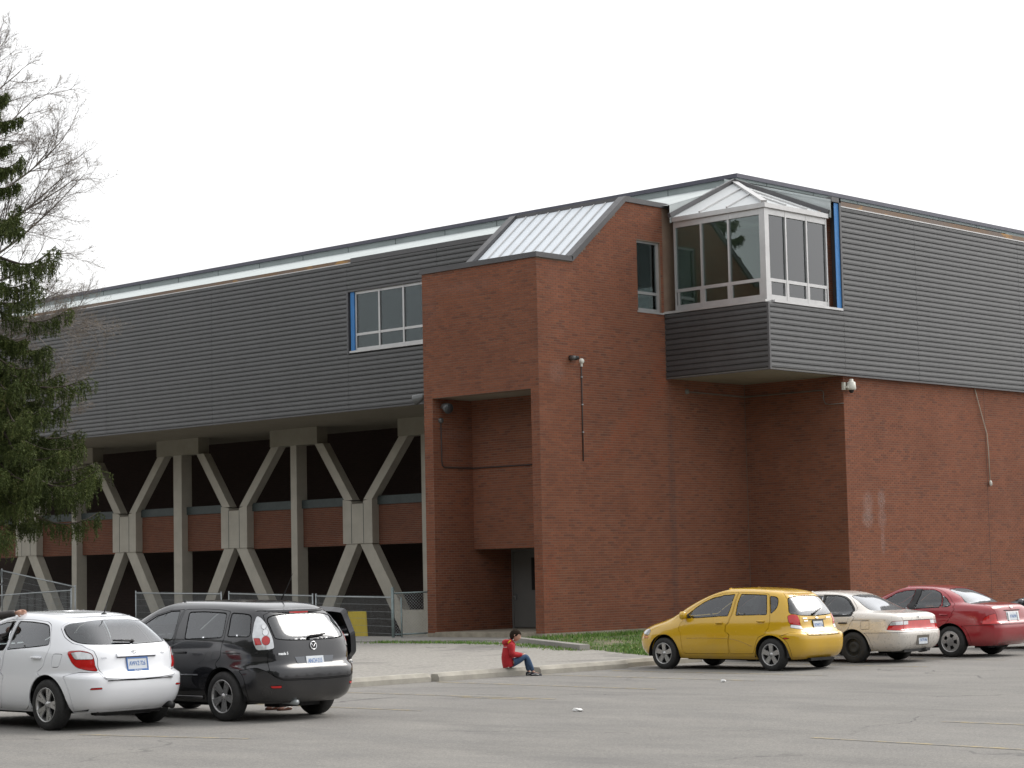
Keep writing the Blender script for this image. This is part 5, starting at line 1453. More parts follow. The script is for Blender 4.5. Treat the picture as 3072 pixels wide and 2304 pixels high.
def build_car(key, name, feats, spec, label, cat='car', loc=None, group='cars parked in the lot', mini=False):
    X, Y = loc or CARPOS[key]; car = empty(name, (X, Y, 0), pi); tag(car, label, cat, group)
    b = Body(key, feats); S, c = b.S, b.c; pm = spec['paint']; R, wb = c['R'], c['wb']
    def part(mb, nm, mat, parent=None):
        o = bpy.data.objects.new(nm, mb.mesh(nm, mat)); COL.objects.link(o); o.parent = parent or car; return o
    names = b.names; glassy = [n for n in names if n.startswith('w_')]
    lights = [n for n in names if n.startswith('l_')]; doors = [n for n in names if n.startswith('d_')]; centre = [n for n in names if n.startswith('c_')]
    m = b.region(MB(), ['body'], both=True, crown=.014)
    body = part(m, 'body', pm)
    solid = ['body'] + lights + doors + centre + [n for n in names if n.startswith('t_')]
    sh = MB(); b.region(sh, solid, both=True, gap=0, out=-.016, depth=.01, wmax=1.6); part(sh, 'inner_shell', M_liner)
    # wheel wells and floor
    for k, xc in enumerate((0, wb)):
        for sg in (1, -1):
            pr = [(.0, .30), (R + .06, .30), (R + .06, .80)]
            n = 20; vs_ = []
            for i in range(n + 1):
                a = -.15 + (pi + .3) * i / n
                for r_, yy in ((.0, .48), (R + .065, .48), (R + .065, .815)): vs_.append((xc + r_ * cos(a), sg * yy, max(.12, R + r_ * sin(a))))
            fs_ = [(i * 3 + j, i * 3 + j + 1, i * 3 + j + 4, i * 3 + j + 3) for i in range(n) for j in range(2)]
            part(MB().add(vs_, fs_), 'wheel_well', M_liner)
    ring = [tuple(p) for p in b.bot] + [(p[0], -p[1], p[2]) for p in b.bot[-2:0:-1]]
    ub = MB().add([(x, y_, z + .004) for x, y_, z in ring], [tuple(range(len(ring)))])
    ub.box(.3, wb - .3, -.45, .45, .17, .2); ub.tube([(-.1, -.62, .33), (-.1, .62, .33)], .05, 8); ub.tube([(wb, -.62, .31), (wb, .62, .31)], .05, 8); ub.box(-.55, -.25, -.35, .35, .17, .22)
    part(ub, 'underbody', M_liner)
    for n in glassy:
        nm = {'w_back': 'rear_window', 'w_wind': 'windscreen'}.get(n, 'window'); gm = spec.get('glass', {}).get(n, G_car)
        if n in ('w_back', 'w_wind'):
            g_ = part(b.region(MB(), [n], both=True, gap=.012, out=-.005, depth=.004), nm, gm)
        else:
            for mir in (False, True): part(b.region(MB(), [n], mir=mir, gap=.012, out=-.005, depth=.004), nm, gm)
        # black seal round the glass
    for n in [n for n in names if n.startswith('t_')]:
        nm, mt, both, outw = spec['trim'][n]
        if both: part(b.region(MB(), [n], both=True, gap=.002, out=outw), nm, mt)
        else:
            for mir in (False, True): part(b.region(MB(), [n], mir=mir, gap=.002, out=outw), nm, mt)
    dl = {}
    for n in doors:
        for mir in (False, True):
            if spec.get('open_door') == n and mir: continue
            dl[(n, mir)] = part(b.region(MB(), [n], mir=mir), 'fuel_flap' if n == 'd_fuel' else 'door', pm)
    for n in centre:
        nm, mt = spec['centre'][n]
        dl[n] = part(b.region(MB(), [n], both=True), nm, mt)
    for n in lights:
        nm, mt = spec['lights'][n][:2]
        for mir in (False, True): part(b.region(MB(), [n], mir=mir, gap=.003, out=.004), nm, mt)
    tr_ = spec.get('track', .745)
    for xw in (0, wb):
        for sg in (1, -1): wheel(car, xw, sg * tr_, R, spec['wheel'], sg)
    # door handles
    for n, x0, x1, z in spec.get('handles', []):
        for sg in (1, -1):
            if (n, sg < 0) not in dl: continue
            p0 = S.P(*[np.array(v) for v in S.side(x0, z)]); p1 = S.P(*[np.array(v) for v in S.side(x1, z)])
            o_ = Vector((0, sg * .022, 0)); a_, e_ = Vector((p0[0], sg * p0[1], z)), Vector((p1[0], sg * p1[1], z))
            part(MB().tube([a_, a_ + o_, e_ + o_, e_], [.012, .015, .015, .012], 8), 'handle', spec.get('handle_mat', pm), dl[(n, sg < 0)])
    # mirrors
    mx_, mz = spec.get('mirror', (1.8, .98))
    for sg in (1, -1):
        p0 = S.P(*[np.array(v) for v in S.side(mx_, mz)]); o_ = Vector((p0[0], sg * (p0[1] + .10), mz + .02))
        mm = MB(); mm.tube([(p0[0], sg * p0[1] * .98, mz - .03), (o_.x, sg * (abs(o_.y) - .02), mz - .02)], .025, 8)
        mm.lathe([(0, -.06), (.055, -.055), (.075, -.02), (.078, .035), (.07, .04)], 14, 'x', (o_.x, o_.y, o_.z)); 
        mr = part(mm, 'mirror', pm)
        part(MB().lathe([(.068, -.037), (0, -.037)], 14, 'x', tuple(o_)), 'mirror_glass', M_chrome, mr)
    if not mini:
        xs_ = spec.get('seats', (wb - 1.15, .25)); nz = spec.get('seatz', .28)
        for y_ in (-.36, .36): seat(car, xs_[0], y_, nz)
        for y_ in (-.36, .36): seat(car, xs_[1], y_, nz)
        dz = spec.get('dash', .88); m = MB(); m.bev(xs_[0] + .62, xs_[0] + 1.0, -.66, .66, dz - .35, dz, .08); part(m, 'dashboard', M_seat)
        sw_ = MB(); cx_ = xs_[0] + .52
        sw_.tube([(cx_ - .06 * sin(a), .36 + .18 * cos(a), dz + .02 + .17 * sin(a)) for a in np.linspace(0, 2 * pi, 17)], .014, 6, False); part(sw_, 'steering_wheel', M_black)
    return car, b, part, dl
# ---------------------------------------------------------------- the parked cars
def Sd(*p): return [('S', x, z) for x, z in p]
def Rr(*p): return [('R', y, z) for y, z in p]
def Fr(*p): return [('F', y, z) for y, z in p]
def strip(S, pts, w, t, mb, sg=1, lift=.0):
    """thin moulding along flank points"""
    q = []
    for x, z in pts:
        p = S.P(*[np.array(v) for v in S.side(x, z)]); n = S.nrm(*S.side(x, z)); q.append((Vector((p[0], p[1] * sg, p[2])) + Vector((n[0], n[1] * sg, n[2])) * lift))
    return mb.tube(q, w, 5)
def wiper(part, S, y0, z0, y1, z1):
    a, b = Tail(S, y0, z0, .02), Tail(S, y1, z1, .02)
    m = MB(); m.tube([a(0, 0), b(0, 0)], [.016, .010], 6); m.tube([a(0, 0, -.015), a(0, 0, .012)], .022, 8); part(m, 'wiper', M_black)
def lip_spoiler(part, S, ztop, half, drop, reach, mat, under=True, name='spoiler', back=0.0):
    """roof lip above the rear window"""
    vs_ = []; n = 15
    for i in range(n):
        y = -half + 2 * half * i / (n - 1); u = abs(y) / half
        p = S.P(*[np.array(v) for v in S.rear(min(abs(y), half * .97), ztop)])
        x, z = float(p[0]) + .02, float(p[2])
        k = 1 - .35 * u ** 4
        vs_ += [(x + .16 + back, y, z + .012), (x - reach * k, y, z - drop * .7 + .006), (x - reach * k - .004, y, z - drop - .012), (x + .02, y, z - drop * .9 - .02)]
    fs_ = [(i * 4 + j, i * 4 + (j + 1) % 4, (i + 1) * 4 + (j + 1) % 4, (i + 1) * 4 + j) for i in range(n - 1) for j in range(4)]
    fs_ += [(3, 2, 1, 0), tuple((n - 1) * 4 + j for j in range(4))]
    o = part(MB().add(vs_, fs_), name, mat)
    if under:
        m = MB()
        for y0, y1, mt in ((-.16, .16, None),):
            p = S.P(*[np.array(v) for v in S.rear(.0, ztop)]); x, z = float(p[0]) + .02 - reach, float(p[2]) - drop
            m.box(x - .006, x + .03, y0, y1, z - .035, z - .012)
        part(m, 'brake_light', M_lightred, o)
    return o
def lathe_patch(mb, T, a, b, r, c0, c1, n=18):
    vs_ = [T(a, b, c1)]
    for k in range(n): an = 2 * pi * k / n; vs_ += [T(a + r * cos(an), b + r * sin(an), c1), T(a + r * cos(an), b + r * sin(an), c0)]
    fs_ = [(0, 1 + 2 * k, 1 + 2 * ((k + 1) % n)) for k in range(n)] + [(1 + 2 * k, 2 + 2 * k, 2 + 2 * ((k + 1) % n), 1 + 2 * ((k + 1) % n)) for k in range(n)]
    return mb.add(vs_, fs_)
def ring_patch(mb, T, a, b, rx, ry, w, c=.006, n=24, a0=0, a1=2 * pi):
    return mb.tube([T(a + rx * cos(t), b + ry * sin(t), c) for t in np.linspace(a0, a1, n)], w, 5, False)

# ---- yellow hatchback
F = [('w_front', Sd((1.80, .945), (1.80, 1.115), (1.60, 1.237), (1.40, 1.318), (1.18, 1.363), (.915, 1.381), (.937, 1.146), (.974, .985)), .02),
     ('w_rear', Sd((.801, .993), (.808, 1.178), (.782, 1.382), (.214, 1.362), (.109, 1.004)), .02),
     ('w_quarter', Sd((.141, 1.343), (.014, 1.328), (-.042, 1.29), (-.076, 1.193), (-.062, 1.108), (.034, 1.018)), .025),
     ('w_back', Rr((0, 1.335), (.30, 1.328), (.485, 1.30)) + Sd((-.295, 1.03)) + Rr((.45, .985), (.28, .975), (0, .965)), .03),
     ('w_wind', Fr((0, 1.405), (.40, 1.40), (.52, 1.36), (.60, 1.05), (.62, 1.0), (.3, .985), (0, .98)), .02),
     ('l_tail', [('S', -.291, .978), ('S', -.336, 1.01), ('R', .523, .997), ('R', .51, .886), ('R', .495, .80), ('S', -.358, .83), ('S', -.326, .882)], .02),
     ('l_rev', [('R', .495, .80), ('R', .485, .733), ('R', .625, .755), ('S', -.362, .772), ('S', -.358, .83)], .01),
     ('l_head', Sd((2.956, .75), (2.878, .711), (2.916, .634), (3.042, .635)) + Fr((.55, .67), (.56, .70)), .015),
     ('l_ind', Sd((3.089, .622), (2.938, .614), (2.944, .572), (3.104, .569)), .01),
     ('l_side', Sd((-.262, .590), (-.319, .598), (-.394, .584), (-.318, .568)), .01),
     ('t_sail', Sd((1.82, .945), (1.82, 1.10), (1.97, 1.0), (1.99, .95)), .01),
     ('c_hatch', Rr((0, 1.40), (.44, 1.392), (.50, 1.30), (.47, .993), (.505, .76), (.499, .682), (.485, .644), (.30, .636), (0, .632)), .015),
     ('d_front', Sd((2.03, .96), (2.073, .851), (2.061, .673), (2.039, .461), (2.001, .298), (.95, .30), (.952, .546), (.942, .874), (.911, .983), (.855, 1.415), (1.194, 1.396), (1.454, 1.345), (1.764, 1.19), (1.93, 1.085)), .015),
     ('d_rear', Sd((.835, 1.414), (.29, 1.395), (.177, 1.373), (.045, 1.013), (.024, .777), (.096, .691), (.255, .604), (.333, .463), (.37, .354), (.407, .305), (.93, .30), (.932, .546), (.922, .874), (.891, .983)), .015),
     ('c_bumper', Sd((-.385, .25), (-.36, .50), (-.20, .622), (-.38, .687)) + Rr((.50, .69), (.485, .630), (.30, .622), (0, .618), (0, .215)), .012)]
P_yel = paint('yellow_paint', (.60, .355, .006), 0, .25)
spec = dict(paint=P_yel, wheel='five', track=.72, seats=(1.05, .22), seatz=.24, dash=.93, mirror=(1.95, .98),
            trim={'t_sail': ('mirror_sail', M_black, False, .003)}, centre={'c_hatch': ('tailgate', P_yel), 'c_bumper': ('rear_bumper', P_yel)},
            lights={'l_tail': ('tail_light', M_lightred), 'l_rev': ('reversing_light', M_lightclr), 'l_head': ('headlight', M_lightclr), 'l_ind': ('indicator', M_amber), 'l_side': ('side_marker', M_lightred)},
            handles=[('d_front', 1.205, 1.072, .863), ('d_rear', .277, .134, .89)])
car, b, part, dl = build_car('yellow', 'hatchback_car', F, spec, 'bright yellow five-door hatchback parked nose to the wheel stop')
S = b.S
lip_spoiler(part, S, 1.395, .50, .035, .10, P_yel)
wiper(part, S, .06, 1.00, -.22, 1.09)
number_plate(part and car, S, 0, .80, None, frame=M_black)
m = MB(); T = Tail(S, 0, .93, .004); T.box(m, -.045, .045, -.009, .009, 0, .008); T.box(m, -.018, .018, -.018, .018, 0, .009); part(m, 'badge', M_chrome, dl['c_hatch'])
m = MB(); T = Tail(S, .36, .93, .004); T.box(m, -.065, .065, -.010, .010, 0, .004); T.box(m, -.05, .06, -.06, -.042, 0, .004); T = Tail(S, -.36, .93, .004); T.box(m, -.065, .065, -.010, .010, 0, .004); part(m, 'model_lettering', M_chrome, dl['c_hatch'])
m = MB(); T = Tail(S, 0, .90, .001); T.box(m, -.27, .27, -.006, .006, 0, .004); part(m, 'handle_recess', M_liner, dl['c_hatch'])
for sg in (1, -1): part(strip(S, [(1.913, .579), (1.596, .584), (1.174, .580), (.96, .575)], .005, 0, MB(), sg, -.001), 'moulding', paint('yellow_crease', (.40, .22, .004)), dl[('d_front', sg < 0)])
for sg in (1, -1): part(strip(S, [(.91, .572), (.842, .567), (.74, .547), (.627, .515), (.50, .47), (.416, .441)], .005, 0, MB(), sg, -.001), 'moulding', paint('yellow_crease', (.40, .22, .004)), dl[('d_rear', sg < 0)])

# ---- white hatchback
F = [('w_rear', Sd((.925, 1.005), (.891, 1.2), (.89, 1.371), (.609, 1.365), (.317, 1.342), (.205, 1.318), (.116, 1.232), (.025, 1.073)), .025),
     ('w_front', Sd((2.02, .97), (1.75, 1.14), (1.50, 1.27), (1.272, 1.335), (1.123, 1.360), (.955, 1.371), (.945, 1.19), (.975, 1.0)), .025),
     ('w_back', Rr((0, 1.372), (.30, 1.365)) + Sd((-.105, 1.335), (-.052, 1.293), (-.19, 1.19), (-.37, 1.108), (-.516, 1.078)) + Rr((.33, 1.066), (0, 1.058)), .035),
     ('w_wind', Fr((0, 1.43), (.45, 1.42), (.58, 1.37), (.66, 1.08), (.3, 1.05), (0, 1.045)), .02),
     ('l_rev', [('S', -.40, .975), ('S', -.516, .992), ('R', .63, .967), ('R', .612, .945), ('R', .604, .890), ('S', -.48, .892)], .015),
     ('l_tail', [('S', -.35, .98), ('S', -.381, .998), ('S', -.516, 1.003), ('R', .633, .978), ('R', .609, .951), ('R', .600, .881), ('R', .567, .738), ('S', -.622, .758), ('S', -.512, .795), ('S', -.442, .856), ('S', -.381, .935)], .02),
     ('l_side', [('S', -.721, .516), ('S', -.734, .537), ('R', .575, .540), ('R', .570, .520)], .006),
     ('l_head', Sd((3.0, .84), (2.95, .74), (3.15, .68)) + Fr((.5, .70), (.52, .78)), .015),
     ('c_hatch', Rr((0, 1.42), (.34, 1.415)) + Sd((-.06, 1.345), (-.02, 1.29), (-.18, 1.17), (-.36, 1.09), (-.489, 1.066)) + Rr((.585, 1.0), (.560, .889), (.552, .744), (.523, .65), (.3, .632), (0, .626)), .012),
     ('d_rear', Sd((.955, 1.395), (.597, 1.388), (.272, 1.362), (.165, 1.322), (.0, 1.063), (.018, .933), (.06, .802), (.140, .7), (.268, .566), (.335, .421), (.43, .295), (.54, .245), (1.108, .245), (.985, .717), (.935, .986)), .02),
     ('d_front', Sd((.97, 1.395), (1.15, 1.385), (1.50, 1.31), (1.78, 1.15), (2.10, .965), (2.14, .70), (2.10, .30), (1.125, .245), (1.0, .717), (.95, .986)), .02),
     ('d_fuel', Sd((-.113, .956), (-.14, .964), (-.269, .962), (-.281, .935), (-.249, .82), (-.222, .797), (-.126, .796), (-.098, .814)), .02),
     ('c_bumper', Sd((-.42, .26), (-.40, .60), (-.33, .68), (-.55, .735)) + Rr((.565, .725), (.545, .66), (.520, .635), (.3, .618), (0, .612), (0, .23)), .012)]
P_wht = paint('white_paint', (.84, .86, .90), 0, .20, .3)
spec = dict(paint=P_wht, wheel='ten', track=.765, seats=(1.15, .25), seatz=.27, dash=.95, mirror=(2.0, 1.0), open_door='none',
            centre={'c_hatch': ('tailgate', P_wht), 'c_bumper': ('rear_bumper', P_wht)},
            lights={'l_tail': ('tail_light', M_lightred), 'l_rev': ('reversing_light', M_lightclr), 'l_head': ('headlight', M_lightclr), 'l_side': ('side_marker', M_lightred)},
            handles=[('d_rear', .29, .11, .915), ('d_front', 1.2, 1.02, .90)])
car, b, part, dl = build_car('white', 'hatchback_car', F, spec, 'white five-door hatchback with rear spoiler, cut off by the left edge')
S = b.S
lip_spoiler(part, S, 1.425, .50, .03, .16, P_wht, back=.02)
wiper(part, S, -.03, 1.085, .26, 1.10)
number_plate(car, S, 0, .805, 'AWVZ·726', frame=M_plateblue, foot='Burlington')
T = Tail(S, 0, .962, .004)
m = MB(); ring_patch(m, T, 0, .0, .052, .035, .006); ring_patch(m, T, 0, .006, .036, .013, .005); ring_patch(m, T, 0, -.004, .014, .028, .005); part(m, 'badge', M_chrome, dl['c_hatch'])
m = MB(); T = Tail(S, 0, .94, .002); T.box(m, -.30, .30, -.035, -.012, 0, .018); T.box(m, -.30, .30, -.012, .010, 0, .010); part(m, 'handle_garnish', P_wht, dl['c_hatch'])
m = MB(); T = Tail(S, 0, .903, .001); T.box(m, -.30, .30, -.010, .006, 0, .004); part(m, 'handle_recess', plain('grey_shadow_gap', (.10, .10, .12), .6), dl['c_hatch'])
for y, tx, sz in ((.47, 'MATRIX', .032), (-.42, 'SUPER', .022)):
    T = Tail(S, y, .90 if y > 0 else .935, .003); v, f = text_mb(tx if y > 0 else 'XRS', .034, .001); part(T.put(v, f, MB()), 'model_lettering', plain('silver_letter', (.40, .41, .44), .3, .5), dl['c_hatch'])
part(Tail(S, 0, .622, .006).box(MB(), -.50, .50, -.004, .004, -.02, .001), 'bumper_gap', M_liner)
m = MB()
for sg in (1, -1): m.add([(-.40, sg * .72, .24), (-.62, sg * .66, .245), (-.60, sg * .60, .30), (-.38, sg * .62, .30)], [(0, 1, 2, 3)])
p_ = S.P(*[np.array(v) for v in S.rear(.0, .25)]); m.tube([(p_[0] + .12, -.5, .23), (p_[0] + .12, .5, .23)], .05, 8); part(m, 'valance', M_black)
part(MB().tube([(-.45, -.52, .27), (-.74, -.52, .27), (-.80, -.52, .262)], [.04, .045, .045], 12), 'exhaust_pipe', M_black)
part(MB().tube([(-.05, 0, 1.455), (-.14, .0, 1.62), (-.17, 0, 1.68)], [.008, .004, .003], 6).lathe([(0, .03), (.03, .02), (.045, 0)], 10, 'z', (-.05, 0, 1.435)), 'aerial', M_black)

# ---- dark people carrier with its right sliding door open
F = [('w_front', Sd((2.25, 1.05), (1.95, 1.19), (1.764, 1.279), (1.565, 1.375), (1.325, 1.428), (1.09, 1.446), (1.07, 1.301), (1.08, 1.077), (1.148, 1.034)), .02),
     ('w_rear', Sd((.817, 1.063), (.839, 1.216), (.880, 1.427), (.545, 1.432), (.09, 1.412), (.042, 1.197), (.045, 1.088)), .03),
     ('w_quarter', Sd((-.05, 1.10), (-.035, 1.249), (.0, 1.415), (-.246, 1.400), (-.355, 1.38), (-.415, 1.247), (-.46, 1.10)), .03),
     ('w_back', Rr((0, 1.392), (.25, 1.388), (.47, 1.372), (.56, 1.33), (.580, 1.213), (.585, 1.068), (.406, 1.046), (.036, 1.038), (0, 1.038)), .03),
     ('w_wind', Fr((0, 1.50), (.45, 1.49), (.60, 1.42), (.68, 1.13), (.3, 1.10), (0, 1.095)), .02),
     ('t_stop', [('R', .648, 1.049), ('R', .66, 1.019), ('S', -.723, .998), ('S', -.704, .991), ('S', -.681, .999), ('S', -.659, 1.021), ('S', -.644, 1.051), ('S', -.64, 1.081), ('S', -.649, 1.102), ('S', -.668, 1.11), ('S', -.692, 1.101), ('R', .644, 1.079)], 0),
     ('t_rev1', Sd((-.613, 1.226), (-.619, 1.209), (-.617, 1.196), (-.608, 1.192), (-.592, 1.197), (-.576, 1.21), (-.563, 1.227), (-.557, 1.245), (-.56, 1.257), (-.57, 1.261), (-.584, 1.256), (-.6, 1.243)), 0),
     ('t_rev2', [('R', .623, 1.152), ('S', -.68, 1.13), ('S', -.677, 1.115), ('S', -.665, 1.11), ('S', -.646, 1.116), ('S', -.626, 1.132), ('S', -.612, 1.153), ('S', -.606, 1.175), ('S', -.61, 1.19), ('S', -.623, 1.195), ('S', -.64, 1.189), ('R', .618, 1.173)], 0),
     ('t_block', Sd((-.525, 1.081), (-.606, 1.082), (-.632, 1.045), (-.660, .999), (-.577, .995)), 0),
     ('l_tail', [('S', -.429, 1.37), ('S', -.488, 1.349), ('R', .592, 1.244), ('R', .609, 1.099), ('R', .618, .945), ('S', -.719, .932), ('S', -.607, .926), ('S', -.54, 1.021), ('S', -.486, 1.124), ('S', -.453, 1.247)], .02),
     ('l_side', [('S', -.796, .469), ('R', .592, .472), ('R', .587, .439), ('S', -.811, .438)], .006),
     ('l_head', Sd((3.05, .86), (3.0, .74), (3.25, .68)) + Fr((.5, .70), (.52, .80)), .015),
     ('c_hatch', Rr((0, 1.44), (.40, 1.43), (.56, 1.38), (.60, 1.26), (.625, 1.094), (.632, .934)) + Sd((-.736, .912), (-.800, .66)) + Rr((.68, .597), (.578, .554), (.246, .546), (0, .544)), .015),
     ('d_rear', Sd((.98, 1.461), (.57, 1.465), (.229, 1.453), (.032, 1.431), (.01, 1.197), (.016, .999), (.038, .832), (.091, .664), (.236, .514), (.303, .407), (.94, .385), (1.04, .928), (1.02, 1.248)), .02),
     ('d_front', Sd((1.0, 1.461), (1.33, 1.445), (1.60, 1.385), (1.95, 1.22), (2.30, 1.05), (2.34, .75), (2.25, .36), (.96, .385), (1.06, .928), (1.045, 1.248)), .02),
     ('c_bumper', Sd((-.42, .27), (-.40, .60), (-.33, .665), (-.62, .705), (-.785, .65)) + Rr((.67, .580), (.575, .538), (.246, .530), (0, .528), (0, .24)), .012)]
P_van = paint('dark_grey_blue_paint', (.013, .014, .018), .2, .20)
spec = dict(paint=P_van, wheel='van', track=.765, seats=(1.55, .65), seatz=.40, dash=1.02, mirror=(2.15, 1.06), open_door='d_rear', glass={'w_quarter': G_cardark}, trim={'t_stop': ('stop_light', M_lightred, False, .008), 't_rev1': ('lamp_ring', M_chrome, False, .008), 't_rev2': ('lamp_ring', M_chrome, False, .008), 't_block': ('indicator', M_lightred, False, .006)},
            centre={'c_hatch': ('tailgate', P_van), 'c_bumper': ('rear_bumper', P_van)},
            lights={'l_tail': ('tail_light', M_lightclr), 'l_head': ('headlight', M_lightclr), 'l_side': ('reflector', M_lightred)},
            handles=[('d_rear', .965, .774, .892), ('d_front', 1.30, 1.12, .89)], handle_mat=M_black)
car, b, part, dl = build_car('van', 'minivan_car', F, spec, 'dark grey minivan with its right sliding door open, beside the white hatchback')
S = b.S
# the right sliding door stands open, slid back and out along the flank
od = empty('sliding_door', (-.66, -.09, 0), 0, car)
o = bpy.data.objects.new('door_panel', b.region(MB(), ['d_rear'], mir=True, depth=.09).mesh('door_panel', P_van)); COL.objects.link(o); o.parent = od
o = bpy.data.objects.new('window', b.region(MB(), ['w_rear'], mir=True, gap=.012, out=-.005, depth=.004).mesh('window', G_cardark)); COL.objects.link(o); o.parent = od
lip_spoiler(part, S, 1.455, .58, .03, .10, P_van)
wiper(part, S, .03, 1.075, -.23, 1.10)
number_plate(car, S, 0, .755, 'ANCH·215')
T = Tail(S, 0, .963, .005)
m = MB(); ring_patch(m, T, 0, 0, .052, .052, .0065); m.tube([T(-.047, .022, .006), T(-.024, .018, .006), T(0, -.014, .006), T(.024, .018, .006), T(.047, .022, .006)], .0065, 5); part(m, 'badge', M_chrome, dl['c_hatch'])
T = Tail(S, .52, .876, .016); v, f = text_mb('mazda 5', .050, .001, .0012); part(T.put(v, f, MB()), 'model_lettering', M_chrome, dl['c_hatch'])
T = Tail(S, 0, .745, .001); m = MB()
m.add([T(-.335, .085, .003), T(.335, .085, .003), T(.27, -.095, .003), T(-.27, -.095, .003)], [(3, 2, 1, 0)]); m.f[-1] = m.f[-1][::-1]; part(m, 'plate_recess', paint('recess_grey', (.06, .07, .085), .2, .2), dl['c_hatch'])
for sg in (1, -1): part(strip(S, [(1.0, .595), (.75, .597), (.50, .598)], .012, 0, MB(), sg, .004), 'moulding', paint('moulding_grey', (.06, .065, .075), .2), dl.get(('d_rear', sg < 0)) or od)
for sg in (1, -1): part(strip(S, [(-.02, .895), (-.3, .893), (-.62, .893)], .010, 0, MB(), sg, -.002), 'slide_rail', M_black)
for sg in (1, -1): part(strip(S, [(1.75, .32), (1.2, .30), (.45, .30)], .035, 0, MB(), sg, .0), 'side_skirt', P_van)
part(MB().tube([(.12, -.28, 1.57), (.02, -.29, 1.72), (-.10, -.30, 1.92)], [.012, .005, .003], 6), 'aerial', M_black)
part(MB().tube([(-.5, .30, .25), (-.85, .30, .24)], .035, 10), 'exhaust_pipe', M_galv)

# ---- champagne sedan
F = [('w_rear', Sd((.72, .89), (.745, 1.10), (.73, 1.285), (.486, 1.282), (.35, 1.252), (.215, 1.18), (.082, 1.066), (.040, .985), (.045, .922)), .03),
     ('w_front', Sd((1.85, .92), (1.60, 1.09), (1.40, 1.21), (1.20, 1.272), (1.0, 1.288), (.78, 1.288), (.795, 1.10), (.775, .89)), .03),
     ('t_pillar', Sd((.79, 1.30), (.486, 1.296), (.34, 1.268), (.195, 1.19), (.05, 1.066), (.002, .985), (.005, .912), (.03, .888), (.77, .872)), .03),
     ('w_back', Rr((0, 1.296), (.25, 1.288), (.43, 1.262), (.487, 1.161)) + Sd((-.215, 1.02), (-.335, .990)) + Rr((.40, .993), (.225, .992), (0, .990)), .03),
     ('w_wind', Fr((0, 1.295), (.40, 1.285), (.50, 1.25), (.58, 1.0), (.3, .965), (0, .955)), .02),
     ('l_rev', [('S', -.825, .772), ('S', -.841, .788), ('R', .53, .792), ('R', .552, .718), ('S', -.790, .712)], .008),
     ('l_tail', [('S', -.749, .631), ('S', -.791, .725), ('S', -.841, .790), ('R', .528, .794), ('R', .560, .612)], .012),
     ('t_rev2', Rr((.520, .790), (.38, .792), (.39, .722), (.538, .718)), .006),
     ('t_mid', Rr((.522, .793), (0, .795), (0, .614), (.552, .612)), .006),
     ('l_head', Sd((2.85, .74), (2.85, .62), (3.1, .62)) + Fr((.45, .62), (.45, .72)), .01),
     ('c_boot', Rr((.20, .985), (.59, .960)) + Rr((.60, .93), (.56, .87), (.535, .80), (0, .802), (0, .988)), .012),
     ('d_rear', Sd((.79, 1.315), (.486, 1.31), (.33, 1.28), (.17, 1.20), (.0, 1.066), (-.015, .985), (.012, .898), (.055, .726), (.117, .627), (.243, .528), (.31, .40), (.33, .27), (.86, .27), (.87, .6), (.80, .9)), .015),
     ('d_front', Sd((.805, 1.315), (1.2, 1.30), (1.45, 1.225), (1.70, 1.06), (1.92, .91), (1.95, .6), (1.92, .27), (.875, .27), (.885, .6), (.815, .9)), .015),
     ('d_fuel', Sd((-.205, .80), (-.385, .803), (-.385, .645), (-.20, .642)), .015),
     ('c_bumper', Sd((-.40, .25), (-.345, .50), (-.25, .572), (-.54, .572)) + Rr((.70, .582), (.3, .588), (0, .588), (0, .23)), .01)]
P_sed = paint('champagne_paint', (.68, .645, .60), .2, .28, .5)
spec = dict(paint=P_sed, wheel='steel', track=.735, seats=(1.1, .42), seatz=.16, dash=.88, mirror=(1.78, .93),
            trim={'t_pillar': ('window_surround', M_black, False, .001), 't_mid': ('tail_panel', M_lightred, True, .003), 't_rev2': ('reversing_light', M_lightclr, False, .004)},
            centre={'c_boot': ('boot_lid', P_sed), 'c_bumper': ('rear_bumper', P_sed)},
            lights={'l_tail': ('tail_light', M_lightred), 'l_rev': ('indicator', M_lightclr), 'l_head': ('headlight', M_lightclr)},
            handles=[('d_rear', .29, .12, .762), ('d_front', 1.15, .98, .76)], handle_mat=M_black)
car, b, part, dl = build_car('sedan', 'sedan_car', F, spec, 'champagne silver sedan with dark steel wheels between yellow and red cars')
S = b.S
number_plate(car, S, 0, .42, None, lean=0)
part(Tail(S, 0, .42, .001).box(MB(), -.21, .21, -.095, .095, 0, .004), 'plate_recess', plain('bumper_shadow', (.16, .145, .125), .5), dl['c_bumper'])
T = Tail(S, 0, .86, .004); m = MB(); ring_patch(m, T, 0, 0, .038, .026, .005); ring_patch(m, T, 0, 0, .012, .02, .004); part(m, 'badge', M_chrome, dl['c_boot'])
for sg in (1, -1): part(strip(S, [(.0, .815), (-.35, .818), (-.72, .812)], .004, 0, MB(), sg, .001), 'pinstripe', M_liner)
part(MB().tube([(-.70, -.25, .25), (-.80, -.25, .21), (-.95, -.25, .23)], .04, 8).box(-.9, -.62, -.45, .45, .2, .27), 'exhaust_pipe', M_black)

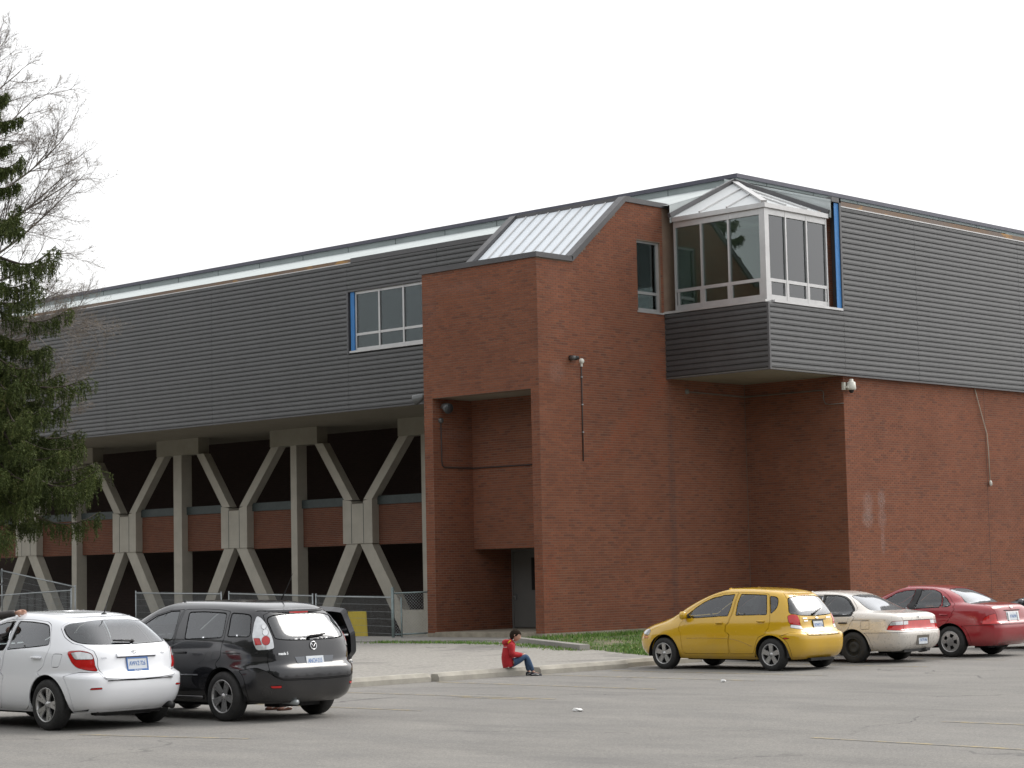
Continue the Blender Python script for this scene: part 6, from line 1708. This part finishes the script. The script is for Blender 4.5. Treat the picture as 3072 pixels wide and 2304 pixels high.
# ---- red sedan
F = [('w_front', Sd((1.88, .96), (1.70, 1.08), (1.495, 1.194), (1.321, 1.286), (1.112, 1.330), (.90, 1.342), (.915, 1.155), (.945, .967)), .02),
     ('w_quart', Sd((.20, .995), (.265, 1.235), (.119, 1.150), (.018, 1.064), (.016, 1.015), (.05, .995)), .02),
     ('w_rear', Sd((.79, .963), (.774, 1.154), (.755, 1.344), (.479, 1.342), (.310, 1.276), (.225, .985)), .02),
     ('t_post', Sd((.93, .955), (.91, 1.155), (.89, 1.352), (.74, 1.352), (.76, 1.154), (.775, .955)), .01),
     ('w_back', Rr((0, 1.360), (.25, 1.352), (.40, 1.330), (.436, 1.28), (.48, 1.20)) + Sd((-.19, 1.11), (-.38, 1.05)) + Rr((.49, 1.055), (.3, 1.066), (0, 1.07)), .03),
     ('w_wind', Fr((0, 1.345), (.40, 1.335), (.50, 1.30), (.60, 1.03), (.3, 1.0), (0, .99)), .02),
     ('l_tail', [('S', -.70, .648), ('S', -.736, .773), ('S', -.814, .831), ('R', .592, .860), ('R', .580, .76), ('R', .575, .658)], .02),
     ('l_head', Sd((2.9, .80), (2.9, .66), (3.15, .66)) + Fr((.45, .66), (.45, .76)), .01),
     ('c_boot', Rr((0, 1.05), (.62, 1.028), (.62, .99), (.57, .86), (.555, .66), (.5, .652), (0, .65)), .012),
     ('d_rear', Sd((.815, 1.366), (.479, 1.362), (.28, 1.30), (.08, 1.175), (-.06, 1.064), (-.094, .971), (-.08, .912), (.026, .725), (.128, .64), (.26, .53), (.33, .40), (.35, .28), (.90, .28), (.90, .6), (.86, .93)), .015),
     ('d_front', Sd((.83, 1.366), (1.112, 1.352), (1.36, 1.30), (1.70, 1.12), (1.98, .95), (2.0, .6), (1.96, .28), (.915, .28), (.915, .6), (.875, .93)), .015),
     ('c_bumper', Sd((-.42, .25), (-.36, .55), (-.26, .617), (-.69, .632)) + Rr((.56, .638), (.3, .634), (0, .632), (0, .23)), .01)]
P_red = paint('red_paint', (.30, .012, .020), 0, .22)
spec = dict(paint=P_red, wheel='cap', track=.745, seats=(1.15, .42), seatz=.19, dash=.93, mirror=(1.85, .98),
            trim={'t_post': ('door_post', M_black, False, .002)}, centre={'c_boot': ('boot_lid', P_red), 'c_bumper': ('rear_bumper', P_red)},
            lights={'l_tail': ('tail_light', M_lightred), 'l_head': ('headlight', M_lightclr)}, handles=[('d_rear', .21, .04, .845), ('d_front', 1.2, 1.03, .84)])
car, b, part, dl = build_car('red', 'sedan_car', F, spec, 'red sedan with silver wheel covers at the right edge')
S = b.S
number_plate(car, S, 0, .785, None)
T = Tail(S, 0, .785, .001); m = T.box(MB(), -.235, .235, -.10, .10, 0, .004); T.box(m, .155, .20, -.085, .085, 0, .02); T.box(m, -.20, -.155, -.085, .085, 0, .02); part(m, 'plate_surround', M_lightclr, dl['c_boot'])
T = Tail(S, 0, .965, .005); m = MB(); ring_patch(m, T, 0, 0, .036, .036, .006); T.box(m, -.046, .046, -.006, .006, .003, .008); part(m, 'badge', M_chrome, dl['c_boot'])
T = Tail(S, 0, .91, .001); part(T.box(MB(), -.30, .30, -.012, .006, 0, .004), 'boot_recess', M_liner, dl['c_boot'])
F_red = F
# ---- two more cars, seen only as slivers
F2 = [f for f in F if f[0] in ('w_front', 'w_rear', 'w_back', 'w_wind', 'w_quart', 'l_tail')]
P_dk = paint('slate_paint', (.05, .055, .065), .3)
build_car('red', 'sedan_car', F2, dict(paint=P_dk, wheel='cap', track=.745, mirror=(1.85, .98), lights={'l_tail': ('tail_light', M_lightred)}), 'slate grey sedan beyond the red one, only a sliver in view', loc=(-21.3, 41.25), mini=True)
P_tp = paint('taupe_paint', (.115, .095, .085), .4)
build_car('sedan', 'sedan_car', [('w_front', Sd((1.85, .92), (1.60, 1.09), (1.40, 1.21), (1.20, 1.272), (.78, 1.288), (.775, .89)), .03), ('w_rear', Sd((.72, .89), (.73, 1.285), (.486, 1.282), (.35, 1.252), (.082, 1.066), (.045, .922)), .03),
          ('w_back', Rr((0, 1.296), (.25, 1.288), (.43, 1.262)) + Sd((-.215, 1.02), (-.335, .990)) + Rr((.225, .992), (0, .990)), .03)],
          dict(paint=P_tp, wheel='cap', track=.735, mirror=(1.78, .93)), 'taupe brown car behind the white hatchback, only its roof in view', loc=(-30.2, 19.35), mini=True)
# ================================================================ people
def skin_mesh(verts, edges, radii, root=0, levels=1):
    """continuous surface grown over a skeleton"""
    me = bpy.data.meshes.new('skeleton'); me.from_pydata([tuple(v) for v in verts], edges, []); me.update()
    ob = bpy.data.objects.new('skeleton', me); COL.objects.link(ob)
    md = ob.modifiers.new('Skin', 'SKIN'); md.use_smooth_shade = True; md.branch_smoothing = 0.4
    for i, r_ in enumerate(radii):
        sv = me.skin_vertices[0].data[i]; sv.radius = (r_, r_) if not isinstance(r_, tuple) else r_; sv.use_root = (i == root)
    sb = ob.modifiers.new('Sub', 'SUBSURF'); sb.levels = levels; sb.render_levels = levels
    bpy.context.view_layer.update()
    e = bpy.data.meshes.new_from_object(ob.evaluated_get(bpy.context.evaluated_depsgraph_get()))
    vs_, fs_ = [tuple(v.co) for v in e.vertices], [tuple(p.vertices) for p in e.polygons]
    bpy.data.objects.remove(ob); bpy.data.meshes.remove(me); bpy.data.meshes.remove(e)
    return vs_, fs_
def chain_skin(J, chains, R, root, levels=1):
    names = []; E = []
    for c in chains:
        for n in c:
            if n not in names: names.append(n)
        for a, b in zip(c[:-1], c[1:]): E.append((names.index(a), names.index(b)))
    return skin_mesh([J[n] for n in names], E, [R[n] for n in names], names.index(root), levels)
def head_mb(mb, c, f, u, s):
    """head: centre c, facing f, up u, height s; skull, jaw, brow, nose"""
    f = Vector(f).normalized(); u = Vector(u); u = (u - f * u.dot(f)).normalized(); l = u.cross(f)
    n, m = 20, 14; vs_ = []
    for j in range(m + 1):
        b = pi * j / m
        for i in range(n):
            a = 2 * pi * i / n
            x, y, z = sin(b) * cos(a), sin(b) * sin(a), cos(b)
            w = 1.0 - .26 * max(0, -z) ** 1.3 * (1 if x > -.3 else .4)            # jaw narrows
            X = x * .46 + (.03 if x > 0 and z < 0 else 0); Y = y * .37 * w; Z = z * .5
            if x > 0.75 and -.25 < z < .25: X += .055 * max(0, 1 - abs(y) / .22) * max(0, 1 - abs(z + .05) / .28)   # nose
            if x > .5 and .02 < z < .25: X -= .018 * max(0, 1 - abs(abs(y) - .38) / .22)   # eye sockets
            if x < 0: X *= 1.06
            vs_.append(Vector(c) + (f * X + l * Y + u * Z) * s)
    fs_ = [(j * n + i, (j + 1) * n + i, (j + 1) * n + (i + 1) % n, j * n + (i + 1) % n) for j in range(m) for i in range(n)]
    mb.add(vs_, fs_, True)
    for sg in (1, -1):
        o = Vector(c) + l * (.36 * s * sg) - f * (.02 * s) - u * (.02 * s)
        mb.tube([o + u * .09 * s + l * (.01 * s * sg), o + l * (.05 * s * sg) - f * .04 * s, o - u * .09 * s], [.02 * s, .055 * s, .02 * s], 6)
    return f, l, u
def hair_mb(c, f, u, s, low=.05, fringe=.30, side=-.12):
    f = Vector(f).normalized(); u = Vector(u); u = (u - f * u.dot(f)).normalized(); l = u.cross(f)
    n, m = 24, 10; mb = MB(); rr = random.Random(2)
    vs_ = []
    for j in range(m + 1):
        for i in range(n):
            a = 2 * pi * i / n; x0, y0 = cos(a), sin(a)
            lowest = (fringe if x0 > .45 else side if x0 > -.2 else -.42) + rr.uniform(-.02, .02)
            zt = 1 - (1 - lowest / .5) * j / m; zt = max(-1, min(1, zt)); r_ = sqrt(max(0, 1 - zt * zt))
            k = 1.07 + .02 * rr.random()
            X = r_ * x0 * .46 * k * (1.06 if x0 < 0 else 1); Y = r_ * y0 * .375 * k; Z = zt * .5 * k
            vs_.append(Vector(c) + (f * X + l * Y + u * Z) * s)
    fs_ = [(j * n + i, (j + 1) * n + i, (j + 1) * n + (i + 1) % n, j * n + (i + 1) % n) for j in range(m) for i in range(n)]
    return mb.add(vs_, fs_, True)
def hand_mb(mb, w, d, palm, k=1.0, curl=.5):
    """palm and five bent fingers at wrist w, pointing d, palm facing 'palm'"""
    d = Vector(d).normalized(); p = Vector(palm); p = (p - d * p.dot(d)).normalized(); a = d.cross(p)
    w = Vector(w)
    mb.tube([w - d * .02 * k, w + d * .03 * k, w + d * .07 * k], [.022 * k, .032 * k, .034 * k], 8)
    for i, (o, L) in enumerate(((-.027, .055), (-.009, .068), (.009, .072), (.027, .062))):
        b = w + d * .07 * k + a * o * k
        m = b + (d * cos(curl * .5) + p * sin(curl * .5)) * L * .5 * k; e = m + (d * cos(curl * 1.6) + p * sin(curl * 1.6)) * L * .5 * k
        mb.tube([b - d * .02 * k, b, m, e], [.009 * k, .0095 * k, .0085 * k, .006 * k], 6)
    b = w + d * .025 * k - a * .03 * k; m = b + (d * .6 - a * .7 + p * .3).normalized() * .03 * k
    mb.tube([w + d * .01 * k, b, m, m + (d * .85 - a * .2 + p * .4).normalized() * .028 * k], [.012 * k, .012 * k, .010 * k, .007 * k], 6)
M_skin = plain('skin', (.46, .26, .19), .55, 0, .08, 20)
M_hair = plain('dark_brown_hair', (.022, .015, .011), .95, 0, .3, 40, .6, spec=.1)
def person(loc, rz, J, k, label, top, legs, shoe, bulk=1.13, name='person', hood=False, hand_dir=None, look=None, hair_kw={}, up=(0, 0, 1)):
    t = empty(name, loc, rz); tag(t, label, 'person')
    def part(mb, nm, mat):
        o = bpy.data.objects.new(nm, mb.mesh(nm, mat)); COL.objects.link(o); o.parent = t; return o
    J = {n: Vector(v) for n, v in J.items()}
    for s_ in 'lr':
        J['e2' + s_] = (J['elb_' + s_] + J['wri_' + s_]) / 2; J['k2' + s_] = (J['kne_' + s_] * .55 + J['ank_' + s_] * .45); J['t2' + s_] = (J['hip_' + s_] + J['kne_' + s_]) / 2
        J['a2' + s_] = (J['sho_' + s_] + J['elb_' + s_]) / 2; J['cuf_' + s_] = J['wri_' + s_].lerp(J['elb_' + s_], .06); J['hem_' + s_] = J['ank_' + s_].lerp(J['kne_' + s_], .08)
    R = dict(pelvis=.115 * k, waist=.105 * k, chest=.125 * k, neck=.055 * k, head0=.06 * k)
    for s_ in 'lr': R.update({'sho_' + s_: .058 * k, 'a2' + s_: .050 * k, 'elb_' + s_: .042 * k, 'e2' + s_: .040 * k, 'wri_' + s_: .027 * k, 'cuf_' + s_: .034 * k, 'hip_' + s_: .088 * k, 't2' + s_: .080 * k, 'kne_' + s_: .060 * k, 'k2' + s_: .058 * k, 'ank_' + s_: .038 * k, 'hem_' + s_: .05 * k, 'toe_' + s_: .03 * k})
    ch = [['pelvis', 'waist', 'chest', 'neck', 'head0']]
    for s_ in 'lr': ch += [['chest', 'sho_' + s_, 'a2' + s_, 'elb_' + s_, 'e2' + s_, 'wri_' + s_], ['pelvis', 'hip_' + s_, 't2' + s_, 'kne_' + s_, 'k2' + s_, 'ank_' + s_, 'toe_' + s_]]
    v, f = chain_skin(J, ch, {n: r_ * (.62 if n in ('pelvis', 'waist') else .58 if n[:3] in ('hip', 't2l', 't2r') else .82) for n, r_ in R.items()}, 'pelvis')
    bm = MB().add(v, f, True)
    look = Vector(look or (1, 0, -.3)); s = J.get('hs', Vector((.2 * k, 0, 0))).x
    ff, ll, uu = head_mb(bm, J['head'], look, up, s)
    for s_ in 'lr':
        d = (J['wri_' + s_] - J['elb_' + s_]).normalized(); hd = Vector(hand_dir) if hand_dir else d
        hand_mb(bm, J['wri_' + s_], hd, (0, -1 if s_ == 'l' else 1, -.4), k)
    part(bm, 'body', M_skin)
    part(hair_mb(J['head'], look, up, s, **hair_kw), 'hair', M_hair)
    m = MB()
    for sg in (1, -1): m.lathe([(0, .022 * s), (.016 * s, .015 * s), (.022 * s, 0)], 8, 'x', tuple(J['head'] + (ff * .43 + ll * (.15 * sg) + uu * .06) * s))
    part(m, 'eyes', M_black)
    part(MB().bar(J['head'] + (ff * .43 + ll * .09 - uu * .24) * s, J['head'] + (ff * .43 - ll * .09 - uu * .24) * s, .012 * s * 2, .022 * s), 'mouth', plain('lips', (.33, .12, .10), .6))
    # jacket: lofted torso with a hem, sleeves running into the shoulders
    lat = (J['sho_l'] - J['sho_r']); sw_ = lat.length / 2; lat.normalize()
    hem = J['pelvis'] + (J['pelvis'] - J['waist']).normalized() * .055 * k
    hem = hem - Vector((0, 0, .012 * k))
    sp = [hem, J['pelvis'], J['waist'], J['chest'], J['chest'].lerp(J['neck'], .55), J['neck'], J['neck'].lerp(J['head0'], .5)]
    rd = [(.128, .158), (.132, .160), (.125, .150), (.122, .155), (.098, .140), (.066, .075), (.062, .066)]
    b_ = bulk * k / 1.13; mj = MB(); n = 16; vs_ = []; rj = random.Random(8)
    fine_c, fine_r = [], []
    for i in range(len(sp) - 1):
        for q in range(4): t_ = q / 4; fine_c.append(sp[i].lerp(sp[i + 1], t_)); fine_r.append(tuple(rd[i][a_] + (rd[i + 1][a_] - rd[i][a_]) * t_ for a_ in (0, 1)))
    fine_c.append(sp[-1]); fine_r.append(rd[-1])
    for i, (c_, r_) in enumerate(zip(fine_c, fine_r)):
        d_ = (fine_c[min(i + 1, len(fine_c) - 1)] - fine_c[max(i - 1, 0)]).normalized(); fw = lat.cross(d_).normalized()
        for q in range(n):
            a_ = 2 * pi * q / n; w_ = 1 + rj.uniform(-.035, .035)
            vs_.append(c_ + (fw * cos(a_) * r_[0] + lat * sin(a_) * min(r_[1], sw_ / b_ * 1.02 if i > 10 else 9)) * b_ * w_)
    m_ = len(fine_c); fs_ = [(i * n + q, i * n + (q + 1) % n, (i + 1) * n + (q + 1) % n, (i + 1) * n + q) for i in range(m_ - 1) for q in range(n)]
    mj.add(vs_, [f_[::-1] for f_ in fs_], True)
    for s_ in 'lr':
        pts = [J['chest'].lerp(J['sho_' + s_], .55), J['sho_' + s_], J['a2' + s_], J['elb_' + s_], J['e2' + s_], J['cuf_' + s_]]; rs = [.07, .070, .060, .054, .050, .044]
        P_, R_ = [], []
        for i in range(len(pts) - 1):
            for q in range(4): P_.append(pts[i].lerp(pts[i + 1], q / 4)); R_.append((rs[i] + (rs[i + 1] - rs[i]) * q / 4) * b_ * (1 + rj.uniform(-.06, .06)))
        P_.append(pts[-1]); R_.append(rs[-1] * b_)
        for _ in range(2): P_ = [P_[0]] + [(P_[i - 1] + P_[i] * 2 + P_[i + 1]) / 4 for i in range(1, len(P_) - 1)] + [P_[-1]]
        mj.tube(P_, R_, 10)
    part(mj, 'jacket', top)
    Rt = {n: r_ * 1.10 for n, r_ in R.items()}; Rt['pelvis'] = .118 * k
    tc = [['waist', 'pelvis']] + [['pelvis', 'hip_' + s_, 't2' + s_, 'kne_' + s_, 'k2' + s_, 'hem_' + s_] for s_ in 'lr']
    Rt['waist'] = .08 * k
    v, f = chain_skin(J, tc, Rt, 'pelvis'); part(MB().add(v, f, True), 'trousers', legs)
    for s_ in 'lr':
        a, b = J['ank_' + s_], J['toe_' + s_]; d = (b - a); d.z = 0; d.normalize(); z0 = min(a.z, b.z) - .03 * k
        o = Vector((a.x, a.y, 0)); sd = Vector((-d.y, d.x, 0)); zb = b.z - .035 * k; m = MB(); vs_ = []
        prof = [(-.07, .030, .075), (-.05, .040, .095), (.0, .043, .105), (.06, .044, .080), (.11, .048, .062), (.16, .044, .050), (.19, .022, .035)]
        for x, wd, h in prof:
            for an in np.linspace(0, 2 * pi, 11)[:-1]:
                vs_.append(o + d * x * k + sd * (wd * k * cos(an)) + Vector((0, 0, zb + max(0.0, (h * .5 + h * .5 * sin(an)) * k))))
        n = 10; fs_ = [(i * n + j, i * n + (j + 1) % n, (i + 1) * n + (j + 1) % n, (i + 1) * n + j) for i in range(len(prof) - 1) for j in range(n)] + [tuple(range(n - 1, -1, -1)), tuple(range((len(prof) - 1) * n, len(prof) * n))]
        sh_ = part(m.add(vs_, fs_, True), 'shoe', shoe)
        st = MB()
        for sg in (1, -1): st.tube([o + d * -.05 * k + sd * (.043 * k * sg) + Vector((0, 0, zb + .035 * k)), o + d * .04 * k + sd * (.0455 * k * sg) + Vector((0, 0, zb + .05 * k)), o + d * .12 * k + sd * (.047 * k * sg) + Vector((0, 0, zb + .03 * k))], .006 * k, 5)
        o2 = bpy.data.objects.new('stripe', st.mesh('stripe', plain('shoe_white', (.6, .6, .58), .6))); COL.objects.link(o2); o2.parent = sh_
    return t, part, J
# the boy on the wheel stop
bd = Vector((-26.46, 27.93, 0)); ang = atan2(.70, .714)
J = dict(pelvis=(.0, 0, .235), waist=(-.02, 0, .345), chest=(.01, 0, .51), neck=(.065, 0, .635), head0=(.09, 0, .66), head=(.130, 0, .742), hs=(.208, 0, 0),
         sho_l=(.045, .12, .575), sho_r=(.045, -.12, .575), elb_l=(.07, .175, .40), elb_r=(.06, -.175, .40), wri_l=(.24, .06, .385), wri_r=(.235, -.07, .39),
         hip_l=(.03, .075, .225), hip_r=(.03, -.075, .225), kne_l=(.31, .09, .36), kne_r=(.32, -.075, .375), ank_l=(.36, .09, .065), ank_r=(.44, -.06, .065), toe_l=(.46, .10, .035), toe_r=(.55, -.05, .035))
M_redj = plain('red_fleece', (.36, .012, .018), .9, 0, .16, 12, .4, bscale=60)
M_jean = plain('blue_denim', (.045, .085, .16), .9, 0, .22, 14, .4, bscale=90)
M_shoe = plain('navy_shoe', (.014, .016, .026), .7, 0, .2, 20)
M_hair2 = M_hair
boy, part, J2 = person((bd.x, bd.y, -.012), ang, J, .80, 'boy in red hooded jacket and jeans sitting on a wheel stop', M_redj, M_jean, M_shoe, bulk=1.30, hair_kw=dict(fringe=.22, side=-.05), look=(1, -.12, -.45), up=(.35, 0, 1))
hd_ = MB(); hd_.tube([(.06, .10, .63), (-.02, .085, .625), (-.06, .0, .615), (-.02, -.085, .625), (.06, -.10, .63)], [.028, .048, .060, .048, .028], 10)
part(hd_, 'hood', M_redj)
part(MB().tube([(.035, -.115, .655), (.01, -.128, .635), (-.01, -.128, .605)], .012, 6), 'yellow_band', plain('yellow_band', (.62, .42, .01), .8))
part(MB().tube([(.09, .045, .668), (.05, .0, .680), (.09, -.045, .668)], .014, 6), 'collar', plain('white_collar', (.7, .7, .68), .9))
part(MB().bar((-.10, -.10, .535), (-.03, -.155, .54), .006, .008), 'logo_strip', plain('logo_white', (.6, .55, .55), .9))
# grown-up leaning in at the open sliding door of the dark minivan
vx, vy = CARPOS['van']
J = dict(pelvis=(0, 0, .93), waist=(.10, 0, 1.08), chest=(.30, 0, 1.20), neck=(.46, 0, 1.24), head0=(.50, 0, 1.25), head=(.60, 0, 1.24), hs=(.235, 0, 0),
         sho_l=(.33, .18, 1.20), sho_r=(.33, -.18, 1.20), elb_l=(.42, .24, .95), elb_r=(.42, -.24, .95), wri_l=(.62, .15, .88), wri_r=(.62, -.15, .88),
         hip_l=(0, .09, .90), hip_r=(0, -.09, .90), kne_l=(.05, .10, .48), kne_r=(.03, -.10, .48), ank_l=(.0, .11, .08), ank_r=(.0, -.11, .08), toe_l=(.13, .12, .035), toe_r=(.13, -.13, .035))
pf = onZ(832, 2129, 0)
person((pf.x + .1, max(pf.y, vy + 1.12), 0), -pi / 2, J, 1.0, 'person leaning into the dark minivan, feet showing beneath it', plain('navy_top', (.02, .025, .04), .9), plain('blue_denim', (.045, .085, .16), .9), plain('brown_shoe', (.17, .07, .045), .6), look=(1, .2, -.2), hair_kw=dict(fringe=.25, side=-.3))
# driver of the white hatchback and a grown-up standing by its door with an arm on the roof
wx_, wy_ = CARPOS['white']
J = dict(pelvis=(0, 0, .50), waist=(-.03, 0, .64), chest=(-.08, 0, .85), neck=(-.10, 0, 1.02), head0=(-.09, 0, 1.06), head=(-.07, 0, 1.17), hs=(.23, 0, 0),
         sho_l=(-.08, .18, .95), sho_r=(-.08, -.18, .95), elb_l=(.10, .23, .75), elb_r=(.10, -.23, .75), wri_l=(.36, .15, .86), wri_r=(.36, -.15, .86),
         hip_l=(.05, .09, .50), hip_r=(.05, -.09, .50), kne_l=(.45, .12, .58), kne_r=(.45, -.12, .58), ank_l=(.72, .12, .32), ank_r=(.72, -.12, .32), toe_l=(.85, .12, .30), toe_r=(.85, -.12, .30))
person((wx_ - 1.22, wy_ - .36, 0), pi, J, 1.0, 'person with dark hair seated at the wheel of the white hatchback', plain('grey_top', (.06, .055, .05), .9), plain('dark_trousers', (.02, .02, .024), .9), M_shoe, look=(1, 0, -.05), hair_kw=dict(fringe=.28, side=-.25))
J = dict(pelvis=(0, 0, .95), waist=(.0, 0, 1.08), chest=(.0, 0, 1.30), neck=(.0, 0, 1.48), head0=(.0, 0, 1.53), head=(.03, 0, 1.63), hs=(.24, 0, 0),
         sho_l=(.0, .19, 1.42), sho_r=(.02, -.19, 1.42), elb_l=(.05, .24, 1.16), elb_r=(.22, -.40, 1.44), wri_l=(.2, .2, 1.02), wri_r=(.40, -.60, 1.475),
         hip_l=(0, .09, .92), hip_r=(0, -.09, .92), kne_l=(.03, .10, .50), kne_r=(.03, -.10, .50), ank_l=(.0, .11, .08), ank_r=(.0, -.11, .08), toe_l=(.13, .12, .035), toe_r=(.13, -.13, .035))
person((wx_ - 1.62, wy_ - 1.02, 0), pi / 2, J, 1.0, 'person in dark leather jacket resting an arm on the white hatchback roof', plain('dark_leather', (.035, .028, .026), .45, 0, .2, 10, .4), plain('dark_trousers', (.02, .02, .024), .9), M_shoe, look=(1, -.3, 0))
